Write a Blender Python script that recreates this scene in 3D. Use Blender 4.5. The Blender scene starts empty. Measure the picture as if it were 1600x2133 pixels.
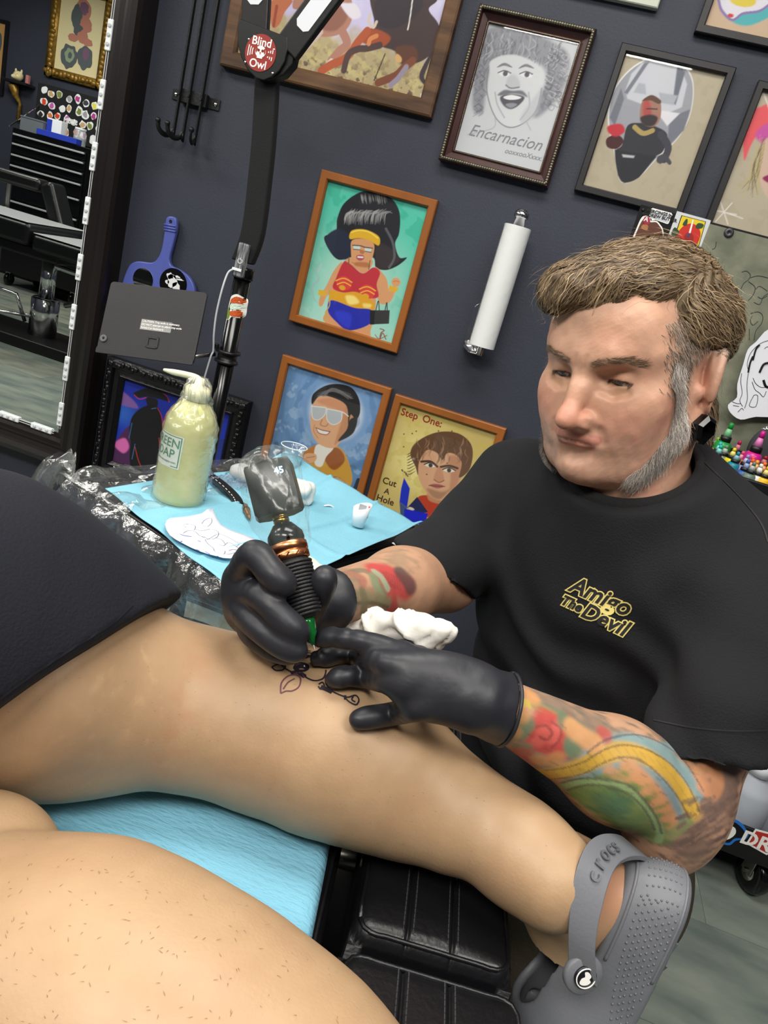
import bpy, bmesh, random
import numpy as np
from math import *
from mathutils import Vector, Matrix
from mathutils.bvhtree import BVHTree

random.seed(7); RNG = np.random.RandomState(11)
SC = bpy.context.scene
COL = SC.collection

# ---------------------------------------------------------------- camera
FOC = 1550.0                       # focal length in pixels of the 1600 x 2133 frame
CAMH = 1.12                        # camera height above the floor
WALL = 1.93                        # the hung wall is the plane Y = WALL
_p, _r, _y = radians(18.4), radians(-15.9), radians(-10.0)
CF = np.array([sin(_y)*cos(_p), cos(_y)*cos(_p), -sin(_p)])
_rt = np.array([cos(_y), -sin(_y), 0.0]); _dn = np.cross(CF, _rt)
CA = cos(_r)*_rt + sin(_r)*_dn
CB = -sin(_r)*_rt + cos(_r)*_dn
CO = np.array([0, 0, CAMH])
cam_d = bpy.data.cameras.new('camera'); cam = bpy.data.objects.new('camera', cam_d); COL.objects.link(cam)
cam_d.sensor_fit = 'HORIZONTAL'; cam_d.sensor_width = 36.0; cam_d.lens = FOC/1600*36.0
cam_d.clip_start = 0.02
cam.matrix_world = Matrix(((CA[0], -CB[0], -CF[0], CO[0]), (CA[1], -CB[1], -CF[1], CO[1]), (CA[2], -CB[2], -CF[2], CO[2]), (0, 0, 0, 1)))
SC.camera = cam

# ---------------------------------------------------------------- view, world, ceiling light
SC.view_settings.view_transform = 'Standard'; SC.view_settings.look = 'None'
SC.view_settings.gamma = 1.0; SC.view_settings.use_curve_mapping = False
SC.view_settings.exposure = 0.08
wd = bpy.data.worlds.new('world'); SC.world = wd; wd.use_nodes = True
wd.node_tree.nodes['Background'].inputs[0].default_value = (0.9, 0.95, 1.0, 1)
wd.node_tree.nodes['Background'].inputs[1].default_value = 0.05
CEIL = 2.62
LAMPS = [(-4.6, -1.2), (-4.6, 0.7), (-2.5, -1.2), (-2.5, 0.75), (-0.45, -1.1), (-0.3, 0.72), (1.05, -0.3)]
LAMP_W = [34.0, 34.0, 32.0, 30.0, 58.0, 26.0, 28.0]
for k, (lx, ly) in enumerate(LAMPS):
    ld = bpy.data.lights.new('ceiling_panel_light', 'AREA'); ld.shape = 'RECTANGLE'; ld.size = 1.15; ld.size_y = 0.55
    ld.energy = LAMP_W[k]; ld.color = (1.0, 0.965, 0.90)
    lo = bpy.data.objects.new('ceiling_panel_light', ld); COL.objects.link(lo); lo.location = (lx, ly, CEIL - 0.035)

# ---------------------------------------------------------------- geometry helpers
def ray(x, y): return CF + CA*((x-800)/FOC) + CB*((y-1066.5)/FOC)
def at(x, y, d): return CO + ray(x, y)*d                      # a point at a given distance along the view axis
def onY(x, y, Y): v = ray(x, y); return CO + v*(Y/v[1])       # a point on a plane parallel to the wall
def onZ(x, y, Z): v = ray(x, y); return CO + v*((Z-CAMH)/v[2])  # a point on a level plane
def nrm(v): v = np.array(v, float); return v/np.linalg.norm(v)

def lin(c):
    c = np.asarray(c, float)/255.0
    return np.where(c <= 0.04045, c/12.92, ((c+0.055)/1.055)**2.4)

MATS = {}
def mat(name, rgb=(128, 128, 128), rough=0.5, metal=0.0, var=0.0, vscale=8.0, bump=0.0, bscale=60.0, rgb2=None, spec=0.5,
        alpha=1.0, trans=0.0, ior=1.45, emit=None, coat=0.0, vcol=False, sss=0.0, stretch=None, detail=4.0, sheen=0.0):
    if name in MATS: return MATS[name]
    m = bpy.data.materials.new(name); m.use_nodes = True; MATS[name] = m
    nt = m.node_tree; N = nt.nodes; L = nt.links; b = N['Principled BSDF']
    c = tuple(lin(rgb)) + (1,)
    b.inputs['Base Color'].default_value = c
    b.inputs['Roughness'].default_value = rough; b.inputs['Metallic'].default_value = metal
    b.inputs['Specular IOR Level'].default_value = spec; b.inputs['IOR'].default_value = ior
    b.inputs['Alpha'].default_value = alpha; b.inputs['Transmission Weight'].default_value = trans
    b.inputs['Coat Weight'].default_value = coat
    if sheen: b.inputs['Sheen Weight'].default_value = sheen
    if sss:
        b.inputs['Subsurface Weight'].default_value = sss; b.inputs['Subsurface Radius'].default_value = (1.0, 0.35, 0.2); b.inputs['Subsurface Scale'].default_value = 0.006
    if emit: b.inputs['Emission Color'].default_value = tuple(lin(emit[0])) + (1,); b.inputs['Emission Strength'].default_value = emit[1]
    src = None
    tc = N.new('ShaderNodeTexCoord'); vec = tc.outputs['Object']
    if stretch:
        mp = N.new('ShaderNodeMapping'); mp.inputs['Scale'].default_value = stretch; L.new(vec, mp.inputs[0]); vec = mp.outputs[0]
    if vcol:
        a = N.new('ShaderNodeAttribute'); a.attribute_name = 'Col'; src = a.outputs['Color']
    if var or rgb2:
        no = N.new('ShaderNodeTexNoise'); no.inputs['Scale'].default_value = vscale; no.inputs['Detail'].default_value = detail; L.new(vec, no.inputs['Vector'])
        mx = N.new('ShaderNodeMix'); mx.data_type = 'RGBA'
        if rgb2:
            rp = N.new('ShaderNodeMapRange'); rp.inputs['From Min'].default_value = 0.35; rp.inputs['From Max'].default_value = 0.65
            L.new(no.outputs['Fac'], rp.inputs['Value']); L.new(rp.outputs[0], mx.inputs['Factor'])
            mx.inputs[6].default_value = c; mx.inputs[7].default_value = tuple(lin(rgb2)) + (1,)
        else:
            mx.blend_type = 'MULTIPLY'; rp = N.new('ShaderNodeMapRange')
            rp.inputs['From Min'].default_value = 0.3; rp.inputs['From Max'].default_value = 0.7
            rp.inputs['To Min'].default_value = 1-var; rp.inputs['To Max'].default_value = 1+var
            cb = N.new('ShaderNodeCombineColor')
            L.new(no.outputs['Fac'], rp.inputs['Value'])
            for k in range(3): L.new(rp.outputs[0], cb.inputs[k])
            mx.inputs['Factor'].default_value = 1.0
            if src: L.new(src, mx.inputs[6])
            else: mx.inputs[6].default_value = c
            L.new(cb.outputs[0], mx.inputs[7])
        src = mx.outputs[2]
    if src: L.new(src, b.inputs['Base Color'])
    if bump:
        n2 = N.new('ShaderNodeTexNoise'); n2.inputs['Scale'].default_value = bscale; n2.inputs['Detail'].default_value = 3.0; L.new(vec, n2.inputs['Vector'])
        bp = N.new('ShaderNodeBump'); bp.inputs['Strength'].default_value = bump; bp.inputs['Distance'].default_value = 0.002
        L.new(n2.outputs['Fac'], bp.inputs['Height']); L.new(bp.outputs[0], b.inputs['Normal'])
    return m

def film(name, tint=(235, 240, 240), base=0.16, rough=0.12):
    """thin clear wrap: mostly see-through, glossy on its folds"""
    if name in MATS: return MATS[name]
    m = bpy.data.materials.new(name); m.use_nodes = True; MATS[name] = m
    nt = m.node_tree; N = nt.nodes; L = nt.links; N.remove(N['Principled BSDF'])
    out = N['Material Output']; tr = N.new('ShaderNodeBsdfTransparent'); gl = N.new('ShaderNodeBsdfGlossy'); df = N.new('ShaderNodeBsdfDiffuse')
    gl.inputs['Roughness'].default_value = rough; df.inputs[0].default_value = tuple(lin(tint)) + (1,)
    no = N.new('ShaderNodeTexNoise'); no.inputs['Scale'].default_value = 45; no.inputs['Detail'].default_value = 5
    tc = N.new('ShaderNodeTexCoord'); L.new(tc.outputs['Object'], no.inputs['Vector'])
    bp = N.new('ShaderNodeBump'); bp.inputs['Strength'].default_value = 0.6; bp.inputs['Distance'].default_value = 0.006
    L.new(no.outputs['Fac'], bp.inputs['Height']); L.new(bp.outputs[0], gl.inputs['Normal'])
    lw = N.new('ShaderNodeLayerWeight'); lw.inputs[0].default_value = 0.25; L.new(bp.outputs[0], lw.inputs['Normal'])
    fr = N.new('ShaderNodeMapRange'); fr.inputs['To Min'].default_value = 0.045; fr.inputs['To Max'].default_value = 0.75; L.new(lw.outputs['Facing'], fr.inputs['Value'])
    a1 = N.new('ShaderNodeMixShader'); a2 = N.new('ShaderNodeMixShader')
    a1.inputs[0].default_value = base; L.new(tr.outputs[0], a1.inputs[1]); L.new(df.outputs[0], a1.inputs[2])
    L.new(fr.outputs[0], a2.inputs[0]); L.new(a1.outputs[0], a2.inputs[1]); L.new(gl.outputs[0], a2.inputs[2])
    L.new(a2.outputs[0], out.inputs[0])
    return m

def tag(o, label=None, cat=None, group=None, kind=None):
    if label: o['label'] = label
    if cat: o['category'] = cat
    if group: o['group'] = group
    if kind: o['kind'] = kind
    return o

def thing(name, label, cat, loc=(0, 0, 0), rotz=0.0, group=None):
    o = bpy.data.objects.new(name, None); COL.objects.link(o); o.empty_display_size = 0.05
    o.location = [float(v) for v in loc]; o.rotation_euler = (0, 0, rotz)
    return tag(o, label, cat, group)

def setpar(o, parent):
    if parent is not None:
        o.parent = parent
        if parent.type == 'EMPTY' and parent.get('_w', 1):
            o.matrix_parent_inverse = (Matrix.Translation(parent.location) @ parent.rotation_euler.to_matrix().to_4x4()).inverted()
    return o

def link_mesh(name, me, m=None, parent=None, smooth=False):
    o = bpy.data.objects.new(name, me); COL.objects.link(o)
    if m is not None:
        for mm in (m if isinstance(m, (list, tuple)) else [m]): me.materials.append(mm)
    if smooth and len(me.polygons): me.polygons.foreach_set('use_smooth', np.ones(len(me.polygons), bool))
    return setpar(o, parent)

def np_mesh(name, V, Fq, cols=None):
    """mesh from arrays: V (n,3), Fq (m,k) with constant k"""
    me = bpy.data.meshes.new(name); V = np.asarray(V, np.float32); Fq = np.asarray(Fq, np.int32)
    me.vertices.add(len(V)); me.vertices.foreach_set('co', V.ravel())
    k = Fq.shape[1]; me.loops.add(Fq.size); me.loops.foreach_set('vertex_index', Fq.ravel())
    me.polygons.add(len(Fq)); me.polygons.foreach_set('loop_start', np.arange(0, Fq.size, k, dtype=np.int32))
    me.update(calc_edges=True)
    if cols is not None:
        ca = me.color_attributes.new('Col', 'FLOAT_COLOR', 'POINT')
        c4 = np.ones((len(V), 4), np.float32); c4[:, :3] = cols; ca.data.foreach_set('color', c4.ravel())
    return me

class MB:
    def __init__(s): s.v = []; s.f = []; s.mi = []; s.cur = 0
    def add(s, V, F):
        n = len(s.v); s.v += [tuple(map(float, p)) for p in V]
        for f in F: s.f.append([i+n for i in f]); s.mi.append(s.cur)
        return s
    def box(s, c, d, R=None):
        c = np.array(c, float); h = np.array(d, float)/2
        P = np.array([(x, y, z) for x in (-1, 1) for y in (-1, 1) for z in (-1, 1)])*h
        if R is not None: P = P @ np.array(R).T
        return s.add(P+c, [(0, 1, 3, 2), (4, 6, 7, 5), (0, 4, 5, 1), (2, 3, 7, 6), (0, 2, 6, 4), (1, 5, 7, 3)])
    def bb(s, x0, x1, y0, y1, z0, z1): return s.box(((x0+x1)/2, (y0+y1)/2, (z0+z1)/2), (x1-x0, y1-y0, z1-z0))
    def prism(s, pts, o, ex, ey, t0, t1):
        """polygon (2d pts) in plane (o,ex,ey), extruded along ex x ey from t0 to t1"""
        o = np.array(o, float); ex = np.array(ex, float); ey = np.array(ey, float); ez = np.cross(ex, ey); n = len(pts)
        V = [o+ex*a+ey*b+ez*t0 for a, b in pts]+[o+ex*a+ey*b+ez*t1 for a, b in pts]
        ar = sum(pts[i][0]*pts[(i+1) % n][1]-pts[(i+1) % n][0]*pts[i][1] for i in range(n))
        F = [list(range(n))[::-1], list(range(n, 2*n))]+[(i, (i+1) % n, n+(i+1) % n, n+i) for i in range(n)]
        if (ar < 0) != (t1 < t0): F = [list(f)[::-1] for f in F]
        return s.add(V, F)
    def tube(s, path, r, n=10, cap=True, flat=None):
        path = [np.array(p, float) for p in path]; m = len(path); rs = r if hasattr(r, '__len__') else [r]*m
        V = []; up = None
        for i in range(m):
            t = nrm(path[min(i+1, m-1)]-path[max(i-1, 0)])
            if up is None: up = np.array([0, 0, 1.0]) if abs(t[2]) < 0.9 else np.array([1.0, 0, 0])
            a = nrm(np.cross(t, up)); b = np.cross(a, t); up = b
            for k in range(n):
                w = 2*pi*k/n; V.append(path[i]+(a*cos(w)+b*sin(w)*(flat or 1.0))*rs[i])
        F = [(i*n+k, i*n+(k+1) % n, (i+1)*n+(k+1) % n, (i+1)*n+k) for i in range(m-1) for k in range(n)]
        if cap: F += [list(range(n))[::-1], list(range((m-1)*n, m*n))]
        return s.add(V, F)
    def lathe(s, prof, o=(0, 0, 0), ax=(0, 0, 1), n=24, ref=None):
        """prof: (radius, height) pairs along ax"""
        o = np.array(o, float); ax = nrm(ax); ref = np.array(ref if ref is not None else ((1, 0, 0) if abs(ax[0]) < 0.9 else (0, 1, 0)), float)
        a = nrm(ref-ax*np.dot(ref, ax)); b = np.cross(ax, a); V = []
        for r, h in prof:
            for k in range(n):
                w = 2*pi*k/n; V.append(o+ax*h+(a*cos(w)+b*sin(w))*max(r, 1e-5))
        m = len(prof)
        F = [(i*n+k, i*n+(k+1) % n, (i+1)*n+(k+1) % n, (i+1)*n+k) for i in range(m-1) for k in range(n)]
        return s.add(V, F+[list(range(n))[::-1], list(range((m-1)*n, m*n))])
    def ball(s, c, r, n=12):
        pr = [(sin(pi*i/n), -cos(pi*i/n)) for i in range(n+1)]
        i0 = len(s.v); s.lathe(pr, n=n*2)
        rr = np.array(r if hasattr(r, '__len__') else (r, r, r))
        for i in range(i0, len(s.v)): s.v[i] = tuple(np.array(s.v[i])*rr+np.array(c))
        return s
    def build(s, name, m=None, parent=None, smooth=False, bevel=0.0, seg=2, sub=0):
        me = bpy.data.meshes.new(name); me.from_pydata(s.v, [], s.f); me.update()
        o = link_mesh(name, me, m, parent, smooth)
        if max(s.mi, default=0) > 0: me.polygons.foreach_set('material_index', np.array(s.mi, np.int32))
        if bevel:
            md = o.modifiers.new('bevel', 'BEVEL'); md.width = bevel; md.segments = seg; md.limit_method = 'ANGLE'; md.angle_limit = radians(40)
            if not smooth: me.polygons.foreach_set('use_smooth', np.ones(len(me.polygons), bool)); md.harden_normals = True
        if sub:
            md = o.modifiers.new('sub', 'SUBSURF'); md.levels = sub; md.render_levels = sub
        return o

def frame_mat(o, ex, ey, ez=None):
    ex = np.array(ex, float); ey = np.array(ey, float); ez = np.cross(ex, ey) if ez is None else np.array(ez, float)
    return Matrix(((ex[0], ey[0], ez[0], o[0]), (ex[1], ey[1], ez[1], o[1]), (ex[2], ey[2], ez[2], o[2]), (0, 0, 0, 1)))

_tc = {}
def text_mesh(body, size, extrude=0.0, bold=0.0, shear=0.0, align='CENTER', space=1.0):
    cu = bpy.data.curves.new('lettering', 'FONT'); cu.body = body; cu.size = size; cu.extrude = extrude; cu.offset = bold; cu.shear = shear
    cu.align_x = align; cu.align_y = 'CENTER'; cu.space_character = space; cu.resolution_u = 3
    o = bpy.data.objects.new('lettering', cu); COL.objects.link(o)
    dg = bpy.context.evaluated_depsgraph_get(); me = bpy.data.meshes.new_from_object(o.evaluated_get(dg))
    bpy.data.objects.remove(o); bpy.data.curves.remove(cu); me.name = 'lettering'
    return me

def text(body, size, M, m, parent, extrude=0.0002, name='lettering', drape=None, **kw):
    """letters in plane M (4x4); drape=(bvh, dir, lift) lays them onto a curved surface"""
    me = text_mesh(body, size, extrude, **kw)
    if drape:
        bm = bmesh.new(); bm.from_mesh(me)
        for _ in range(2):
            es = [e for e in bm.edges if e.calc_length() > 0.006]
            if es: bmesh.ops.subdivide_edges(bm, edges=es, cuts=1)
        bmesh.ops.triangulate(bm, faces=bm.faces)
        bm.to_mesh(me); bm.free()
        me.transform(M); bv, dr, lift = drape; dr = Vector(dr).normalized()
        for v in me.vertices:
            h = bv.ray_cast(v.co - dr*0.25, dr, 0.6)
            if h[0] is not None: v.co = h[0] - dr*lift
    else: me.transform(M)
    return link_mesh(name, me, m, parent)

def bvh_of(o):
    me = o.data; return BVHTree.FromPolygons([v.co.copy() for v in me.vertices], [list(p.vertices) for p in me.polygons])

def spline(P, n=8, closed=False):
    P = np.array(P, float); m = len(P); out = []
    rng = range(m if closed else m-1)
    for i in rng:
        if closed: a, b, c, d = P[(i-1) % m], P[i], P[(i+1) % m], P[(i+2) % m]
        else: a, b, c, d = P[max(i-1, 0)], P[i], P[i+1], P[min(i+2, m-1)]
        for k in range(n):
            t = k/n; out.append(0.5*((2*b)+(-a+c)*t+(2*a-5*b+4*c-d)*t*t+(-a+3*b-3*c+d)*t**3))
    if not closed: out.append(P[-1])
    return np.array(out)

def copy_tree(o, parent=None, loc=None, rotz=None):
    c = o.copy(); COL.objects.link(c)
    if parent is not None: c.parent = parent
    if loc is not None: c.location = [float(v) for v in loc]
    if rotz is not None: c.rotation_euler = (0, 0, rotz)
    for ch in o.children: copy_tree(ch, c)
    return c

# ---------------------------------------------------------------- implicit surfaces for bodies and soft shapes
def npnoise(P, sc, seed=0, oct=3):
    r = np.random.RandomState(seed); out = 0; a = 1.0; f = sc
    for o in range(oct):
        s = 0
        for k in range(5):
            d = r.normal(size=3); d /= np.linalg.norm(d); s = s + np.sin(P @ (d*f*6.28*(0.7+0.6*r.rand())) + r.rand()*6.28)
        out = out + a*s/2.2; a *= 0.5; f *= 2.0
    return out/1.9

class Sdf:
    def __init__(s, lo, hi, h):
        s.lo = np.array(lo, float); s.h = h; n = np.ceil((np.array(hi)-s.lo)/h).astype(int)+1
        s.ax = [(s.lo[k]+h*np.arange(n[k])).astype(np.float32) for k in range(3)]
        s.S = np.full(n, 1.0, np.float32)
    def sl(s, lo, hi):
        return tuple(slice(max(0, int((lo[k]-s.lo[k])/s.h)-1), min(s.S.shape[k], int((hi[k]-s.lo[k])/s.h)+3)) for k in range(3))
    def op(s, fn, lo, hi, mode, k):
        q = s.sl(np.array(lo)-k*1.2-0.004, np.array(hi)+k*1.2+0.004)
        if any(a.stop <= a.start for a in q): return s
        X = s.ax[0][q[0]][:, None, None]; Y = s.ax[1][q[1]][None, :, None]; Z = s.ax[2][q[2]][None, None, :]
        d = fn(X, Y, Z); S = s.S[q]
        if mode == 'u':
            hh = np.clip(0.5+0.5*(S-d)/k, 0, 1); s.S[q] = S*(1-hh)+d*hh-k*hh*(1-hh)
        elif mode == 's':
            hh = np.clip(0.5-0.5*(S+d)/k, 0, 1); s.S[q] = S*(1-hh)-d*hh+k*hh*(1-hh)
        elif mode == 'i':
            hh = np.clip(0.5-0.5*(S-d)/k, 0, 1); s.S[q] = S*(1-hh)+d*hh+k*hh*(1-hh)
        return s
    def ell(s, c, r, k=0.01, mode='u', R=None):
        c = np.array(c, float); r = np.array(r if hasattr(r, '__len__') else (r, r, r), float)
        B = np.array(R, float) if R is not None else np.eye(3)        # rows = local axes
        ext = np.sqrt(((B*r[:, None])**2).sum(0))
        def fn(X, Y, Z):
            x, y, z = X-c[0], Y-c[1], Z-c[2]
            q = [(B[i, 0]*x+B[i, 1]*y+B[i, 2]*z) for i in range(3)]
            k0 = np.sqrt(sum((q[i]/r[i])**2 for i in range(3))); k1 = np.sqrt(sum((q[i]/r[i]**2)**2 for i in range(3)))
            return (k0*(k0-1)/np.maximum(k1, 1e-6)).astype(np.float32)
        return s.op(fn, c-ext, c+ext, mode, k)
    def cone(s, a, b, ra, rb, k=0.01, mode='u'):
        a = np.array(a, float); b = np.array(b, float); ab = b-a; L2 = max(ab @ ab, 1e-9)
        def fn(X, Y, Z):
            t = np.clip(((X-a[0])*ab[0]+(Y-a[1])*ab[1]+(Z-a[2])*ab[2])/L2, 0, 1)
            return (np.sqrt((X-a[0]-t*ab[0])**2+(Y-a[1]-t*ab[1])**2+(Z-a[2]-t*ab[2])**2)-(ra+(rb-ra)*t)).astype(np.float32)
        R = max(ra, rb); return s.op(fn, np.minimum(a, b)-R, np.maximum(a, b)+R, mode, k)
    def chain(s, pts, rs, k=0.01, mode='u'):
        for i in range(len(pts)-1): s.cone(pts[i], pts[i+1], rs[i], rs[i+1], k, mode)
        return s
    def plane(s, p, n, k=0.002):
        """keep the side the normal points away from"""
        p = np.array(p, float); n = nrm(n)
        X = s.ax[0][:, None, None]; Y = s.ax[1][None, :, None]; Z = s.ax[2][None, None, :]
        d = ((X-p[0])*n[0]+(Y-p[1])*n[1]+(Z-p[2])*n[2]).astype(np.float32)
        hh = np.clip(0.5-0.5*(s.S-d)/k, 0, 1); s.S = s.S*(1-hh)+d*hh+k*hh*(1-hh); return s
    def mesh(s, smooth=1):
        S = s.S; n = np.array(S.shape)-1; ins = S < 0
        def cor(A, o): return A[o[0]:o[0]+n[0], o[1]:o[1]+n[1], o[2]:o[2]+n[2]]
        O = [(i, j, k) for i in (0, 1) for j in (0, 1) for k in (0, 1)]
        cnt = np.zeros(n, np.int8)
        for o in O: cnt += cor(ins, o)
        act = (cnt > 0) & (cnt < 8); I = np.argwhere(act); idx = np.full(n, -1, np.int32); idx[act] = np.arange(len(I))
        acc = np.zeros((len(I), 3)); num = np.zeros(len(I))
        for o in O:
            for ax in range(3):
                if o[ax]: continue
                p = np.array(o); q = p.copy(); q[ax] = 1
                sa = S[tuple((I+p).T)]; sb = S[tuple((I+q).T)]; cr = (sa < 0) != (sb < 0)
                t = np.where(cr, sa/np.where(sa == sb, 1, sa-sb), 0)
                pos = np.tile(p.astype(float), (len(I), 1)); pos[:, ax] = t
                acc += pos*cr[:, None]; num += cr
        V = s.lo+(I+acc/np.maximum(num, 1)[:, None])*s.h
        Fs = []
        for ax in range(3):
            a1, a2 = (ax+1) % 3, (ax+2) % 3
            sh = list(S.shape); A = np.take(ins, range(sh[ax]-1), ax); B = np.take(ins, range(1, sh[ax]), ax)
            E = np.argwhere(A != B); E = E[(E[:, a1] > 0) & (E[:, a2] > 0) & (E[:, a1] < n[a1]) & (E[:, a2] < n[a2])]
            if not len(E): continue
            fl = A[tuple(E.T)]
            def cell(d1, d2):
                e = E.copy(); e[:, a1] -= d1; e[:, a2] -= d2; return idx[tuple(e.T)]
            Q = np.stack([cell(1, 1), cell(0, 1), cell(0, 0), cell(1, 0)], 1); Q[~fl] = Q[~fl][:, ::-1]; Fs.append(Q)
        Fq = np.concatenate(Fs); Fq = Fq[(Fq >= 0).all(1)]
        for _ in range(smooth):
            acc = np.zeros_like(V); cn = np.zeros(len(V))
            for a, b in ((0, 1), (1, 2), (2, 3), (3, 0)):
                np.add.at(acc, Fq[:, a], V[Fq[:, b]]); np.add.at(cn, Fq[:, a], 1)
            V = V*0.5+0.5*acc/np.maximum(cn, 1)[:, None]
        return V, Fq

def vnormals(V, Fq):
    N = np.zeros_like(V); fn = np.cross(V[Fq[:, 2]]-V[Fq[:, 0]], V[Fq[:, 3]]-V[Fq[:, 1]])
    for k in range(4): np.add.at(N, Fq[:, k], fn)
    return N/np.maximum(np.linalg.norm(N, axis=1), 1e-12)[:, None]

def polydist(P, pts):
    """distance from points (n,3) to polyline"""
    pts = np.asarray(pts, float); best = np.full(len(P), 1e9)
    for a, b in zip(pts[:-1], pts[1:]):
        ab = b-a; t = np.clip(((P-a) @ ab)/max(ab @ ab, 1e-12), 0, 1); best = np.minimum(best, np.linalg.norm(P-a-t[:, None]*ab, axis=1))
    return best
def mixc(C, col, m):
    m = np.clip(m, 0, 1)[:, None]; return C*(1-m)+lin(col)*m
def smooth01(e0, e1, x): t = np.clip((x-e0)/(e1-e0), 0, 1); return t*t*(3-2*t)

# ================================================================ the room
M_wall = mat('dark_blue_grey_paint', (50, 54, 67), 0.62, var=0.10, vscale=2.2, bump=0.25, bscale=220)
M_black = mat('satin_black', (14, 14, 16), 0.42, bump=0.1, bscale=90)
M_gloss = mat('gloss_black', (9, 9, 11), 0.16)
M_matblk = mat('matte_black_fabric', (17, 17, 20), 0.85, bump=0.4, bscale=500)
M_chrome = mat('chrome', (215, 215, 218), 0.12, 1.0)
M_steel = mat('brushed_steel', (170, 168, 160), 0.28, 1.0)
M_white = mat('white_plastic', (228, 230, 232), 0.4)
M_ceil = mat('ceiling_white', (215, 215, 212), 0.9, bump=0.2, bscale=80)

X0, X1, Y0 = -6.6, 1.75, -2.62
def struct(name, m, *bx, bevel=0.0):
    b = MB()
    for q in bx: b.bb(*q)
    return tag(b.build(name, m, bevel=bevel), kind='structure')
tag(struct('wall_back', M_wall, (X0-0.1, X1+0.1, WALL, WALL+0.12, -0.05, CEIL+0.1)), 'dark blue-grey painted wall hung with pictures')
tag(struct('wall_front', M_wall, (X0-0.1, X1+0.1, Y0-0.12, Y0, -0.05, CEIL+0.1)), 'dark blue-grey wall seen in the mirror')
struct('wall_left', M_wall, (X0-0.12, X0, Y0, WALL, -0.05, CEIL+0.1))
struct('wall_right', M_wall, (X1, X1+0.12, Y0, WALL, -0.05, CEIL+0.1))
struct('ceiling', M_ceil, (X0, X1, Y0, WALL, CEIL, CEIL+0.1))
struct('baseboard_back', M_black, (X0, X1, WALL-0.016, WALL, 0.0, 0.098), (X0, X1, WALL-0.03, WALL-0.016, 0.0, 0.016), bevel=0.003)
struct('baseboard_front', M_black, (X0, X1, Y0, Y0+0.016, 0.0, 0.098), bevel=0.003)

M_tile = mat('grey_green_stone_vinyl', (126, 134, 124), 0.3, rgb2=(92, 102, 99), vscale=6.5, bump=0.12, bscale=40, detail=14.0, stretch=(0.7, 1.8, 1))
M_tile2 = mat('pale_grey_stone_vinyl', (142, 144, 131), 0.3, rgb2=(106, 114, 108), vscale=7.0, bump=0.12, bscale=40, detail=14.0, stretch=(0.7, 1.8, 1))
M_grout = mat('floor_joint_grey', (120, 122, 118), 0.7)
floor = tag(struct('floor', M_grout, (X0, X1, Y0, WALL, -0.06, -0.0015)), 'grey-green stone-look vinyl floor')
tw, th = 0.61, 0.305
tb = MB().bb(0.0006, tw-0.0006, 0.0006, th-0.0006, -0.004, 0.0)
t0 = tb.build('floor_tile', M_tile, None); tme = t0.data; tme2 = tme.copy(); tme2.materials.clear(); tme2.materials.append(M_tile2)
bpy.data.objects.remove(t0)
for j in range(-14, 3):
    for i in range(-13, 3):
        xx = 0.66+i*tw-(0.305 if j % 2 else 0); yy = 1.43+j*th
        if xx < X0-0.3 or xx > X1-0.1 or yy < Y0-0.1 or yy > WALL-0.05: continue
        o = bpy.data.objects.new('floor_tile', tme if random.random() < 0.6 else tme2); COL.objects.link(o)
        o.parent = floor; o.location = (xx, yy, 0.0)
        if random.random() < 0.5: o.rotation_euler = (0, 0, pi); o.location = (xx+tw, yy+th, 0)
# ceiling light fixtures carrying the area lights
M_lamp = mat('lit_diffuser', (255, 250, 240), 0.5, emit=((255, 248, 236), 2.2))
for k, (lx, ly) in enumerate(LAMPS):
    t = thing('ceiling_light', 'white rectangular ceiling light panel overhead', 'lamp', (lx, ly, CEIL), group='ceiling light panels')
    MB().bb(lx-0.62, lx+0.62, ly-0.32, ly+0.32, CEIL-0.03, CEIL-0.002).build('housing', M_white, t, bevel=0.004)
    MB().bb(lx-0.58, lx+0.58, ly-0.28, ly+0.28, CEIL-0.033, CEIL-0.03).build('diffuser', M_lamp, t)

# ================================================================ pictures on the wall
M_paint = mat('painted_paper', (200, 200, 200), 0.55, vcol=True)
M_oak = mat('honey_brown_wood', (146, 86, 36), 0.38, var=0.14, vscale=14, stretch=(1, 1, 0.15), bump=0.1, bscale=60)
M_rust = mat('weathered_brown_wood', (112, 80, 52), 0.6, rgb2=(66, 44, 28), vscale=16, stretch=(0.25, 1, 1.6), bump=0.5, bscale=50)
M_mahog = mat('dark_mahogany', (62, 32, 30), 0.35, var=0.2, vscale=20)
M_bead = mat('tarnished_silver_beading', (120, 116, 100), 0.38, 0.75, var=0.3, vscale=90)
M_blkwood = mat('black_wood', (26, 23, 27), 0.45, var=0.2, vscale=20)
M_ornblk = mat('carved_black_wood', (15, 15, 18), 0.33, bump=0.9, bscale=70)
M_glass = film('picture_glass', (255, 255, 255), 0.0, 0.02)
M_glass.node_tree.nodes['Bump'].inputs['Strength'].default_value = 0.0
PXM = 0.00124       # metres on the wall for one photo pixel, near enough

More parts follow.
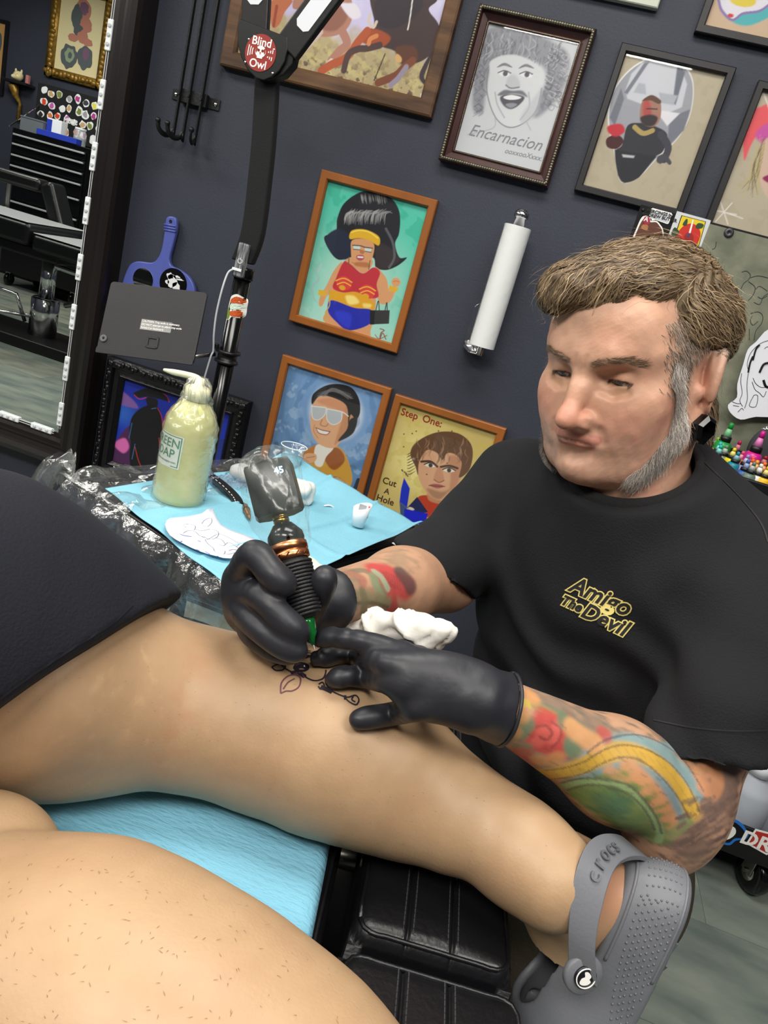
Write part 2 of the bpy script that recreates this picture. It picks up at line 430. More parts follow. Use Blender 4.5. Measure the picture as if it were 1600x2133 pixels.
class Art:
    """a flat painting: a fine grid of painted points; shapes are given as photo pixels and laid onto the wall plane"""
    def __init__(s, x0, x1, z0, z1, Y, step, base):
        s.b = (x0, x1, z0, z1); s.Y = Y
        s.nx = max(2, int((x1-x0)/step)); s.nz = max(2, int((z1-z0)/step))
        xs = np.linspace(x0, x1, s.nx); zs = np.linspace(z0, z1, s.nz); s.X, s.Z = np.meshgrid(xs, zs)
        s.C = np.tile(lin(base), (s.nz, s.nx, 1)); s.k = (0, 0, 1.0)
    def q(s, x, y):
        a, b, k = s.k; p = onY(a+k*x, b+k*y, s.Y); return p[0], p[2]
    def P(s, pts): return np.array([s.q(*p) for p in pts])
    def lay(s, m, col):
        m = np.clip(m, 0, 1)[..., None]; s.C = s.C*(1-m)+lin(col)*m; return s
    def dist(s, p, closed=False):
        d = np.full(s.X.shape, 1e9); tt = np.zeros(s.X.shape); n = len(p)-1
        for i in range(n):
            a, b = p[i], p[i+1]; ab = b-a; t = np.clip(((s.X-a[0])*ab[0]+(s.Z-a[1])*ab[1])/max(ab @ ab, 1e-12), 0, 1)
            e = np.hypot(s.X-a[0]-t*ab[0], s.Z-a[1]-t*ab[1]); u = e < d; d = np.where(u, e, d); tt = np.where(u, (i+t)/n, tt)
        return d, tt
    def poly(s, pts, col, soft=0.8, sm=True, op=1.0, tex=0.0, seed=1):
        p = s.P(pts)
        if sm: p = spline(p, 6, True)
        p = np.vstack([p, p[:1]]); ins = np.zeros(s.X.shape, bool)
        for a, b in zip(p[:-1], p[1:]):
            c = (a[1] > s.Z) != (b[1] > s.Z); ins ^= c & (s.X < (b[0]-a[0])*(s.Z-a[1])/(b[1]-a[1]+1e-12)+a[0])
        d, _ = s.dist(p); sd = np.where(ins, d, -d)
        m = smooth01(-soft*PXM, soft*PXM, sd)*op
        if tex: m = m*(1-tex*np.clip(s.nz_(60, seed), 0, 1))
        return s.lay(m, col)
    def line(s, pts, w, col, soft=0.7, sm=True, op=1.0, taper=False):
        p = s.P(pts); p = spline(p, 6) if sm and len(p) > 2 else p
        d, t = s.dist(p); r = w/2*PXM*s.k[2] if False else w/2*PXM
        if taper: r = r*(0.25+0.75*np.sin(np.clip(t, 0.02, 0.98)*pi))
        return s.lay(smooth01(soft*PXM, -soft*PXM, d-r)*op, col)
    def dot(s, x, y, rx, ry, col, rot=0, soft=0.8, op=1.0):
        c = s.q(x, y); a = radians(rot); dx, dz = s.X-c[0], s.Z-c[1]; u = dx*cos(a)+dz*sin(a); v = -dx*sin(a)+dz*cos(a)
        rx *= PXM; ry *= PXM; e = (np.hypot(u/rx, v/ry)-1)*min(rx, ry)
        return s.lay(smooth01(soft*PXM, -soft*PXM, e)*op, col)
    def nz_(s, sc, seed=0): return npnoise(np.stack([s.X.ravel(), s.Z.ravel(), 0*s.X.ravel()], 1), sc, seed).reshape(s.X.shape)
    def speck(s, col, sc, thr, seed=0, op=0.5, mask=None):
        n = s.nz_(sc, seed); m = smooth01(thr, thr+0.25, n)*op
        if mask is not None: m = m*mask
        return s.lay(m, col)
    def build(s, parent, name='picture'):
        V = np.stack([s.X.ravel(), np.full(s.X.size, s.Y), s.Z.ravel()], 1)
        i = np.arange(s.nz-1)[:, None]*s.nx+np.arange(s.nx-1)[None, :]; i = i.ravel()
        me = np_mesh(name, V, np.stack([i, i+1, i+1+s.nx, i+s.nx], 1), s.C.reshape(-1, 3))
        return link_mesh(name, me, M_paint, parent)

def wrect(cs, Y):
    """upright rectangle on the wall through four photographed corners TL TR BR BL"""
    p = [onY(x, y, Y) for x, y in cs]
    return (p[0][0]+p[3][0])/2, (p[1][0]+p[2][0])/2, (p[2][2]+p[3][2])/2, (p[0][2]+p[1][2])/2

def mitred(parent, x0, x1, z0, z1, prof, m, name='frame_rail', smooth=False):
    """four mitred rails; prof = (inset, depth) profile points from the wall outwards"""
    sides = [((x0, z1), (x1, z1), (1, -1), (-1, -1)), ((x1, z1), (x1, z0), (-1, -1), (-1, 1)),
             ((x1, z0), (x0, z0), (-1, 1), (1, 1)), ((x0, z0), (x0, z1), (1, 1), (1, -1))]
    for a, b, da, db in sides:
        V = [(a[0]+da[0]*i, WALL-d, a[1]+da[1]*i) for i, d in prof]+[(b[0]+db[0]*i, WALL-d, b[1]+db[1]*i) for i, d in prof]
        n = len(prof); F = [(k, (k+1) % n, n+(k+1) % n, n+k) for k in range(n)]+[list(range(n))[::-1], list(range(n, 2*n))]
        mb = MB(); mb.add(V, F); o = mb.build(name, m, parent, smooth=False)
        bm = bmesh.new(); bm.from_mesh(o.data); bmesh.ops.recalc_face_normals(bm, faces=bm.faces); bm.to_mesh(o.data); bm.free()

def picture(name, label, rect, w, d, m, base, step=0.0015, prof=None, glass=True, matboard=None):
    x0, x1, z0, z1 = rect
    t = thing(name, label, 'picture', ((x0+x1)/2, WALL, z0))
    prof = prof or [(0, 0.001), (0, d*0.9), (w*0.12, d), (w*0.85, d), (w, d*0.8), (w, d*0.5), (w, 0.001)]
    mitred(t, x0, x1, z0, z1, prof, m)
    MB().bb(x0+w*0.6, x1-w*0.6, WALL-0.005, WALL-0.001, z0+w*0.6, z1-w*0.6).build('backing_board', M_blkwood, t)
    a = Art(x0+w*0.9, x1-w*0.9, z0+w*0.9, z1-w*0.9, WALL-d*0.35, step, base)
    if glass:
        yg = WALL-d*0.35-0.003; MB().add([(x0+w*0.9, yg, z0+w*0.9), (x1-w*0.9, yg, z0+w*0.9), (x1-w*0.9, yg, z1-w*0.9), (x0+w*0.9, yg, z1-w*0.9)], [(0, 1, 2, 3)]).build('glass', M_glass, t)
    return t, a

# ---- horses galloping, in the broad weathered frame
xb0, zb0 = -1.046, 1.445; xb1 = -0.488
t, a = picture('framed_painting', 'painting of galloping brown horses in a weathered wood frame, top of the wall', (xb0, xb1, zb0, zb0+0.47), 0.036, 0.026, M_rust, (196, 190, 226), step=0.0017, glass=False)
a.k = (440, 0, 0.325)
gx = a.nz_(12, 3); a.lay(smooth01(-0.5, 1.0, gx)*0.5, (226, 222, 240))
hz = (a.Z-a.b[2])/0.13
a.lay(smooth01(1.0, 0.55, hz+0.25*a.nz_(16, 5)), (178, 162, 122)); a.speck((120, 98, 70), 38, 0.15, 8, 0.5, smooth01(0.75, 0.25, hz)); a.speck((206, 192, 128), 30, 0.25, 9, 0.5, smooth01(0.85, 0.35, hz)); a.speck((70, 44, 52), 46, 0.3, 10, 0.8, smooth01(0.42, 0.1, hz))
a.poly([(690, 215), (760, 235), (850, 205), (900, 130), (905, 40), (870, -60), (700, -90), (560, -60), (520, 40), (560, 60), (640, 20), (720, 60)], (172, 122, 104))
a.poly([(720, 190), (800, 195), (870, 120), (880, 20), (800, 60), (740, 130)], (140, 92, 78), 3); a.poly([(830, 30), (880, 20), (930, 30), (960, 100), (900, 120)], (220, 214, 226), 2)
a.line([(700, 205), (660, 250), (610, 300), (560, 345)], 11, (196, 176, 170)); a.line([(840, 200), (870, 280), (820, 330), (770, 390)], 16, (170, 120, 104)); a.line([(770, 390), (730, 430)], 9, (206, 196, 190))
a.poly([(390, 0), (380, 120), (400, 180), (440, 150), (470, 80), (520, 0)], (186, 106, 70)); a.line([(420, 40), (400, 165)], 6, (150, 66, 40))
a.poly([(1040, -80), (1045, 150), (1000, 195), (1010, 260), (1090, 300), (1180, 330), (1230, 400), (1330, 400), (1430, 330), (1475, 250), (1455, 150), (1395, 60), (1450, 0), (1430, -90)], (66, 50, 52))
a.poly([(1060, 0), (1070, 160), (1180, 180), (1300, 110), (1360, 20), (1280, -60)], (50, 42, 50), 3); a.poly([(990, 190), (1070, 190), (1150, 240), (1100, 300), (1010, 290), (960, 260)], (158, 74, 40), 2)
a.line([(1000, 200), (940, 270), (900, 330), (850, 380), (770, 415), (705, 455)], 15, (172, 82, 46)); a.line([(1080, 290), (1000, 310), (940, 315), (880, 350), (850, 450)], 12, (76, 54, 54))
a.line([(1060, 230), (1020, 250), (1010, 280)], 8, (210, 130, 80)); a.poly([(1180, 310), (1300, 300), (1320, 390), (1240, 440)], (96, 58, 44), 3)
a.line([(1290, 390), (1230, 440), (1180, 485), (1070, 530)], 14, (124, 70, 50)); a.line([(1250, 430), (1200, 500), (1150, 545)], 10, (150, 140, 160)); a.line([(1420, 330), (1370, 430), (1350, 500), (1400, 560)], 10, (58, 46, 54), taper=True)
a.line([(1020, 90), (1010, 140), (1040, 175), (1060, 140)], 5, (205, 190, 170)); a.line([(1290, 0), (1275, 110), (1260, 190)], 2.2, (230, 224, 220)); a.line([(1115, 345), (1080, 430), (1045, 515)], 2.2, (54, 44, 48)); a.poly([(1190, 345), (1220, 370), (1215, 400), (1180, 385)], (214, 168, 110), 1)
a.line([(1340, 630), (1345, 600), (1355, 640)], 1.6, (230, 226, 236))
a.build(t)

# ---- pencil portrait in the beaded mahogany frame
R = wrect([(998, 2), (1243, 62), (1140, 392), (915, 330)], WALL-0.03)
t, a = picture('framed_drawing', 'pencil portrait of a laughing curly-haired man in a beaded dark mahogany frame', R, 0.030, 0.032, M_mahog, (206, 209, 214), step=0.0016,
               prof=[(0, 0.001), (0, 0.026), (0.003, 0.032), (0.009, 0.030), (0.012, 0.020), (0.024, 0.014), (0.030, 0.017), (0.030, 0.001)])
x0, x1, z0, z1 = R
pr = []
for (p, q, ax, n) in [((x0+0.006, z1-0.006), (x1-0.006, z1-0.006), 'x', 46), ((x0+0.006, z0+0.006), (x1-0.006, z0+0.006), 'x', 46), ((x0+0.006, z0+0.006), (x0+0.006, z1-0.006), 'z', 56), ((x1-0.006, z0+0.006), (x1-0.006, z1-0.006), 'z', 56)]:
    b = MB()
    for k in range(n):
        f = (k+0.5)/n; px, pz = p[0]+(q[0]-p[0])*f, p[1]+(q[1]-p[1])*f; b.ball((px, WALL-0.031, pz), 0.0042, 4)
    tag(b.build('beaded_strip', M_bead, t, smooth=True), kind='stuff'); b = MB()
    s = 0.022
    for k in range(n*2):
        f = (k+0.5)/(n*2); px = p[0]+(q[0]-p[0])*f; pz = p[1]+(q[1]-p[1])*f
        px = min(max(px, x0+0.006+s), x1-0.006-s); pz = min(max(pz, z0+0.006+s), z1-0.006-s); b.box((px, WALL-0.0175, pz), (0.0018, 0.002, 0.0018))
    tag(b.build('beaded_edge', M_bead, t), kind='stuff')
a.k = (900, 0, 0.4375)
ink = (128, 128, 136); dk = (92, 92, 102); lt = (178, 180, 188)
a.poly([(280, 130), (420, 140), (560, 190), (650, 260), (640, 380), (590, 480), (500, 560), (470, 520), (540, 400), (530, 320), (440, 280), (330, 270), (280, 330), (255, 450), (240, 540), (195, 520), (200, 380), (230, 220)], (150, 151, 160), 5)
a.speck(dk, 70, 0.1, 21, 0.35, smooth01(0.0, 1.0, (a.Z-a.q(300, 560)[1])/0.05)*smooth01(0.55, 0.4, np.abs((a.C[..., 0]-lin((150,)*3)[0]))*9))
for k in range(70):
    r = random.random; sx = 240+r()*390; sy = 150+r()*140; a.line([(sx, sy), (sx-20+r()*50, sy+20+r()*20), (sx-25+r()*20, sy+50+r()*30)], 1.5, dk if r() < 0.6 else (206, 208, 214), op=0.5)
for k in range(40):
    r = random.random; sx = 540+r()*90; sy = 220+r()*280; a.line([(sx, sy), (sx+25, sy+12), (sx+12, sy+32), (sx-6, sy+18)], 1.5, dk if r() < .6 else (210, 210, 216), op=0.55)
for k in range(24):
    r = random.random; sx = 195+r()*50; sy = 300+r()*220; a.line([(sx, sy), (sx+16, sy+18), (sx-4, sy+36)], 1.5, dk, op=0.5)
a.poly([(285, 285), (400, 262), (525, 330), (520, 430), (490, 530), (430, 590), (360, 600), (300, 550), (268, 440), (275, 350)], (214, 216, 220), 2); a.line([(268, 330), (262, 440), (300, 555), (360, 605), (430, 590), (495, 525), (522, 420)], 1.8, ink)
for ex, ey in ((345, 350), (448, 355)):
    a.dot(ex, ey, 12, 5, (232, 233, 236)); a.dot(ex+4, ey, 4.5, 4.5, dk); a.line([(ex-30, ey-4), (ex, ey-14), (ex+30, ey-2)], 2, dk); a.line([(ex-34, ey-30), (ex, ey-44), (ex+36, ey-30)], 4.5, ink, taper=True)
a.poly([(368, 360), (352, 400), (372, 420), (410, 418), (420, 400), (400, 360)], (196, 198, 204), 3); a.line([(352, 405), (375, 420), (415, 415)], 2.4, ink)
a.poly([(312, 452), (345, 428), (385, 432), (430, 432), (455, 462), (420, 450), (380, 446), (340, 455)], (118, 118, 128), 2)
a.poly([(325, 462), (380, 448), (440, 462), (415, 500), (375, 520), (340, 502)], (86, 86, 96), 1.5); a.poly([(340, 462), (380, 452), (425, 464), (400, 474), (360, 474)], (238, 239, 242), 0.8); a.poly([(350, 498), (380, 490), (405, 498), (375, 514)], (150, 150, 158), 1.5)
a.line([(300, 440), (312, 500), (345, 560)], 2.5, lt); a.line([(460, 440), (462, 510), (420, 570)], 2.5, lt); a.poly([(430, 540), (505, 440), (520, 420), (500, 540), (430, 592)], (186, 188, 196), 4, op=0.6)
a.line([(300, 560), (290, 610), (170, 640)], 1.8, lt); a.line([(450, 580), (470, 620)], 1.8, lt)
art_p = a.build(t)
pl = WALL-0.032*0.35-0.0004
for ch, sz, px, py, m_ in (('Encarnacion', 0.036, 1052, 287, mat('graphite', (140, 140, 148), 0.7)), ('ooxxooXxxx.', 0.016, 1090, 322, MATS.get('graphite'))):
    p = onY(px, py, pl); th_ = radians(1.5); ex = np.array([cos(th_), 0, sin(th_)]); ey = np.array([-sin(th_), 0, cos(th_)])
    text(ch, sz, frame_mat(p, ex, ey, (0, -1, 0)), m_ or mat('graphite'), t, 0.0001, shear=0.35)

# ---- pointed-oval portrait on beige board, thin black frame
R = wrect([(1298, 90), (1525, 135), (1432, 450), (1192, 400)], WALL-0.02)
t, a = picture('framed_drawing', 'beige picture with a pointed grey oval around a dark-clad bearded man, thin black frame', R, 0.016, 0.02, M_blkwood, (186, 175, 152), step=0.0015)
a.k = (900, 0, 0.4375); a.speck((170, 158, 136), 25, 0.2, 31, 0.3)
pick = [(1090, 268), (1180, 290), (1235, 360), (1246, 450), (1225, 560), (1170, 660), (1080, 745), (985, 845), (915, 872), (885, 835), (868, 730), (842, 620), (838, 530), (858, 440), (920, 350), (1000, 290)]
a.poly(pick, (238, 238, 238), 1.2); a.poly([(1090+(x-1050)*0.0+(x-1090)*0.975, 560+(y-560)*0.975) for x, y in pick], (160, 162, 172), 1)
inp = lambda pts, c, s=1.5: a.poly(pts, c, s, sm=False)
inp([(1000, 300), (1090, 285), (1180, 310), (1215, 400), (1190, 510), (1120, 540), (930, 470), (920, 430), (950, 350)], (205, 207, 216)); inp([(1170, 300), (1205, 345), (1160, 500), (1145, 490)], (110, 114, 128)); inp([(1010, 300), (1035, 295), (930, 450), (915, 440)], (122, 126, 140))
inp([(960, 440), (985, 395), (1015, 400), (1020, 450)], (176, 180, 190)); inp([(1080, 440), (1170, 455), (1150, 500), (1090, 490)], (176, 180, 190)); inp([(845, 560), (900, 420), (915, 470), (870, 600)], (118, 122, 134)); inp([(1130, 560), (1230, 520), (1200, 620), (1120, 700)], (120, 122, 136)); inp([(1060, 520), (1180, 540), (1120, 600)], (226, 226, 232))
a.poly([(930, 600), (985, 585), (1060, 600), (1120, 640), (1100, 720), (1060, 750), (985, 845), (915, 870), (885, 830), (872, 725), (905, 690)], (46, 46, 54), 1); inp([(868, 712), (1070, 745), (985, 845), (915, 872), (885, 835)], (36, 36, 44)); inp([(905, 735), (965, 742), (960, 752), (910, 748)], (196, 198, 204))
a.line([(1090, 640), (1125, 700), (1105, 760)], 12, (62, 62, 72)); a.poly([(1075, 745), (1110, 735), (1140, 770), (1130, 785), (1105, 765), (1090, 780), (1070, 770)], (70, 70, 80))
a.poly([(832, 660), (880, 640), (912, 670), (880, 708), (835, 700)], (72, 24, 30)); a.poly([(838, 600), (900, 590), (918, 625), (880, 650), (842, 635)], (196, 46, 60), 2)
a.poly([(1002, 480), (1050, 460), (1088, 485), (1088, 560), (1062, 600), (1020, 600), (990, 565)], (168, 122, 106)); a.poly([(1005, 490), (1030, 470), (1045, 540), (1010, 560)], (180, 78, 76), 3); a.poly([(1000, 480), (1045, 452), (1090, 478), (1080, 495), (1040, 478)], (96, 66, 52)); a.poly([(992, 560), (1040, 545), (1075, 560), (1055, 598), (1010, 598)], (52, 44, 48), 2); a.line([(1022, 518), (1048, 518), (1072, 520)], 2.2, (54, 50, 54))
a.line([(965, 605), (1005, 635), (1050, 622)], 8, (180, 158, 96))
a.build(t)

# ---- woman's portrait cut by the right edge
pA, pB = onY(1590, 150, WALL-0.02), onY(1475, 440, WALL-0.02); xl = (pA[0]+pB[0])/2
t, a = picture('framed_drawing', 'portrait of a pale-haired woman with red and pink patches in a thin black frame, far right', (xl, xl+0.28, pB[2]-0.035, pA[2]-0.015), 0.016, 0.02, M_blkwood, (190, 180, 158), step=0.0018)
a.k = (900, 0, 0.4375); a.speck((172, 162, 140), 25, 0.2, 41, 0.3)
a.poly([(1490, 560), (1560, 510), (1640, 500), (1640, 680), (1560, 640), (1520, 690), (1485, 760)], (236, 92, 100), 2); a.poly([(1540, 640), (1590, 590), (1640, 600), (1640, 700), (1575, 690)], (206, 84, 170), 3)  # red and pink patches across the upper part of the picture
a.poly([(1565, 700), (1640, 660), (1640, 960), (1590, 930), (1560, 850)], (214, 186, 168), 2); a.poly([(1575, 845), (1640, 825), (1640, 870), (1600, 870)], (150, 26, 90), 1.5)
for k in range(18): r = random.random; sx = 1560+r()*30; a.line([(sx, 640+r()*60), (sx-20-r()*30, 800), (1430+r()*140, 900+r()*60)], 1.8, (196, 178, 120) if r() < .6 else (90, 80, 70), op=0.7, taper=True)
for k in range(6): a_ = k*pi/3+0.2; a.line([(1390, 1010), (1390+60*cos(a_), 1010+60*sin(a_))], 1.8, (236, 232, 224))
a.line([(1390, 1010), (1480, 1040)], 1.6, (236, 232, 224)); a.line([(1575, 430), (1600, 500), (1620, 560)], 2, (232, 228, 220))
a.build(t)

# ---- picture at the top right corner, and a white one at the top edge
c = onY(1450, 62, WALL-0.02)
t, a = picture('framed_drawing', 'black framed picture of a white and purple shape over teal, top right corner', (c[0]-0.002, c[0]+0.32, c[2]-0.003, c[2]+0.24), 0.017, 0.02, M_blkwood, (205, 178, 150), step=0.002)
a.k = (900, 0, 0.4375)
a.poly([(1390, 60), (1440, 110), (1520, 120), (1640, 60), (1640, 20), (1500, 60)], (80, 178, 184), 2); a.poly([(1365, 0), (1380, 50), (1430, 95), (1480, 60), (1560, 50), (1640, 0), (1640, -80), (1400, -80)], (226, 222, 234), 1.5); a.line([(1365, 0), (1380, 50), (1430, 95), (1480, 65), (1560, 52), (1620, 10)], 4, (136, 116, 176)); a.dot(1480, 0, 22, 10, (222, 200, 70)); a.dot(1422, 74, 5, 3, (206, 60, 50))
a.build(t)
c = onY(1370, 17, WALL-0.02)
t, a = picture('framed_drawing', 'white framed picture cut off by the top edge', (c[0]-0.30, c[0], c[2], c[2]+0.24), 0.018, 0.02, mat('ivory_frame', (196, 200, 186), 0.5), (214, 216, 205), step=0.01)
a.build(t)

# ---- caricature on turquoise, honey frame (plain stand-in figure)
R = wrect([(665, 352), (910, 415), (828, 737), (605, 668)], WALL-0.02)
t, a = picture('framed_painting', 'turquoise painting of a woman with a tall black hairdo, honey-brown wood frame', R, 0.0205, 0.02, M_oak, (84, 200, 176), step=0.00125)
a.k = (440, 340, 0.35)
dd = np.hypot(a.X-a.q(860, 720)[0], a.Z-a.q(860, 720)[1]); a.lay(smooth01(0.20, 0.02, dd)*0.75, (206, 232, 222)); a.speck((40, 176, 146), 16, 0.1, 51, 0.55, smooth01(0.06, 0.2, dd)); a.lay(smooth01(0.10, 0.0, a.Z-a.b[2])*0.5, (206, 236, 228))
a.line([(640, 590), (625, 650), (640, 690), (600, 740), (610, 800), (635, 830)], 4, (170, 190, 196), op=0.8, taper=True); a.line([(655, 600), (640, 640)], 5, (180, 205, 205), op=.7)
a.poly([(880, 175), (960, 168), (1060, 200), (1110, 260), (1125, 330), (1118, 420), (1095, 480), (1120, 560), (1165, 562), (1110, 610), (1040, 636), (980, 620), (960, 560), (830, 560), (760, 575), (710, 530), (672, 440), (740, 410), (750, 330), (790, 240)], (24, 26, 34), 1)
a.poly([(680, 445), (760, 390), (840, 450), (840, 540), (790, 575), (720, 540)], (28, 38, 62), 2); a.poly([(985, 480), (1060, 500), (1120, 565), (1100, 600), (1030, 630), (980, 600)], (52, 44, 46), 2)
for k in range(60):
    r = random.random; sx = 790+r()*260; a.line([(sx, 330+r()*40), (sx+10, 290+r()*30), (sx+30+r()*20, 270+r()*30)], 2.0, (130+r()*60,)*3, op=0.6, taper=True)
for k in range(26):
    r = random.random; sx = 890+r()*150; a.line([(sx, 180+r()*10), (sx+8, 220+r()*30)], 2.2, (110+r()*60,)*3, op=0.6, taper=True)
a.line([(1040, 390), (1080, 470), (1090, 560), (1060, 620)], 5, (110, 110, 120), op=0.6)
sk = (218, 160, 112); sk2 = (186, 118, 76)
a.poly([(780, 590), (730, 640), (690, 720), (650, 790), (640, 840), (660, 850), (690, 790), (740, 740)], sk); a.poly([(970, 620), (1040, 680), (1060, 760), (1090, 720), (1100, 745), (1070, 820), (1020, 840), (990, 800)], sk); a.dot(1100, 708, 9.5, 9, sk); a.line([(1085, 705), (1100, 700), (1118, 706)], 1.4, sk2)
a.poly([(700, 800), (730, 740), (960, 780), (970, 900), (950, 990), (920, 1040), (680, 950), (690, 870)], sk)
a.poly([(790, 585), (830, 600), (900, 655), (965, 620), (1005, 650), (985, 720), (990, 800), (870, 790), (730, 750), (745, 680)], (196, 48, 62), 1); a.poly([(800, 580), (840, 560), (950, 570), (955, 610), (905, 655), (830, 600)], sk)
for cx, cy in ((790, 715), (930, 765)):
    a.dot(cx, cy, 17, 14, (222, 66, 62)); a.line([(cx-48, cy-16), (cx, cy-30), (cx+48, cy-6)], 2.0, (240, 200, 70)); a.line([(cx-40, cy+6), (cx, cy-6), (cx+40, cy+14)], 2, (240, 200, 70)); a.dot(cx-10, cy+26, 7, 5, (226, 170, 40))
a.poly([(710, 760), (790, 770), (870, 768), (965, 825), (960, 872), (850, 860), (720, 815)], (226, 168, 34), 1); a.poly([(800, 790), (850, 790), (880, 830), (820, 840)], (250, 226, 130), 3); a.poly([(905, 835), (950, 840), (945, 860), (910, 858)], (246, 220, 120), 3)
a.poly([(715, 815), (850, 860), (955, 875), (945, 955), (820, 995), (740, 940), (695, 880)], (34, 44, 176), 1); a.poly([(740, 880), (830, 900), (820, 980), (760, 940)], (46, 60, 206), 4)
a.poly([(838, 460), (905, 450), (968, 480), (960, 560), (930, 600), (880, 610), (840, 580), (832, 520)], sk); a.poly([(860, 590), (930, 592), (940, 620), (860, 610)], sk2, 2)
a.poly([(825, 450), (832, 405), (880, 392), (940, 402), (1000, 440), (996, 490), (940, 460), (880, 446)], (228, 180, 36), 1); a.line([(835, 412), (880, 400), (940, 410), (992, 446)], 2.5, (250, 222, 90))
a.poly([(845, 488), (888, 492), (886, 514), (848, 510)], (206, 222, 214), .8, sm=False); a.poly([(915, 500), (956, 506), (950, 528), (914, 522)], (206, 222, 214), .8, sm=False); a.line([(842, 488), (890, 492), (915, 500), (960, 506)], 2.2, (70, 74, 84)); a.line([(846, 512), (888, 516)], 1.6, (70, 74, 84)); a.line([(914, 524), (952, 530)], 1.6, (70, 74, 84))
a.dot(898, 528, 5, 4, sk2); a.poly([(868, 548), (905, 548), (908, 570), (885, 580), (866, 568)], (178, 78, 96), 1); a.line([(874, 558), (902, 560)], 3, (244, 240, 236)); a.line([(838, 590), (890, 612), (935, 606)], 1.6, sk2)
a.line([(820, 560), (818, 610)], 2, (120, 90, 40)); a.line([(945, 580), (938, 630)], 2, (120, 90, 40))
a.poly([(640, 752), (685, 760), (680, 790), (636, 785)], (224, 178, 44), .8, sm=False); a.poly([(1062, 725), (1118, 745), (1095, 770), (1055, 755)], (224, 178, 44), .8, sm=False)
a.poly([(945, 875), (1063, 875), (1058, 955), (945, 960)], (52, 52, 54), .8, sm=False); a.poly([(945, 875), (975, 877), (970, 960), (945, 960)], (22, 22, 24), .8, sm=False); a.line([(980, 875), (995, 820), (1000, 875)], 2, (26, 26, 28)); a.line([(1035, 875), (1045, 830), (1048, 875)], 2, (26, 26, 28))
a.line([(700, 750), (705, 840), (680, 890), (690, 930)], 2.2, (196, 178, 60))
a.line([(1005, 985), (1030, 995), (1010, 1010), (1005, 1045), (1020, 1010), (1040, 1048)], 2, (146, 66, 40)); a.line([(975, 1020), (1000, 1045), (1045, 1025)], 1.5, (146, 66, 40))
a.build(t)

# ---- man in aviator glasses
R = wrect([(590, 740), (812, 808), (757, 1040), (536, 967)], WALL-0.02); R = (R[0], R[1], R[3]-0.385, R[3])
t, a = picture('framed_painting', 'painting of a grinning man in mirrored aviator glasses on blue, honey-brown wood frame', R, 0.0205, 0.02, M_oak, (98, 140, 186), step=0.00125)
a.k = (540, 720, 0.35); cc = a.q(455, 400); rr = np.hypot(a.X-cc[0], a.Z-cc[1])
a.lay(smooth01(0.165, 0.10, rr)*0.7, (130, 168, 214)); a.lay(smooth01(0.088, 0.062, rr), (214, 224, 240)); a.lay(0.5*smooth01(0.2, 0.9, np.sin(rr*130+a.nz_(14, 61)*1.2)), (78, 122, 172)); a.speck((160, 190, 220), 18, 0.25, 62, 0.6, smooth01(0.08, 0.12, rr)); a.speck((60, 78, 110), 12, 0.5, 63, 0.7, smooth01(0.12, 0.2, rr))
a.poly([(380, 580), (470, 600), (520, 660), (555, 790), (520, 850), (420, 800), (300, 740), (215, 690), (260, 630), (340, 590)], (206, 158, 62), 1); a.poly([(385, 620), (470, 610), (510, 680), (450, 740), (400, 700)], (156, 88, 40), 2); a.poly([(225, 690), (300, 610), (340, 600), (320, 690), (270, 700)], (190, 120, 46), 2); a.poly([(340, 592), (440, 605), (400, 660), (370, 720), (330, 700)], (232, 230, 222), 1)
a.poly([(245, 668), (290, 640), (340, 650), (330, 690), (270, 700)], (220, 170, 128), 1); a.line([(280, 668), (330, 660)], 1.6, (170, 116, 80))
a.poly([(318, 350), (330, 310), (420, 300), (520, 340), (560, 420), (585, 430), (570, 480), (530, 490), (470, 590), (420, 610), (350, 580), (310, 510), (305, 420)], (222, 172, 132), 1); a.poly([(520, 360), (560, 430), (510, 520), (450, 590), (480, 480)], (192, 132, 92), 4, op=.8); a.poly([(345, 330), (420, 310), (510, 345), (520, 400), (430, 370)], (206, 138, 104), 4, op=.7)
a.poly([(315, 350), (320, 290), (390, 240), (470, 228), (550, 250), (595, 320), (600, 400), (575, 440), (545, 410), (530, 470), (520, 360), (440, 310), (360, 300)], (34, 32, 36), 1); a.poly([(540, 440), (585, 430), (560, 520), (480, 568), (475, 555), (520, 500)], (38, 36, 40), 1.5)
for k in range(14): r = random.random; a.line([(340+r()*60, 285+r()*20), (430+r()*20, 250+r()*25), (530+r()*30, 290+r()*30)], 1.5, (120, 118, 122), op=.55)
a.poly([(312, 362), (385, 370), (392, 410), (350, 440), (318, 425)], (186, 194, 200), 1); a.poly([(405, 378), (490, 395), (485, 445), (440, 468), (405, 440)], (186, 194, 200), 1); a.line([(310, 360), (390, 368), (405, 376), (492, 394), (530, 420)], 2.4, (226, 228, 228)); a.line([(312, 365), (318, 428), (352, 442), (390, 412), (398, 378)], 1.8, (226, 228, 228)); a.line([(404, 380), (404, 440), (440, 470), (486, 448), (492, 398)], 1.8, (226, 228, 228))
a.poly([(338, 490), (375, 505), (418, 512), (400, 528), (355, 518)], (240, 236, 232), .8); a.line([(336, 488), (375, 503), (422, 512)], 1.8, (120, 60, 48)); a.line([(340, 494), (356, 520), (400, 530), (420, 514)], 1.8, (150, 80, 60)); a.line([(375, 440), (365, 470), (395, 480), (410, 465)], 2, (180, 120, 90)); a.line([(330, 470), (325, 510), (350, 550)], 1.5, (190, 130, 96))
a.dot(560, 720, 8, 4, (90, 120, 150)); a.line([(500, 845), (560, 860), (590, 800)], 9, (46, 56, 70)); a.build(t)

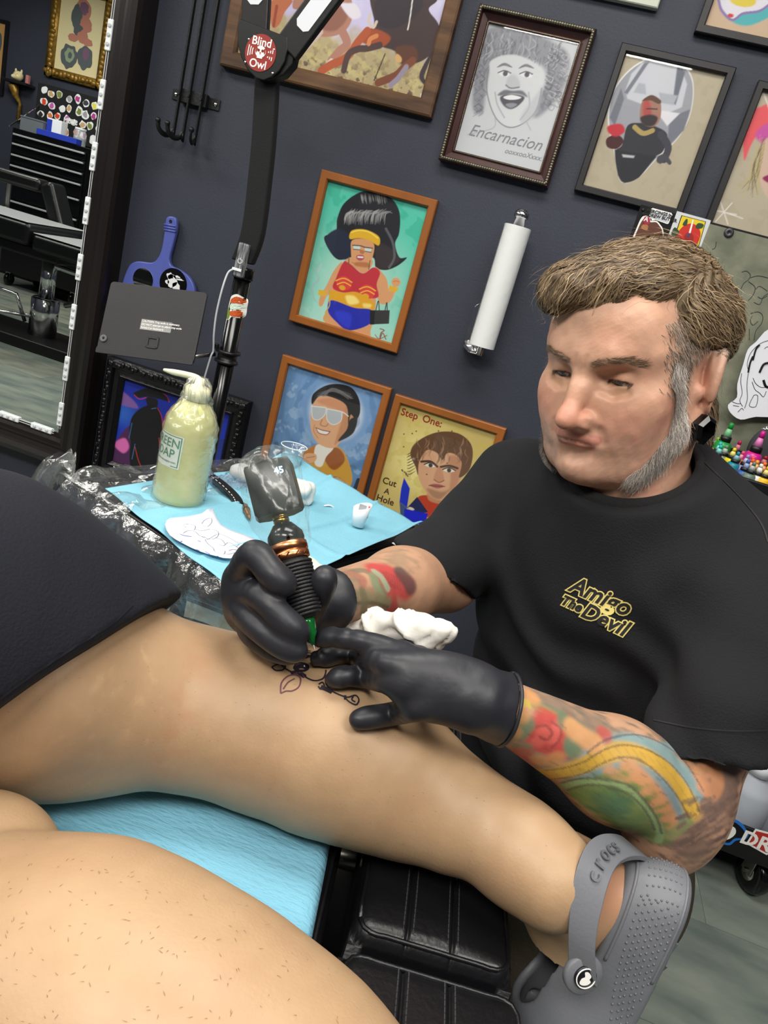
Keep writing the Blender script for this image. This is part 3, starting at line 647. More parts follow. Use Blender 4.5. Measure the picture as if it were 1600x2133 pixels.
# ---- man with the blue box
R = wrect([(822, 822), (1048, 890), (985, 1130), (760, 1055)], WALL-0.02); R = (R[0], R[1], R[3]-0.385, R[3])
t, a = picture('framed_painting', 'yellow painting of a scowling brown-haired man with a blue box, honey-brown wood frame', R, 0.0205, 0.02, M_oak, (222, 206, 130), step=0.00125)
a.k = (540, 720, 0.35); cc = a.q(980, 700); rr = np.hypot(a.X-cc[0], a.Z-cc[1])
a.lay(smooth01(0.05, 0.17, rr)*0.7, (196, 172, 104)); a.lay(smooth01(0.10, 0.02, rr)*0.8, (240, 232, 160)); a.speck((206, 186, 96), 14, 0.2, 71, 0.5)
a.poly([(940, 910), (1000, 890), (1100, 920), (1180, 1000), (1100, 1040), (960, 1000)], (190, 66, 40), 1); a.poly([(1010, 850), (1110, 880), (1100, 940), (1010, 920)], (196, 140, 100), 2)
a.poly([(955, 640), (1010, 590), (1190, 640), (1205, 760), (1180, 850), (1120, 910), (1060, 920), (1000, 880), (950, 790), (940, 700)], (216, 168, 132), 1); a.poly([(1130, 660), (1200, 680), (1190, 800), (1130, 900), (1140, 780)], (182, 124, 92), 4, op=.7)
a.poly([(930, 720), (900, 650), (920, 590), (990, 540), (1080, 512), (1180, 520), (1250, 570), (1272, 640), (1250, 740), (1190, 785), (1205, 700), (1170, 650), (1120, 640), (1090, 680), (1060, 640), (1010, 620), (980, 640), (950, 700), (945, 770)], (104, 72, 50), 1)
for k in range(60): r = random.random; sx = 930+r()*320; sy = 540+r()*120; a.line([(sx, sy), (sx+10-r()*20, sy+22), (sx-25+r()*40, sy+50)], 1.8, ((150, 110, 80), (66, 44, 32), (176, 140, 110))[int(r()*3)], op=.6, taper=True)
for k in range(8): r = random.random; a.line([(930, 620+k*18), (900-r()*15, 640+k*18), (880, 650+k*16)], 1.8, (96, 66, 46), taper=True)
for ex, ey, s in ((1020, 710, 1), (1130, 740, -1)):
    a.poly([(ex-36, ey), (ex, ey-12), (ex+36, ey+6), (ex, ey+14)], (236, 228, 218), .8); a.dot(ex, ey+2, 4.6, 4.6, (66, 60, 56)); a.line([(ex-38, ey-3), (ex, ey-14), (ex+38, ey+4)], 2.4, (60, 44, 38))
a.line([(965, 690), (1020, 690), (1060, 720)], 5, (84, 58, 44)); a.line([(1080, 722), (1130, 715), (1180, 730)], 5, (84, 58, 44)); a.poly([(1060, 730), (1040, 790), (1070, 812), (1100, 800), (1085, 735)], (200, 146, 112), 2); a.line([(1040, 796), (1070, 814), (1100, 802)], 2.2, (150, 96, 72)); a.poly([(1015, 830), (1055, 822), (1100, 836), (1060, 850)], (176, 96, 92), 1); a.line([(1010, 832), (1060, 836), (1105, 838)], 1.8, (110, 60, 56)); a.poly([(1000, 850), (1080, 870), (1130, 860), (1080, 912), (1030, 900)], (130, 92, 66), 4, op=.55)
a.poly([(862, 785), (897, 850), (880, 965), (835, 930), (845, 850)], (30, 52, 196), .8, sm=False); a.poly([(835, 930), (880, 965), (860, 1040), (840, 1000)], (66, 88, 132), .8, sm=False); a.poly([(880, 965), (940, 900), (1005, 990), (960, 1000)], (34, 42, 90), .8, sm=False); a.poly([(865, 970), (1005, 1000), (985, 1070), (858, 1040)], (24, 36, 206), .8, sm=False); a.dot(905, 970, 7, 3, (226, 214, 200))
for k in range(16): r = random.random; a.dot(840+r()*320, 470+r()*300 if r() < .4 else 500+r()*60, 1.6, 1.6, (96, 70, 40))
for k in range(7): a.dot(842+k*6+random.random()*14, 740+k*6, 1.6, 1.6, (70, 50, 34))
for k in range(5): a.dot(850+k*12, 1050+(k % 2)*8, 1.4, 1.4, (60, 44, 34))
a.build(t)
pl = WALL-0.02*0.35-0.0005; M_red = mat('rust_red_lettering', (150, 44, 26), 0.6); M_brn = mat('dark_brown_lettering', (78, 48, 30), 0.6)
def wtext(s, sz, cx, cy, m_, par, ang=0.0, bold=0.0, **kw):
    p = onY(cx, cy, pl); e = radians(ang); text(s, sz, frame_mat(p, (cos(e), 0, sin(e)), (-sin(e), 0, cos(e)), (0, -1, 0)), m_, par, 0.0001, bold=bold, **kw)
k7 = lambda x, y: (540+0.35*x, 720+0.35*y)
wtext('Step', 0.027, *k7(895, 408), M_red, t, 0, 0.0004); wtext('One:', 0.027, *k7(1030, 450), M_red, t, 0, 0.0004)
for s, x, y, sz in (('Cut', 775, 813, .026), ('A', 760, 868, .022), ('Hole', 750, 920, .026), ('in', 738, 963, .022), ('a Box...', 770, 1022, .025)): wtext(s, sz, *k7(x, y), M_brn, t, 0, 0.0004)

# ---- straw-hatted swordsman before a red sun, carved black frame
R0 = wrect([(222, 740), (520, 815), (470, 1010), (190, 985)], WALL-0.03)
R = (-1.218, -0.79, 0.385, 0.735)
c = onY(222, 742, WALL-0.035); c2 = onY(522, 815, WALL-0.035); R = (c[0], c2[0], c[2]-0.36, c[2])
t, a = picture('framed_painting', 'painting of a straw-hatted figure before a red sun, carved black frame behind the stand', R, 0.055, 0.035, M_ornblk, (28, 54, 176), step=0.0017,
               prof=[(0, 0.001), (0, 0.028), (0.008, 0.036), (0.024, 0.038), (0.028, 0.026), (0.04, 0.022), (0.046, 0.026), (0.055, 0.016), (0.055, 0.001)], glass=False)
x0, x1, z0, z1 = R
for (p, q, n) in [((x0, z1), (x1, z1), 34), ((x0, z0), (x1, z0), 34), ((x0, z0), (x0, z1), 28), ((x1, z0), (x1, z1), 28)]:
    b = MB()
    for k in range(n):
        f = (k+0.5)/n; px = min(max(p[0]+(q[0]-p[0])*f, x0+0.014), x1-0.014); pz = min(max(p[1]+(q[1]-p[1])*f, z0+0.014), z1-0.014)
        b.ball((px+random.uniform(-.004, .004), WALL-0.036, pz+random.uniform(-.004, .004)), (random.uniform(.005, .010), 0.006, random.uniform(.005, .010)), 4)
    tag(b.build('carved_edge', M_ornblk, t, smooth=True), kind='stuff')
a.k = (0, 400, 0.3125)
a.lay(smooth01(0.02, 0.2, a.Z-a.b[2]-0.3*(a.X-a.b[0]))*0.7, (18, 34, 140)); a.lay(smooth01(0.06, 0.0, np.abs(a.Z-a.q(900, 1500)[1]))*smooth01(0.1, 0.0, a.X-a.b[0])*0.7, (50, 110, 200))
a.poly([(780, 1310), (880, 1380), (920, 1440), (850, 1430), (780, 1400)], (120, 84, 150), 3); a.dot(1270, 1600, 72, 70, (206, 40, 34), 0, 1.5)
a.poly([(750, 1700), (860, 1560), (900, 1640), (880, 1830), (740, 1830)], (70, 34, 76), 3); a.poly([(760, 1680), (830, 1640), (860, 1700), (820, 1740)], (206, 100, 170), 3); a.poly([(1040, 1700), (1500, 1650), (1560, 1900), (1000, 1900)], (30, 50, 130), 3)
a.poly([(890, 1340), (960, 1310), (1020, 1290), (1034, 1260), (1050, 1300), (1100, 1350), (1130, 1395), (1060, 1380), (980, 1365), (920, 1370)], (18, 16, 22), 1); a.poly([(975, 1370), (1050, 1385), (1040, 1440), (990, 1430)], (20, 16, 20), 1)
a.poly([(960, 1430), (1050, 1430), (1080, 1520), (1085, 1640), (1060, 1840), (880, 1840), (870, 1660), (860, 1620), (880, 1500)], (16, 15, 20), 1)
for pts in ([(895, 1352), (930, 1380), (975, 1370)], [(1060, 1320), (1110, 1360), (1128, 1400)], [(1050, 1440), (1078, 1500), (1086, 1600)], [(900, 1700), (920, 1780), (940, 1830)], [(1060, 1640), (1070, 1760)]): a.line(pts, 1.8, (206, 50, 48), op=.8)
for pts in ([(880, 1540), (860, 1640)], [(900, 1680), (880, 1780)], [(1010, 1445), (1040, 1440)]): a.line(pts, 1.6, (70, 130, 190), op=.7)
a.line([(1130, 1300), (1180, 1335), (1220, 1330)], 2, (20, 22, 60)); a.build(t)

# ================================================================ big framed mirror and the room it shows
M_mirror = mat('mirror_silver', (232, 236, 234), 0.0, 1.0)
M_mfr = mat('black_brown_moulding', (24, 20, 19), 0.3, var=0.25, vscale=10, stretch=(6, 6, 0.3))
YM = WALL-0.045
gx1, gz0 = -1.338, 0.378; gx0, gz1 = -2.45, 2.05; fw = 0.088
t = thing('wall_mirror', 'large wall mirror in a wide black moulded frame with a strip of small white lamps', 'mirror', ((gx0+gx1)/2, WALL, gz0-fw))
pm = [(0, 0.001), (0, 0.066), (0.006, 0.078), (0.02, 0.082), (0.034, 0.076), (0.038, 0.066), (0.05, 0.062), (0.062, 0.066), (0.072, 0.064), (0.08, 0.05), (0.094, 0.047), (0.094, 0.001)]
mitred(t, gx0-fw, gx1+fw, gz0-fw, gz1+fw, pm, M_mfr)
MB().bb(gx0-0.004, gx1+0.004, YM, YM+0.006, gz0-0.004, gz1+0.004).build('mirror_glass', M_mirror, t)
M_led = mat('white_lamp_housing', (232, 236, 238), 0.35); M_lens = mat('clear_lens', (190, 196, 200), 0.15); M_wire = mat('white_wire', (205, 208, 210), 0.4)
lens = []
def led(cx, cz, vert):
    b = MB(); a_, c_ = (0.0085, 0.036) if vert else (0.036, 0.0085)
    b.bb(cx-a_, cx+a_, YM-0.008, YM-0.0005, cz-c_, cz+c_); o = b.build('strip_lamp', M_led, t, bevel=0.003)
    b = MB()
    for k in (-1, 0, 1):
        p = (cx, cz+k*0.021) if vert else (cx+k*0.021, cz); b.lathe([(0.0048, 0), (0.0048, 0.002), (0.003, 0.003)], (p[0], YM-0.008, p[1]), (0, -1, 0), n=12)
    b.build('lens', M_lens, o)
zz = gz0+0.035
for k in range(12):
    led(gx1-0.004, zz+0.03, True); zz += 0.150 if k % 2 else 0.138
for k in range(7): led(gx1-0.062-k*0.115, gz0+0.003, False)
b = MB()
for off in (-0.003, 0.003): b.tube([(gx1-0.004+off, YM-0.003, gz0+0.02), (gx1-0.004+off, YM-0.003, gz1)], 0.0012, 6); b.tube([(gx1-0.02, YM-0.003, gz0+0.003+off), (gx0, YM-0.003, gz0+0.003+off)], 0.0012, 6)
b.build('wire', M_wire, t)

def mir(x, y, Yv): p = onY(x, y, Yv); p[1] = 2*YM-p[1]; return p      # where a thing seen in the mirror really stands
FW = Y0                                                             # face of the wall behind the camera
VW = 2*YM-FW
# gold ornate frame on the far wall
M_gold = mat('antique_gold', (150, 116, 50), 0.42, 0.55, var=0.35, vscale=40, bump=0.8, bscale=60)
a0 = mir(97, 150, VW); a1 = mir(200, 185, VW)
gx, gX, gz_, gZ = a0[0], a0[0]+0.60, a0[2]-0.03, a0[2]+0.72
t = thing('gold_picture_frame', 'ornate gold frame with a tattoo-style drawing on cream paper, seen in the mirror', 'picture', ((gx+gX)/2, FW, gz_))
def rail(b, x0, x1, z0, z1, n, ax):
    for k in range(n):
        f = (k+0.5)/n; x = x0+(x1-x0)*f if ax == 'x' else (x0+x1)/2; z = z0+(z1-z0)*f if ax == 'z' else (z0+z1)/2
        b.ball((x+random.uniform(-.006, .006), FW+0.03, z+random.uniform(-.006, .006)), (random.uniform(.02, .034), 0.018, random.uniform(.02, .034)), 5)
for (x0, x1, z0, z1, n, ax) in [(gx, gX, gz_, gz_+0.075, 16, 'x'), (gx, gX, gZ-0.075, gZ, 16, 'x'), (gx, gx+0.08, gz_, gZ, 20, 'z'), (gX-0.08, gX, gz_, gZ, 20, 'z')]:
    b = MB(); b.bb(x0, x1, FW+0.002, FW+0.03, z0, z1); rail(b, x0, x1, z0, z1, n, ax); b.build('carved_rail', M_gold, t, smooth=True)
MB().bb(gx+0.06, gX-0.06, FW+0.002, FW+0.012, gz_+0.06, gZ-0.06).build('paper', mat('cream_paper', (226, 212, 166), 0.6), t)
def blob(par, cx, cz, rx, rz, Y, m, name='drawing', n=18, seed=0, j=0.12, t_=0.0012, rot=0):
    r = random.Random(seed); P = []
    for k in range(n):
        w_ = 2*pi*k/n; f = 1+r.uniform(-j, j); u, v = rx*f*cos(w_), rz*f*sin(w_); P.append((cx+u*cos(rot)-v*sin(rot), cz+u*sin(rot)+v*cos(rot)))
    P = [tuple(p) for p in spline(P, 3, True)]
    return MB().prism([(-p[0], p[1]) for p in P], (0, Y, 0), (-1, 0, 0), (0, 0, 1), 0.0, t_).build(name, m, par)
cxg = (gx+gX)/2; yb = FW+0.0122
gm = [mat('faded_rose_ink', (186, 122, 104), .6), mat('plum_ink', (120, 86, 110), .6), mat('slate_ink', (84, 92, 96), .6), mat('pale_green_ink', (140, 156, 128), .6)]
for k, (ux, uz, rx, rz, mi) in enumerate([(0, .56, .075, .085, 0), (0.01, .57, .045, .05, 1), (-.06, .5, .05, .09, 2), (.05, .45, .06, .06, 0), (-.02, .4, .05, .05, 2), (.03, .36, .05, .05, 0), (-.07, .34, .05, .03, 0), (.09, .33, .05, .03, 0), (-.09, .19, .085, .095, 2), (-.085, .2, .05, .055, 3), (-.08, .2, .02, .025, 2), (.08, .21, .075, .09, 2), (.09, .24, .03, .05, 1)]):
    blob(t, cxg+ux*0.9, gz_+ux*0+uz*1.02, rx, rz, yb+k*0.0004, gm[mi], seed=k)
# small frame at the far left of the mirror, wall shelf with a skull
a0 = mir(8, 200, VW)
t = thing('framed_drawing', 'tan picture in a dark frame at the mirror\'s left edge', 'picture', (a0[0]-0.2, FW, a0[2]))
for q in [(a0[0]-.4, a0[0], a0[2], a0[2]+.03), (a0[0]-.4, a0[0], a0[2]+.57, a0[2]+.6), (a0[0]-.4, a0[0]-.37, a0[2]+.03, a0[2]+.57), (a0[0]-.03, a0[0], a0[2]+.03, a0[2]+.57)]: MB().bb(q[0], q[1], FW+.001, FW+.025, q[2], q[3]).build('frame_rail', M_blkwood, t)
MB().bb(a0[0]-.372, a0[0]-.028, FW+.001, FW+.012, a0[2]+.028, a0[2]+.572).build('paper', mat('tan_paper', (196, 150, 92), .6), t); blob(t, a0[0]-.12, a0[2]+.4, .06, .12, FW+.0125, gm[2], seed=33)
a0 = mir(10, 162, VW-0.09); a1 = mir(60, 176, VW-0.09)
t = thing('wall_shelf', 'small dark wall shelf on a carved gold bracket, seen in the mirror', 'shelf', ((a0[0]+a1[0])/2, FW, a0[2]-.3))
MB().bb(a0[0], a1[0], FW+.001, FW+.13, a0[2]-.022, a0[2]).build('board', M_blkwood, t, bevel=.003)
b = MB(); cx = a0[0]+.11
b.tube([(cx-.03, FW+.07, a0[2]-.03), (cx-.02, FW+.05, a0[2]-.11), (cx+.02, FW+.03, a0[2]-.17), (cx+.015, FW+.025, a0[2]-.30)], [.045, .03, .014, .02], 8); b.build('bracket', M_gold, t, smooth=True)
t = thing('animal_skull', 'small cream animal skull on the wall shelf', 'skull', (cx, FW+.07, a0[2]+.002)); M_bone = mat('bone', (220, 206, 160), .6)
g = Sdf((cx-.07, FW+.0, a0[2]), (cx+.07, FW+.15, a0[2]+.1), .004)
g.ell((cx, FW+.06, a0[2]+.045), (.042, .045, .04), .02).ell((cx, FW+.105, a0[2]+.028), (.022, .035, .02), .02)
for s in (-1, 1): g.ell((cx+s*.02, FW+.1, a0[2]+.05), (.012, .014, .012), .004, 's'); g.ell((cx+s*.03, FW+.06, a0[2]+.085), (.01, .008, .02), .01)
V, Fq = g.mesh(); link_mesh('cranium', np_mesh('cranium', V, Fq), M_bone, t, True)
M_pink = mat('pink_card', (190, 120, 120), .6); p = a1
tag(MB().bb(p[0]-.05, p[0]-.02, FW+.05, FW+.08, a0[2]+.001, a0[2]+.07).build('candle', M_pink, bevel=.004), 'short pink candle at the end of the wall shelf', 'candle')
# rolling tool chest with sticker-covered lid
c0 = mir(25, 257, VW-.59); YC = c0[1]; cx0, cx1, ct = c0[0], c0[0]+.78, 1.285
M_chest = mat('black_enamel', (10, 10, 12), .22)
t = thing('tool_chest', 'black tool chest with chrome drawer pulls and a sticker-covered open lid, seen in the mirror', 'tool chest', ((cx0+cx1)/2, YC-.25, 0))
MB().bb(cx0, cx1, YC-.5, YC-.012, .12, ct).build('body', M_chest, t, bevel=.006)
zt = ct-.03
for h_ in (.075, .085, .085, .12, .16, .2, .2):
    d_ = MB().bb(cx0+.02, cx1-.06, YC-.012, YC, zt-h_+.006, zt-.004).build('drawer', M_chest, t, bevel=.003)
    MB().bb(cx0+.03, cx1-.07, YC, YC+.018, zt-.026, zt-.012).build('pull', mat('satin_aluminium', (205, 207, 210), .4, .6), d_, bevel=.003); zt -= h_
for sx in (cx0+.06, cx1-.06):
    for sy in (YC-.44, YC-.07): b = MB(); b.lathe([(.05, -.016), (.056, -.01), (.056, .01), (.05, .016)], (sx, sy, .056), (1, 0, 0), 20); o = b.build('caster', M_gloss, t, True); MB().bb(sx-.022, sx+.022, sy-.02, sy+.02, .05, .12).build('fork', M_steel, o)
ly = 2*YM-(VW-.2)
MB().bb(cx0-.11, cx1-.05, ly-.012, ly, ct+.02, ct+.42).build('lid', M_matblk, t, bevel=.004)
MB().tube([(cx0-.05, YC-.03, ct), (cx0-.08, ly, ct+.24)], .006, 8).build('lid_stay', M_chrome, t)
sp = [(190, 90, 170), (120, 130, 60), (60, 60, 66), (200, 90, 60), (210, 120, 70), (230, 232, 234), (150, 150, 156), (220, 210, 80), (70, 74, 84), (206, 70, 40), (196, 160, 110), (170, 60, 130), (90, 60, 90), (40, 40, 46)]
lx0, lx1 = cx0-.08, cx1-.09; kk = 0
for rj in range(4):
    for ci in range(9):
        px = lx0+.03+(lx1-lx0-.05)*(ci+.5*(rj % 2)*.6)/8.6+random.uniform(-.012, .012); pz = ct+.36-rj*.088+random.uniform(-.012, .012); kk += 1
        if px > lx1: continue
        o = blob(t, px, pz, random.uniform(.026, .036), random.uniform(.026, .038), ly, M_white, 'sticker', 10, kk, .18, .0012)
        c_ = sp[(kk*5+rj) % len(sp)]; blob(o, px, pz, .021, .023, ly+.0012, mat('sticker_print_%d' % (sp.index(c_)), c_, .5), 'sticker_print', 9, kk+50, .3, .0008)
text('SCUM', .052, frame_mat((lx0+.33, ly+.003, ct+.18), (-1, 0, 0), (0, 0, 1), (0, 1, 0)), M_white, t, .001, bold=.002)
# things on the chest
def boxthing(name, label, cat, x, y, w_, d_, h_, m, z=ct+.001, rz=0.0):
    o = MB().bb(-w_/2, w_/2, -d_/2, d_/2, 0, h_).build(name, m, bevel=.004); o.location = (x, y, z); o.rotation_euler = (0, 0, rz); return tag(o, label, cat)
def tray_box(name, label, x, y, w_, d_, h_, m):
    t = thing(name, label, 'container', (x, y, ct)); e = .003
    MB().bb(x-w_/2, x+w_/2, y-d_/2, y+d_/2, ct+.001, ct+.004).build('bottom', m, t)
    for q in ((x-w_/2, x+w_/2, y-d_/2, y-d_/2+e), (x-w_/2, x+w_/2, y+d_/2-e, y+d_/2), (x-w_/2, x-w_/2+e, y-d_/2+e, y+d_/2-e), (x+w_/2-e, x+w_/2, y-d_/2+e, y+d_/2-e)): MB().bb(*q, ct+.004, ct+h_).build('side', m, t)
    MB().bb(x-w_/2-.004, x+w_/2+.004, y-d_/2-.004, y+d_/2+.004, ct+h_, ct+h_+.012).build('lid', m, t, bevel=.003)
tray_box('storage_box', 'translucent grey storage box on the left end of the reflected tool chest', cx0+.12, YC-.16, .22, .16, .10, mat('smoky_plastic', (110, 116, 122), .3, alpha=.75))
o = boxthing('carton', 'white and blue carton standing on the reflected tool chest', 'box', cx0+.31, YC-.15, .14, .08, .15, M_white)
q = MB().bb(-.07, -.02, .0401, .0412, .01, .14).build('blue_band', mat('cobalt_print', (40, 60, 170), .4), o)
boxthing('flat_carton', 'long flat cobalt blue carton at the front edge of the reflected tool chest', 'box', cx0+.42, YC-.045, .38, .075, .045, MATS['cobalt_print'])
t = thing('clear_jar', 'clear plastic jar beside the blue carton on the reflected chest', 'jar', (cx0+.52, YC-.17, ct)); b = MB(); b.lathe([(.045, .001), (.05, .01), (.05, .10), (.042, .115), (.042, .125)], (cx0+.52, YC-.17, ct), n=20); b.build('body', film('jar_film', (220, 226, 226), .35), t, True); b = MB(); b.lathe([(.045, .125), (.045, .14)], (cx0+.52, YC-.17, ct), n=20); b.build('lid', M_white, t)

# the second tattoo chair
M_leath = mat('black_leather', (13, 13, 15), .34, bump=.25, bscale=180); M_wrap = mat('grey_clear_wrap_on_leather', (165, 168, 170), .25, bump=.5, bscale=12)
t = thing('tattoo_chair', 'black hydraulic tattoo chair wrapped in clear film, seen in the mirror', 'chair', (-3.25, 2*YM-4.22, 0))
yc = 2*YM-4.22
MB().bb(-4.1, -2.75, yc-.22, yc+.22, .001, .07).build('base_plate', M_black, t, bevel=.012)
b = MB(); b.lathe([(.085, .07), (.085, .30), (.075, .31)], (-3.22, yc, 0), n=32); b.build('column', M_chrome, t, True)
b = MB(); b.lathe([(.045, .31), (.045, .56)], (-3.22, yc, 0), n=24); b.build('piston', M_chrome, t, True)
b = MB(); b.tube([(-3.30, yc+.07, .14), (-3.34, yc+.12, .30), (-3.5, yc+.16, .31), (-3.75, yc+.2, .33)], .012, 10); b.build('pump_pedal', M_chrome, t, True)
b = MB(); b.tube([(-3.24, yc+.1, .19), (-3.5, yc+.22, .17), (-3.9, yc+.26, .16)], .010, 10); b.build('foot_lever', M_chrome, t, True)
b = MB(); b.tube([(-3.08, yc, .30), (-2.7, yc, .46)], .016, 8); b.build('brace', M_steel, t); b = MB(); b.tube([(-3.2, yc, .52), (-2.5, yc, .50)], .018, 10); b.build('support_tube', M_chrome, t)
MB().bb(-4.25, -3.02, yc-.20, yc+.20, .555, .62).build('seat_pan', M_black, t, bevel=.015)
MB().bb(-4.35, -3.18, yc-.28, yc+.28, .62, .75).build('seat_cushion', [M_leath], t, bevel=.03, seg=4)
MB().bb(-4.34, -3.19, yc-.275, yc+.275, .7505, .756).build('clear_wrap', M_wrap, t, bevel=.003)
MB().bb(-3.17, -2.3, yc-.26, yc+.26, .60, .70).build('leg_rest', M_leath, t, bevel=.03, seg=4)
MB().bb(-3.16, -2.31, yc-.255, yc+.255, .7005, .705).build('leg_rest_wrap', M_wrap, t, bevel=.003)
R_ = Matrix.Rotation(radians(-18), 3, 'Y'); MB().box((-4.32, yc, 1.12), (.13, .5, .78), R_).build('backrest', M_leath, t, bevel=.04, seg=4)
# its arm rests beyond the seat
for sy in (-1, 1):
    if sy > 0: continue
    b = MB(); b.bb(-4.15, -3.62, yc-.46, yc-.32, .90, .985); o = b.build('armrest', M_leath, t, bevel=.03, seg=4)
    b = MB(); b.tube([(-3.9, yc-.39, .9), (-3.9, yc-.39, .74), (-3.9, yc-.25, .69)], .018, 10); b.build('armrest_post', M_steel, o)
MB().box((-3.50, yc-.39, .82), (.10, .16, .34), Matrix.Rotation(radians(-25), 3, 'Y')).build('hand_pad', M_leath, t, bevel=.03, seg=4)
# rolling stool base and a red bin further back
M_redb = mat('red_plastic', (190, 34, 48), .4)
bx = mir(166, 640, 5.75); t = thing('waste_bin', 'red tapered waste bin at the mirror edge', 'bin', (bx[0]+.1, bx[1], 0)); b = MB(); b.lathe([(.13, .001), (.17, .5), (.18, .5), (.18, .52), (.165, .52), (.126, .01)], (bx[0]+.16, bx[1], 0), n=28); b.build('body', M_redb, t, True); b = MB(); b.lathe([(.184, .505), (.188, .512), (.184, .52), (.166, .52), (.166, .505)], (bx[0]+.16, bx[1], 0), n=28); b.build('rim', M_redb, t, True)
sx, sy = -3.02, 2*YM-4.85; t = thing('rolling_stool', 'black five-legged rolling stool reflected behind the chair', 'stool', (sx, sy, 0))
b = MB(); b.lathe([(.17, .44), (.19, .46), (.19, .50), (.17, .52)], (sx, sy, 0), n=28); b.build('seat', M_leath, t, True); b = MB(); b.lathe([(.03, .12), (.03, .44)], (sx, sy, 0), n=16); b.build('column', M_chrome, t, True)
for k in range(5):
    w_ = 2*pi*k/5+.3; e = np.array([cos(w_), sin(w_), 0]); p = np.array([sx, sy, 0.]); b = MB(); b.tube([p+[0, 0, .12], p+e*.27+[0, 0, .09]], [.026, .02], 8); o = b.build('leg', M_black, t); b = MB(); b.ball(p+e*.27+[0, 0, .031], (.03, .03, .03), 8); b.build('caster', M_gloss, o, True)

# ================================================================ things between wall and tray
# ---- iron hook rack
Yk = WALL-.016; c = onY(405, 200, Yk)
M_iron = mat('black_wrought_iron', (16, 17, 19), .45, bump=.3, bscale=120)
t = thing('hook_rack', 'black iron wall rack with three long hooks', 'hook rack', (c[0], WALL, c[2]-.12))
pl_ = onY(362, 196, WALL-.004); pr_ = onY(456, 219, WALL-.004); pz = (pl_[2]+pr_[2])/2
MB().bb(pl_[0]-.004, pr_[0]+.002, WALL-.004, WALL-.001, pz-.013, pz+.013).build('back_plate', M_iron, t, bevel=.001)
MB().bb(pl_[0]+.024, pr_[0]-.028, WALL-.02, WALL-.004, pz-.016, pz+.016).build('cross_bar', M_iron, t, bevel=.002)
for x in (pl_[0]+.006, pr_[0]-.010): b = MB(); b.lathe([(.006, 0), (.005, .002), (.002, .0035)], (x, WALL-.004, pz), (0, -1, 0), 12); b.build('screw', M_chrome, t, True)
for k, (xt, xb, yb_, tip) in enumerate([(402, 362, 281, (340, 258)), (423, 382, 288, (368, 268)), (448, 410, 296, (424, 281))]):
    pt = onY(xt, 0, WALL-.03); pb = onY(xb, yb_-14, WALL-.03); xx = (pt[0]+pb[0])/2; P = []
    pth = [(xx, WALL-.024, 1.78), (xx, WALL-.024, pb[2]+.02), (xx, WALL-.026, pb[2]), (xx-.004, WALL-.034, pb[2]-.016), (xx-.011, WALL-.05, pb[2]-.021), (xx-.018, WALL-.066, pb[2]-.012), (xx-.021, WALL-.07, pb[2]+.006)]
    if k == 2: pth = pth[:3]+[(xx+.002, WALL-.034, pb[2]-.016), (xx+.006, WALL-.05, pb[2]-.021), (xx+.010, WALL-.066, pb[2]-.012), (xx+.012, WALL-.07, pb[2]+.006)]
    sp_ = spline(pth, 5); b = MB(); b.tube(sp_, .0064, 8, flat=.5); o = b.build('hook', M_iron, t, True)
    b = MB(); b.ball(sp_[-1], .0068, 6); b.build('hook_knob', M_iron, o, True); b = MB(); b.lathe([(.0035, 0), (.0025, .002)], (xx, WALL-.03, pz), (0, -1, 0), 10); b.build('rivet', M_iron, o)
# ---- purple hand mirror hung by its handle
M_pur = mat('periwinkle_plastic', (84, 96, 172), .32)
S = .3125; Yh = WALL-.013
def hp(x, y): p = onY(x*S, 400+y*S, Yh); return (p[0], p[2])
t = thing('hand_mirror', 'periwinkle blue plastic hand mirror hanging upside down by its handle', 'hand mirror', (hp(1090, 600)[0], WALL, hp(1090, 600)[1]-.12))
out = [hp(*q) for q in ((1145, 163), (1175, 172), (1186, 200), (1184, 260), (1160, 360), (1140, 440), (1150, 490), (1200, 515), (1262, 560), (1298, 620), (1306, 690))]
cxm = hp(1063, 560)[0]; rt_ = out; top = rt_[-1]
lft = [hp(*q) for q in ((826, 600), (850, 530), (880, 480), (930, 462), (1020, 470), (1060, 440), (1085, 380), (1105, 260), (1112, 195), (1122, 170))]
zb_ = hp(1063, 600)[1]-.125
low = [(rt_[-1][0]+.002, zb_+.05), (rt_[-1][0]-.03, zb_+.008), (cxm, zb_), (lft[0][0]+.03, zb_+.008), (lft[0][0]-.002, zb_+.05)]
O_ = spline(rt_+low+lft, 4, True)
hm = MB().prism([tuple(p) for p in O_], (0, Yh+.006, 0), (1, 0, 0), (0, 0, 1), 0, .014).build('body', M_pur, t, bevel=.004, seg=3)
hc = hp(1148, 198); b = MB(); b.lathe([(.0045, -.0001), (.0045, .001)], (hc[0], Yh-.008, hc[1]), (0, -1, 0), 14); b.build('hanging_nail', M_iron, t)
for y in (225, 243, 261):
    p, q = hp(1105, y-8), hp(1182, y+6); b = MB(); b.tube([(p[0], Yh-.008, p[1]), (q[0], Yh-.008, q[1])], .0028, 8); b.build('grip_ridge', M_pur, t, True)
p = hp(965, 585); b = MB(); b.lathe([(.031, 0), (.031, .0012)], (p[0], Yh-.008, p[1]), (0, -1, 0), 32); b.build('round_mirror', M_mirror, t)
p = hp(1165, 612); b = MB(); b.lathe([(.041, 0), (.041, .0012)], (p[0], Yh-.008, p[1]), (0, -1, 0), 32); so = b.build('round_sticker', M_gloss, t)
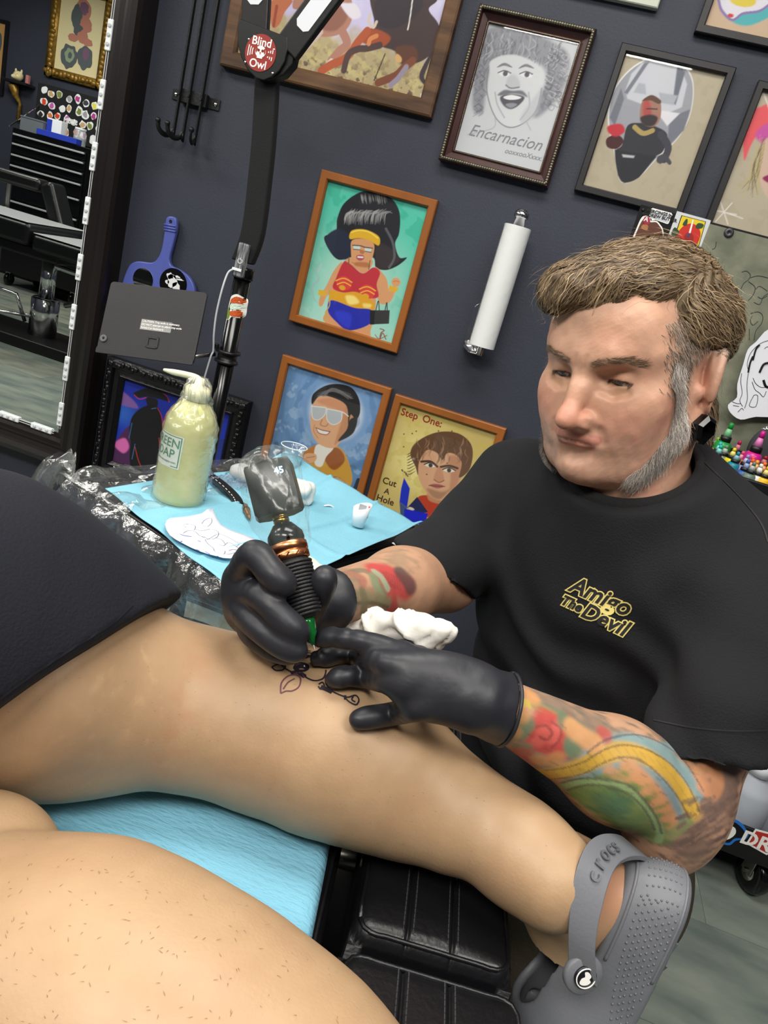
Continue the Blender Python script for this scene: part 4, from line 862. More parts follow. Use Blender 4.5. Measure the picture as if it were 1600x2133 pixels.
for k, (dx, dz, rx, rz) in enumerate([(-.004, .008, .014, .017), (.008, .02, .011, .004), (.016, .016, .012, .003), (-.012, .018, .010, .008), (.01, -.004, .013, .010), (-.018, 0, .006, .005)]):
    r = random.Random(k); P = [(p[0]+dx+rx*cos(w)*(1+r.uniform(-.25, .25)), p[1]+dz+rz*sin(w)*(1+r.uniform(-.25, .25))) for w in [2*pi*i/12 for i in range(12)]]
    MB().prism(P, (0, Yh-.0092, 0), (1, 0, 0), (0, 0, 1), 0, .0005).build('sticker_print', M_white, so)
# ---- paper towel roll on its upright wall holder
c = onY(1042, 595, WALL-.07); cx, cyw = c[0], WALL-.07
zb, ztp = onY(1005, 722, cyw)[2], onY(1072, 470, cyw)[2]
t = thing('towel_holder', 'chrome upright wall holder for paper towels', 'towel holder', (cx, WALL, zb-.03))
b = MB(); pts = []
for k in range(17): w = pi*k/16; pts.append((.022*cos(w), .05+.022*sin(w)))
pts += [(-.022, -.03), (.022, -.03)]
b.prism(pts, (cx-.032, WALL-.001, zb+.025), (1, 0, 0), (0, 0, 1), 0, .003); b.build('wall_plate', M_chrome, t, bevel=.001)
for dz in (.05, -.012): b = MB(); b.lathe([(.0055, 0), (.0045, .002), (.001, .003)], (cx-.030, WALL-.004, zb+.025+dz), (0, -1, 0), 12); b.build('screw', M_steel, t, True)
b = MB(); b.tube([(cx-.032, WALL-.004, zb-.004), (cx-.03, WALL-.02, zb-.014), (cx-.012, cyw+.01, zb-.019), (cx, cyw, zb-.018)], [.022, .022, .018, .012], 14, flat=.25); b.build('arm', M_chrome, t, True)
b = MB(); b.lathe([(.010, -.022), (.010, .0), (.0125, .001), (.0125, ztp-zb+.018), (.0165, ztp-zb+.019), (.018, ztp-zb+.024), (.0175, ztp-zb+.03), (.012, ztp-zb+.036), (.003, ztp-zb+.038)], (cx, cyw, zb), n=24); b.build('rod', M_chrome, t, True)
M_tow = mat('white_quilted_paper', (226, 228, 228), .9, bump=.5, bscale=55)
L = ztp-zb; b = MB(); n = 44; V = []; Fc = []
spi = [(.0312+.0010*max(0, (k-36)/8), 2*pi*k/n*1.0) for k in range(n+5)]
for z_ in (0, L):
    for r, w in spi: V.append((cx+r*cos(w+2.6), cyw+r*sin(w+2.6), zb+z_))
m_ = len(spi)
t2 = thing('paper_towel_roll', 'nearly used-up white paper towel roll on the wall holder', 'paper towel', (cx, cyw, zb))
b.add(V, [(i, i+1, m_+i+1, m_+i) for i in range(m_-1)]); b.lathe([(.0135, .0003), (.031, .0002), (.0311, L-.0002), (.0135, L-.0003), (.0135, .0003)], (cx, cyw, zb), n=40); b.build('paper', M_tow, t2, True)
b = MB(); b.lathe([(.0128, .0008), (.0134, .0008), (.0134, L-.001), (.0128, L-.001), (.0128, .0008)], (cx, cyw, zb), n=24); b.build('cardboard_core', mat('cardboard', (150, 112, 74), .8), t2, True)

# ---- floor lamp stand with branded head
YS = 1.60; sx = onY(470, 760, YS)[0]; M_pole = mat('black_lacquered_pole', (8, 9, 9), .18)
t = thing('lamp_stand', 'black floor lamp stand with a round red brand disc and white light panels', 'lamp', (sx, YS, 0))
zj = onY(505, 560, YS)[2]
b = MB(); b.lathe([(.19, .001), (.2, .006), (.2, .014), (.04, .03), (.022, .04)], (sx, YS, 0), n=36); b.build('base', M_black, t, True)
b = MB(); b.lathe([(.0195, .03), (.0195, zj)], (sx, YS, 0), n=28); b.build('pole', M_pole, t, True)
b = MB(); b.lathe([(.0225, zj-.02), (.0235, zj-.016), (.0235, zj+.0), (.0225, zj+.004)], (sx, YS, 0), n=28); b.build('pole_collar', M_pole, t, True)
up = [onY(503, 545, YS), onY(525, 480, YS), onY(541, 350, YS), onY(548, 270, YS), onY(553, 170, YS), onY(551, 120, YS+.01)]
b = MB(); V = []; pp = spline(up, 5)
for p in pp:
    for dx, dy in ((-.024, -.013), (.024, -.013), (.026, 0), (.024, .013), (-.024, .013), (-.026, 0)): V.append((p[0]+dx+.004, p[1]+dy, p[2]))
n = len(pp); b.add(V, [(i*6+k, i*6+(k+1) % 6, (i+1)*6+(k+1) % 6, (i+1)*6+k) for i in range(n-1) for k in range(6)]+[list(range(6))[::-1], list(range((n-1)*6, n*6))]); b.build('fabric_arm', M_matblk, t, bevel=.004)
# head: shield plate, tilted a little
YHd = YS-.035
def sh(x, y, Y=YHd): p = onY(470+x*.1625, y*.1625, Y); return (p[0], p[2])
shield = [sh(*q) for q in ((185, 245), (800, 480), (812, 620), (770, 800), (700, 920), (600, 1000), (500, 1040), (400, 1010), (290, 900), (210, 740), (165, 560), (168, 380))]
sb = MB().prism(shield, (0, YHd, 0), (1, 0, 0), (0, 0, 1), -.001, .005).build('shield_plate', mat('dark_olive_black_plate', (20, 22, 21), .35), t, bevel=.002)
MB().prism([(x+.006*0, z) for x, z in [sh(*q) for q in ((210, 260), (830, 520), (900, 640), (860, 820), (740, 960), (560, 1035), (400, 1000), (300, 880), (220, 700), (190, 500))]], (0, YHd+.03, 0), (1, 0, 0), (0, 0, 1), 0, .028).build('head_block', M_black, t, bevel=.004)
for q in ((310, 516), (632, 648), (267, 806), (615, 950)):
    p = sh(*q); b = MB(); b.lathe([(.0028, 0), (.002, .0015)], (p[0], YHd-.005, p[1]), (0, -1, 0), 10); b.build('screw', M_chrome, sb, True)
p = sh(462, 690); e1 = sh(300, 690); rd = .0335
b = MB(); b.lathe([(rd, 0), (rd, .001)], (p[0], YHd-.005, p[1]), (0, -1, 0), 48); disc = b.build('brand_disc', mat('brick_red_disc', (142, 44, 38), .45), sb)
yl = YHd-.0063; MW = mat('white_print', (236, 234, 230), .5)
text('Blind', .0215, frame_mat((p[0]-.001, yl, p[1]+.019), (1, 0, 0), (0, 0, 1), (0, -1, 0)), MW, sb, .0002, bold=.0003)
text('Owl', .0215, frame_mat((p[0]-.001, yl, p[1]-.021), (1, 0, 0), (0, 0, 1), (0, -1, 0)), MW, sb, .0002, bold=.0003)
def wp(pts, m, par=sb, y=yl, n=0): MB().prism([(p[0]+a_, p[1]+b_) for a_, b_ in pts], (0, y, 0), (1, 0, 0), (0, 0, 1), 0, .0004).build('print', m, par)
wp([(.0115*cos(w), .002+.0105*sin(w)) for w in np.linspace(0, 2*pi, 24)[:-1]], MW); wp([(-.006, -.010), (.006, -.010), (.005, .0), (-.005, .0)], MW, y=yl-.0001)
rdm = MATS['brick_red_disc']
wp([(-.0095, .010), (-.006, .006), (-.009, -.002), (-.011, .002)], rdm, y=yl-.0005); wp([(.0095, .010), (.006, .006), (.009, -.002), (.011, .002)], rdm, y=yl-.0005)
for s in (-1, 1): wp([(s*.0042+.0026*cos(w), .004+.0026*sin(w)) for w in np.linspace(0, 2*pi, 14)[:-1]], rdm, y=yl-.0006); wp([(s*.0042+.001*cos(w), .004+.001*sin(w)) for w in np.linspace(0, 2*pi, 10)[:-1]], M_black, y=yl-.0011)
wp([(-.0015, .001), (.0015, .001), (0, -.004)], rdm, y=yl-.0006)
for k in range(3):
    r0 = .017+k*.0045; hh = .006+k*.002
    wp([(-r0-.0009, hh), (-r0+.0009, hh), (-r0+.0003, 0), (-r0+.0009, -hh), (-r0-.0009, -hh), (-r0-.0014, 0)], MW)
    wp([(r0-.0009, hh), (r0+.0009, hh), (r0+.001, .003), (r0-.0008, .003)], MW); wp([(r0-.0009, -hh), (r0+.0009, -hh), (r0+.001, -.003), (r0-.0008, -.003)], MW)
# two light arms with white diffusers, running up out of the picture
M_dif = mat('white_diffuser_panel', (205, 208, 214), .5, emit=((235, 240, 250), .05))
def strip_arm(a_, b_, w_, Y):
    a_ = np.array(a_); b_ = np.array(b_); d_ = nrm(b_-a_); n_ = np.array([-d_[1], d_[0]]); e_ = a_+d_*.55
    o = MB().prism([tuple(a_-n_*w_), tuple(e_-n_*w_), tuple(e_+n_*w_), tuple(a_+n_*w_)], (0, Y, 0), (1, 0, 0), (0, 0, 1), 0, .018).build('light_arm', M_black, t, bevel=.004)
    q = a_+d_*.047; w2 = w_*.57
    P = [tuple(q-n_*w2+d_*.008), tuple(q-n_*(w2-.008)), tuple(q+n_*(w2-.008)), tuple(q+n_*w2+d_*.008), tuple(e_-d_*.03+n_*w2), tuple(e_-d_*.03-n_*w2)]
    MB().prism(P, (0, Y-.018, 0), (1, 0, 0), (0, 0, 1), 0, .0012).build('diffuser', M_dif, o)
strip_arm(sh(350, 400), sh(375, -100), .029, YHd+.02); strip_arm(sh(770, 640), sh(1290, -60), .029, YHd+.014)
# power pack strapped to the pole, sticker, clamp and side rod
def pp_(x, y, Y): return onY(400+x/5.925, 460+y/5.925, Y)
yf = YS-.030
cn = [pp_(*q, yf) for q in ((590, 265), (725, 300), (600, 690), (470, 680))]; pc = np.mean(cn, axis=0); pw = np.linalg.norm(cn[1]-cn[0])*.95; ph = np.linalg.norm((cn[0]+cn[1])/2-(cn[2]+cn[3])/2)
pk = MB().bb(pc[0]-pw/2, pc[0]+pw/2, yf, yf+.014, pc[2]-ph/2, pc[2]+ph/2).build('power_pack', mat('speckled_dark_plastic', (34, 36, 40), .3, rgb2=(150, 152, 156), vscale=150, stretch=(3, 1, .25)), t, bevel=.004, seg=3)
b = MB(); zc = pc[2]-.002
b.tube([(pc[0]+.005*sin(w), yf-.0006, zc+.005*cos(w)) for w in np.linspace(.6, 2*pi-.6, 16)], .0008, 6); b.tube([(pc[0], yf-.0006, zc+.002), (pc[0], yf-.0006, zc+.007)], .0008, 6); b.build('power_symbol', MW, pk)
MB().bb(pc[0]-pw/2-.002, pc[0]+.008, yf-.003, yf, pc[2]-ph/2+.012, pc[2]-ph/2+.018).build('plug', M_white, pk, bevel=.001)
t3 = tag(MB().tube(spline([pp_(500, 600, yf-.003), pp_(440, 650, yf-.01), pp_(370, 850, yf-.02), pp_(300, 1150, yf-.02), pp_(270, 1400, yf-.015), pp_(262, 1600, yf-.005), pp_(230, 1680, yf-.006), pp_(150, 1950, yf), pp_(110, 2100, yf), pp_(60, 2300, yf+.01), np.array([sx-.06, YS-.02, .45]), np.array([sx-.05, YS-.2, .012])], 8), .0022, 8).build('charging_cable', mat('pale_grey_cable', (190, 194, 200), .4), smooth=True), 'thin white charging cable hanging beside the lamp pole', 'cable')
psu = bvh_of(t.children[1])
def on_pole(x, y): p = pp_(x, y, YS-.0195); w = max(-.98, min(.98, (p[0]-sx)/.0195)); return p, w
def psticker(name, pts, m, par, lift):
    V = []; pts2 = spline(pts, 3, True); q = [pp_(x, y, YS-.0195) for x, y in pts2]
    c = np.mean(q, axis=0); ring = []
    for f in (1.0, .5):
        for p in q: pt = c+(p-c)*f; ring.append(pt)
    V = []
    for pt in ring+[c]:
        dx = pt[0]-sx; r = .0195+lift; dx = max(-r*.999, min(r*.999, dx)) if abs(dx) < r else dx
        yy = YS-sqrt(max(r*r-dx*dx, 0)) if abs(dx) < r else YS
        V.append((sx+dx, yy, pt[2]))
    n = len(q); F = [(k, (k+1) % n, n+(k+1) % n, n+k) for k in range(n)]+[(n+k, n+(k+1) % n, 2*n) for k in range(n)]
    return MB().add(V, F).build(name, m, par)
st = psticker('sticker', [(552, 905), (600, 930), (648, 980), (635, 1070), (620, 1170), (570, 1200), (490, 1185), (460, 1220), (420, 1210), (425, 1110), (450, 1010), (480, 930)], MW, t, .0004)
psticker('sticker_print', [(475, 975), (550, 935), (640, 980), (630, 1030), (560, 1020), (480, 1010)], mat('pumpkin_orange', (196, 84, 32), .5), st, .0009)
psticker('sticker_print', [(465, 1120), (560, 1105), (625, 1110), (600, 1175), (540, 1185), (475, 1170)], MATS['pumpkin_orange'], st, .0009)
psticker('sticker_print', [(480, 1020), (560, 1035), (630, 1040), (625, 1095), (550, 1095), (470, 1085)], mat('pale_mint_print', (206, 224, 206), .5), st, .0009)
psticker('sticker_print', [(440, 1060), (455, 1100), (465, 1170), (440, 1215), (418, 1190)], mat('leaf_green_print', (110, 140, 50), .5), st, .0009)
cz = pp_(410, 1660, YS)[2]
b = MB(); b.lathe([(.019, -.016), (.027, -.016), (.027, -.010), (.022, -.009), (.022, .006), (.029, .007), (.029, .013), (.019, .013)], (sx, YS, cz), n=28); cl = b.build('clamp', M_black, t, True)
b = MB(); b.lathe([(.006, 0), (.006, .01), (.004, .012)], (sx-.022, YS-.018, cz+.012), n=12); b.build('clamp_bolt', M_black, cl)
# ---- tablet tray held by the clamp
P4 = [onY(220, 583, 1.56), onY(421, 613, 1.575), onY(415, 757, 1.515), onY(213, 736, 1.50)]
ex = nrm((P4[1]+P4[2])/2-(P4[0]+P4[3])/2); up_ = (P4[0]+P4[1])/2-(P4[3]+P4[2])/2; ey = nrm(up_-ex*np.dot(up_, ex)); o_ = sum(P4)/4
hw = (np.linalg.norm(P4[1]-P4[0])+np.linalg.norm(P4[2]-P4[3]))/4; hh = (np.linalg.norm(P4[0]-P4[3])+np.linalg.norm(P4[1]-P4[2]))/4
def rr_(w_, h_, r_, n=5):
    P = []
    for cx_, cy_, a0 in ((w_-r_, h_-r_, 0), (-w_+r_, h_-r_, pi/2), (-w_+r_, -h_+r_, pi), (w_-r_, -h_+r_, 3*pi/2)):
        for k in range(n+1): P.append((cx_+r_*cos(a0+pi/2*k/n), cy_+r_*sin(a0+pi/2*k/n)))
    return P
t = thing('tablet_tray', 'dark grey plastic tablet tray with a small caution label, fixed beside the lamp pole', 'tray', o_-np.array([0, 0, hh]))
M_tray = mat('charcoal_plastic', (30, 29, 32), .5, var=.12, vscale=18, bump=.1, bscale=300)
nz = np.cross(ex, ey)
MB().prism(rr_(hw, hh, .009), o_, ex, ey, -.004, .002).build('panel', M_tray, t, bevel=.0012)
b = MB(); b.prism(rr_(hw, .007, .003), o_-ey*(hh-.004), ex, ey, .002, .005); b.build('lower_lip', M_tray, t, bevel=.001)
lc = o_+ex*(.035/.11*hw*.35)-ey*.006*hh/.07
lb = MB().prism([(-.037, -.012), (.037, -.012), (.037, .012), (-.037, .012)], lc, ex, ey, .002, .0024).build('caution_label', mat('glossy_black_label', (20, 20, 22), .12), t)
for k, s in enumerate(('CAUTION: Tray angle is stationary.', 'DO NOT attempt to adjust tray angle', 'forward or backward.')): text(s, .0062, frame_mat(lc-ex*.035+ey*(.0075-k*.0075)+nz*.0026, ex, ey, nz), MW, lb, .0001, bold=.00012, align='LEFT')
b = MB(); b.lathe([(.0085, .002), (.0085, .0045), (.003, .0045), (.003, .002)], o_-ex*(hw-.012)-ey*(hh*.62), nz, 20); b.build('knob', mat('grey_rubber', (96, 96, 100), .6), t, True)
b = MB()
for q in ((-.012, .0, .003, .012), (.012, .0, .003, .012), (0, .011, .012, .003), (0, -.011, .012, .003)): b.box(o_+ex*(q[0]+.012)-ey*(hh*.55-q[1])+nz*.003, (q[2]*2, q[3]*2, .002), np.stack([ex, ey, nz], 1))
b.build('socket', M_black, t, bevel=.0005)
b = MB(); b.tube([o_+ex*(hw-.05)-ey*(hh*.86)-nz*.012, np.array([sx-.025, YS-.012, cz-.002])], .005, 10); b.build('side_rod', M_steel, t, True); MB().box(o_+ex*(hw-.05)-ey*(hh*.86)-nz*.008, (.03, .02, .012), np.stack([ex, ey, nz], 1)).build('bracket', M_black, t, bevel=.001)

# ================================================================ instrument tray and what lies on it
TZ = .70
T0 = onZ(160, 1000, TZ)[:2]; ta = radians(-22); tu = np.array([cos(ta), sin(ta), 0]); tv = np.array([-sin(ta), cos(ta), 0])
T0 = np.array([T0[0]-.005, T0[1], 0])
def tp(u, v, z): return T0+tu*u+tv*v+np.array([0, 0, z])
TU, TV = .362, .47
M_bluep = mat('pale_blue_tissue', (122, 180, 200), .85, bump=.45, bscale=260, var=.03, vscale=30)
M_wrap1 = film('clear_cling_wrap', (225, 230, 232), .035, .10)
t = thing('instrument_tray', 'black instrument tray on a stand, wrapped in clear film', 'tray', tp(TU/2, TV/2, 0))
Rt = np.stack([tu, tv, np.array([0, 0, 1.])], 1)
MB().box(tp(TU/2, TV/2, TZ-.008), (TU, TV, .006), Rt).build('tray_pan', M_black, t, bevel=.002)
for c_, d_ in ((tp(TU/2, .006, TZ-.005), (TU, .012, .014)), (tp(TU/2, TV-.006, TZ-.005), (TU, .012, .014)), (tp(.006, TV/2, TZ-.005), (.012, TV-.024, .014)), (tp(TU-.006, TV/2, TZ-.005), (.012, TV-.024, .014))): MB().box(c_, d_, Rt).build('tray_rim', M_black, t, bevel=.004, seg=3)
pc_ = tp(.10, .10, 0); b = MB(); b.lathe([(.016, .05), (.016, TZ-.011)], pc_, n=20); b.build('post', M_gloss, t, True)
b = MB(); b.lathe([(.036, TZ-.14), (.045, TZ-.13), (.045, TZ-.03), (.036, TZ-.02)], pc_, n=24); b.build('post_clamp', M_black, t, True)
MB().box(tp(.12, .10, TZ-.016), (.2, .05, .008), Rt).build('tray_bracket', M_black, t, bevel=.002)
for w_ in (.4, 2.5, 4.6):
    e = np.array([cos(w_), sin(w_), 0]); b = MB(); b.tube([pc_+[0, 0, .075], pc_+e*.24+[0, 0, .045]], [.018, .013], 10); o = b.build('foot', M_black, t, True); b = MB(); b.lathe([(.02, -.01), (.025, -.006), (.025, .006), (.02, .01)], pc_+e*.24+[0, 0, .026], (-e[1], e[0], 0), 16); b.build('caster', M_gloss, o, True)
# hanging film on the two visible sides
def film_sheet(name, P0, P1, out, drop, seed, nu=60, nv=26, amp=.014, mat_=None, par=None, topz=None):
    r = np.random.RandomState(seed); V = []; ph = r.rand(6)*6.28
    for i in range(nu+1):
        s = i/nu
        for j in range(nv+1):
            q = j/nv; p = P0+(P1-P0)*s; dr = drop*(1-.35*abs(sin(3.1*s+ph[0]))-.12*sin(11*s+ph[1]))
            fold = amp*(q**.7)*(sin(22*s+ph[2]+1.5*q)+.7*sin(41*s+ph[3]-2*q)+.5*sin(63*s+ph[4]+3*q))
            V.append(p+out*(.002+.010*sin(min(q*5, 1)*pi/2)+.03*q+fold)+np.array([0, 0, -dr*q+.006*sin(30*s+ph[5])*q]))
    n = nv+1; F = [(i*n+j, i*n+j+1, (i+1)*n+j+1, (i+1)*n+j) for i in range(nu) for j in range(nv)]
    return link_mesh(name, np_mesh(name, V, F), mat_ or M_wrap1, par, True)
film_sheet('film_skirt', tp(-.004, -.004, TZ+.003), tp(TU+.004, -.004, TZ+.003), -tv, .15, 3, par=t)
film_sheet('film_skirt', tp(-.004, TV+.004, TZ+.003), tp(-.004, -.004, TZ+.003), -tu, .07, 5, par=t)
# film gathered over the bare left strip and corner
b = []; nu, nv = 40, 50; r = np.random.RandomState(4)
V = []
for i in range(nu+1):
    for j in range(nv+1):
        u = -.02+.16*i/nu; v = -.015+(TV+.02)*j/nv
        z = TZ+.010-.006*smooth01(.0, .04, u)*smooth01(0, .04, v)+.004*sin(60*u+40*v)+.004*sin(90*v-70*u)+.003*sin(150*u+20*v)
        if u < 0 or v < 0: z = TZ+.003
        V.append(tp(u, v, z+.002))
link_mesh('film_top', np_mesh('film_top', V, [(i*(nv+1)+j, (i+1)*(nv+1)+j, (i+1)*(nv+1)+j+1, i*(nv+1)+j+1) for i in range(nu) for j in range(nv)]), M_wrap1, t, True)
# film tuft sticking out at the left corner
V = []; c0 = tp(0, 0, TZ+.014)
for i in range(25):
    for j in range(15):
        s, q = i/24, j/14; a_ = radians(150+100*s); e = tu*cos(a_)+tv*sin(a_)
        V.append(c0+e*(.045*q*(1+.35*sin(9*s*3.1)))+np.array([0, 0, .02*sin(q*3.1)*(1+.5*sin(21*s))-.035*q*q+.008*sin(30*s+5*q)]))
link_mesh('film_corner', np_mesh('film_corner', V, [(i*15+j, (i+1)*15+j, (i+1)*15+j+1, i*15+j+1) for i in range(24) for j in range(14)]), M_wrap1, t, True)
# ---- blue tissue on the tray
def sheet(name, c00, c10, c11, c01, nu, nv, hfun, m, parent=None, thick=.0006):
    V = []
    for i in range(nu+1):
        for j in range(nv+1):
            s, q = i/nu, j/nv; p = (c00*(1-s)+c10*s)*(1-q)+(c01*(1-s)+c11*s)*q; V.append(p+np.array([0, 0, hfun(s, q)]))
    o = link_mesh(name, np_mesh(name, V, [(i*(nv+1)+j, (i+1)*(nv+1)+j, (i+1)*(nv+1)+j+1, i*(nv+1)+j+1) for i in range(nu) for j in range(nv)]), m, parent, True)
    md = o.modifiers.new('thickness', 'SOLIDIFY'); md.thickness = thick; md.offset = 1; return o
def hT(s, q):
    h = .003+.0025*sin(3*s+5*q)*q+.0015*sin(17*s+6*q)
    for c_, ax in ((.36, 0), (.70, 0)): h += .0045*exp(-((s-c_)/.012)**2)*(1 if q > .1 else q*10)
    for c_ in (.5,): h += .0030*exp(-((q-c_)/.012)**2)
    return h+.026*smooth01(.78, 1.0, q)*(1-.55*s)+.012*smooth01(.94, 1, s)*smooth01(.25, .8, q)
blue_t = tag(sheet('tissue_sheet', onZ(218, 1022, TZ+.004), onZ(497, 1246, TZ+.004), onZ(872, 1118, TZ+.006), onZ(590, 968, TZ+.006), 90, 90, hT, M_bluep), 'pale blue tissue sheet covering the instrument tray', 'paper sheet')

# ---- wash bottle of green soap wrapped in film
bz = TZ+.007; bc = onZ(370, 1040, bz); M_soap = mat('pale_yellow_green_soap', (214, 216, 140), .25, trans=.25, ior=1.33, rgb2=(226, 224, 170), vscale=9, sss=.3)
M_bwr = film('bottle_wrap', (240, 242, 225), .10, .16)
t = thing('soap_bottle', 'squeeze bottle of pale green soap wrapped in cling film on the tray', 'bottle', bc)
HB = .137
b = MB(); b.lathe([(.030, 0), (.0355, .003), (.037, .010), (.037, HB*.82), (.0355, HB*.9), (.030, HB*1.0), (.021, HB*1.09), (.0155, HB*1.12), (.0155, HB*1.2)], bc, n=48); body = b.build('body', M_soap, t, True)
b = MB(); b.lathe([(.0175, HB*1.13), (.0175, HB*1.25), (.014, HB*1.27), (.007, HB*1.29), (.006, HB*1.36)], bc, n=28); b.build('cap', mat('milky_plastic', (226, 224, 190), .35), t, True)
nz = [bc+np.array([0, 0, HB*1.3])]
for q in ((411, 838), (417, 812), (418, 798), (409, 787), (385, 780), (360, 775), (341, 770)): nz.append(onY(*q, bc[1]+(nz and 0)))
b = MB(); b.tube(spline(nz, 5), list(np.interp(np.linspace(0, 1, (len(nz)-1)*5+1), [0, .6, .85, 1], [.0055, .0048, .0044, .0018])), 12); b.build('bent_nozzle', mat('milky_plastic'), t, True)
# crumpled film skin
n1, n2 = 72, 60; V = []; pr = spline([(.0385, -.001), (.0392, .02), (.0388, .06), (.0392, HB*.8), (.037, HB*.9), (.031, HB*1.0), (.0225, HB*1.08), (.0190, HB*1.16), (.0165, HB*1.28), (.008, HB*1.37)], 6)
for i, (r_, h_) in enumerate(pr):
    for k in range(n1):
        w_ = 2*pi*k/n1; up_ = smooth01(HB*.85, HB*1.2, h_)
        d_ = .0006*sin(5*w_+60*h_*6)+.0005*sin(9*w_-90*h_*5)+up_*(.0022*sin(7*w_+110*h_)+.0018*sin(13*w_-70*h_)+.0012*sin(23*w_+190*h_)); V.append(bc+np.array([(r_+d_)*cos(w_), (r_+d_)*sin(w_), h_]))
link_mesh('film_wrap', np_mesh('film_wrap', V, [(i*n1+k, i*n1+(k+1) % n1, (i+1)*n1+(k+1) % n1, (i+1)*n1+k) for i in range(len(pr)-1) for k in range(n1)]), M_bwr, t, True)
# label: bent around the bottle, its middle turned to the left
vd = nrm(np.array([-bc[0], -bc[1], 0])); a0 = atan2(vd[1], vd[0]); lmid = a0-radians(57); Rl = .0374
def cyl(x, z, r): w_ = lmid+x/Rl; return bc+np.array([r*cos(w_), r*sin(w_), z])
M_lab = mat('white_label', (222, 228, 218), .5); M_grn = mat('green_print', (30, 120, 82), .5)
def cylpatch(x0, x1, z0, z1, r, m, name, par, n=16):
    V = []
    for k in range(n+1):
        x = x0+(x1-x0)*k/n; V += [cyl(x, z0, r), cyl(x, z1, r)]
    return MB().add(V, [(2*k, 2*k+2, 2*k+3, 2*k+1) for k in range(n)]).build(name, m, par)
lab = cylpatch(-.031, .031, .058, .106, Rl+.0002, M_lab, 'label', t)
for q in ((.0275, .029, .060, .1045), (-.029, -.0275, .060, .1045), (-.029, .029, .1035, .1047), (.018, .029, .060, .0612)): cylpatch(*q, Rl+.0004, M_grn, 'label_border', lab, 12)
for s_, sz, zc, m_ in (('GREEN', .0175, .0935, M_grn), ('SOAP', .0175, .078, M_grn), ('www.greensoapsupply.com', .0046, .0665, M_black)):
    me = text_mesh(s_, sz, 0, .0002 if sz > .01 else 0)
    for v in me.vertices: p = cyl(v.co.x, zc+v.co.y, Rl+.0006); v.co = Vector(p)
    link_mesh('lettering', me, m_, lab)

# ---- stencil paper with the fawn drawing
def zc_(x, y): return .012*max(0, (450-x)/110)**2*0+.002+.006*exp(-((x-345)/25)**2)+.004*exp(-((y-1172)/14)**2)
sp_ = spline([(342, 1104), (352, 1090), (385, 1080), (420, 1072), (438, 1058), (446, 1070), (460, 1096), (495, 1112), (529, 1124), (531, 1133), (505, 1152), (478, 1172), (448, 1166), (415, 1152), (380, 1136), (352, 1126)], 2, True)
cen = np.array([430, 1118]); V = []; n = len(sp_)
for f in (1.0, .66, .33): V += [onZ(*(cen+(p-cen)*f), TZ+.010)+np.array([0, 0, zc_(*(cen+(p-cen)*f))]) for p in sp_]
V.append(onZ(*cen, TZ+.010)+np.array([0, 0, .002]))
F = [(r_*n+k, r_*n+(k+1) % n, (r_+1)*n+(k+1) % n, (r_+1)*n+k) for r_ in (0, 1) for k in range(n)]+[(2*n+k, 2*n+(k+1) % n, 3*n) for k in range(n)]
st = MB().add(V, F).build('stencil_paper', mat('white_thin_paper', (222, 226, 240), .7), None, True)
tag(st, 'torn white stencil paper with a fawn line drawing on the tray', 'paper')
md = st.modifiers.new('thickness', 'SOLIDIFY'); md.thickness = .0003; md.offset = -1
bvs = bvh_of(st); M_ink = mat('violet_black_ink', (70, 66, 96), .6); M_vio = mat('violet_ink', (96, 84, 190), .6)
def ink(lines, m, w_, par, bv, dirv, lift, name='drawing'):
    b = MB()
    for ln in lines:
        P = spline(ln, 6) if len(ln) > 2 else np.array(ln, float); Q = []
        for p in P:
            if len(p) == 2: o_ = Vector(CO); d_ = Vector(ray(*p)).normalized()
            h = bv.ray_cast(o_, d_, 3.0)
            if h[0] is not None: Q.append((np.array(h[0]), np.array(h[1])))
        if len(Q) < 2: continue
        V = []
        for i, (p, nn) in enumerate(Q):
            tg = Q[min(i+1, len(Q)-1)][0]-Q[max(i-1, 0)][0]
            if np.dot(nn, CO-p) < 0: nn = -nn
            sd = np.cross(nn, tg); L = np.linalg.norm(sd)
            if L < 1e-9: sd = np.array([1., 0, 0]); L = 1
            sd = sd/L*w_/2; V += [p+nn*lift-sd, p+nn*lift+sd]
        b.add(V, [(2*i, 2*i+1, 2*i+3, 2*i+2) for i in range(len(Q)-1)])
    return b.build(name, m, par)
K6 = lambda L: [(140+.35*x, 700+.35*y) for x, y in L]
ink([K6(l) for l in ([(800, 1120), (820, 1095), (855, 1085), (860, 1110), (835, 1135), (805, 1130)], [(690, 1125), (715, 1120), (760, 1130), (755, 1155), (720, 1150), (700, 1135)], [(690, 1175), (720, 1160), (760, 1165), (790, 1190), (830, 1200)], [(760, 1150), (800, 1160), (860, 1150), (900, 1170), (890, 1200), (850, 1210), (800, 1195)], [(820, 1215), (850, 1205), (900, 1180), (960, 1200), (1010, 1230), (1030, 1240)], [(820, 1215), (840, 1240), (870, 1265), (880, 1285), (930, 1300), (940, 1280)], [(900, 1240), (930, 1250), (960, 1230), (1000, 1250), (1020, 1265)], [(880, 1200), (920, 1215), (940, 1240)], [(960, 1280), (990, 1270), (1020, 1280)], [(935, 1295), (960, 1300), (1000, 1290)], [(1010, 1225), (1030, 1235), (1005, 1255)])], M_ink, .0009, st, bvs, None, .0004)
ink([K6(l) for l in ([(670, 1180), (700, 1190), (740, 1195)], [(775, 1218), (795, 1226)], [(580, 1190), (600, 1205), (640, 1215)], [(645, 1215), (660, 1228), (685, 1222)], [(710, 1250), (740, 1262), (790, 1280)], [(720, 1255), (730, 1262)], [(820, 1285), (850, 1300)], [(890, 1310), (930, 1322), (955, 1325)])], M_vio, .0016, st, bvs, None, .0005)

# ---- small things on the tray
def on_tray(x, y, h=.009): return onZ(x, y, TZ+h)
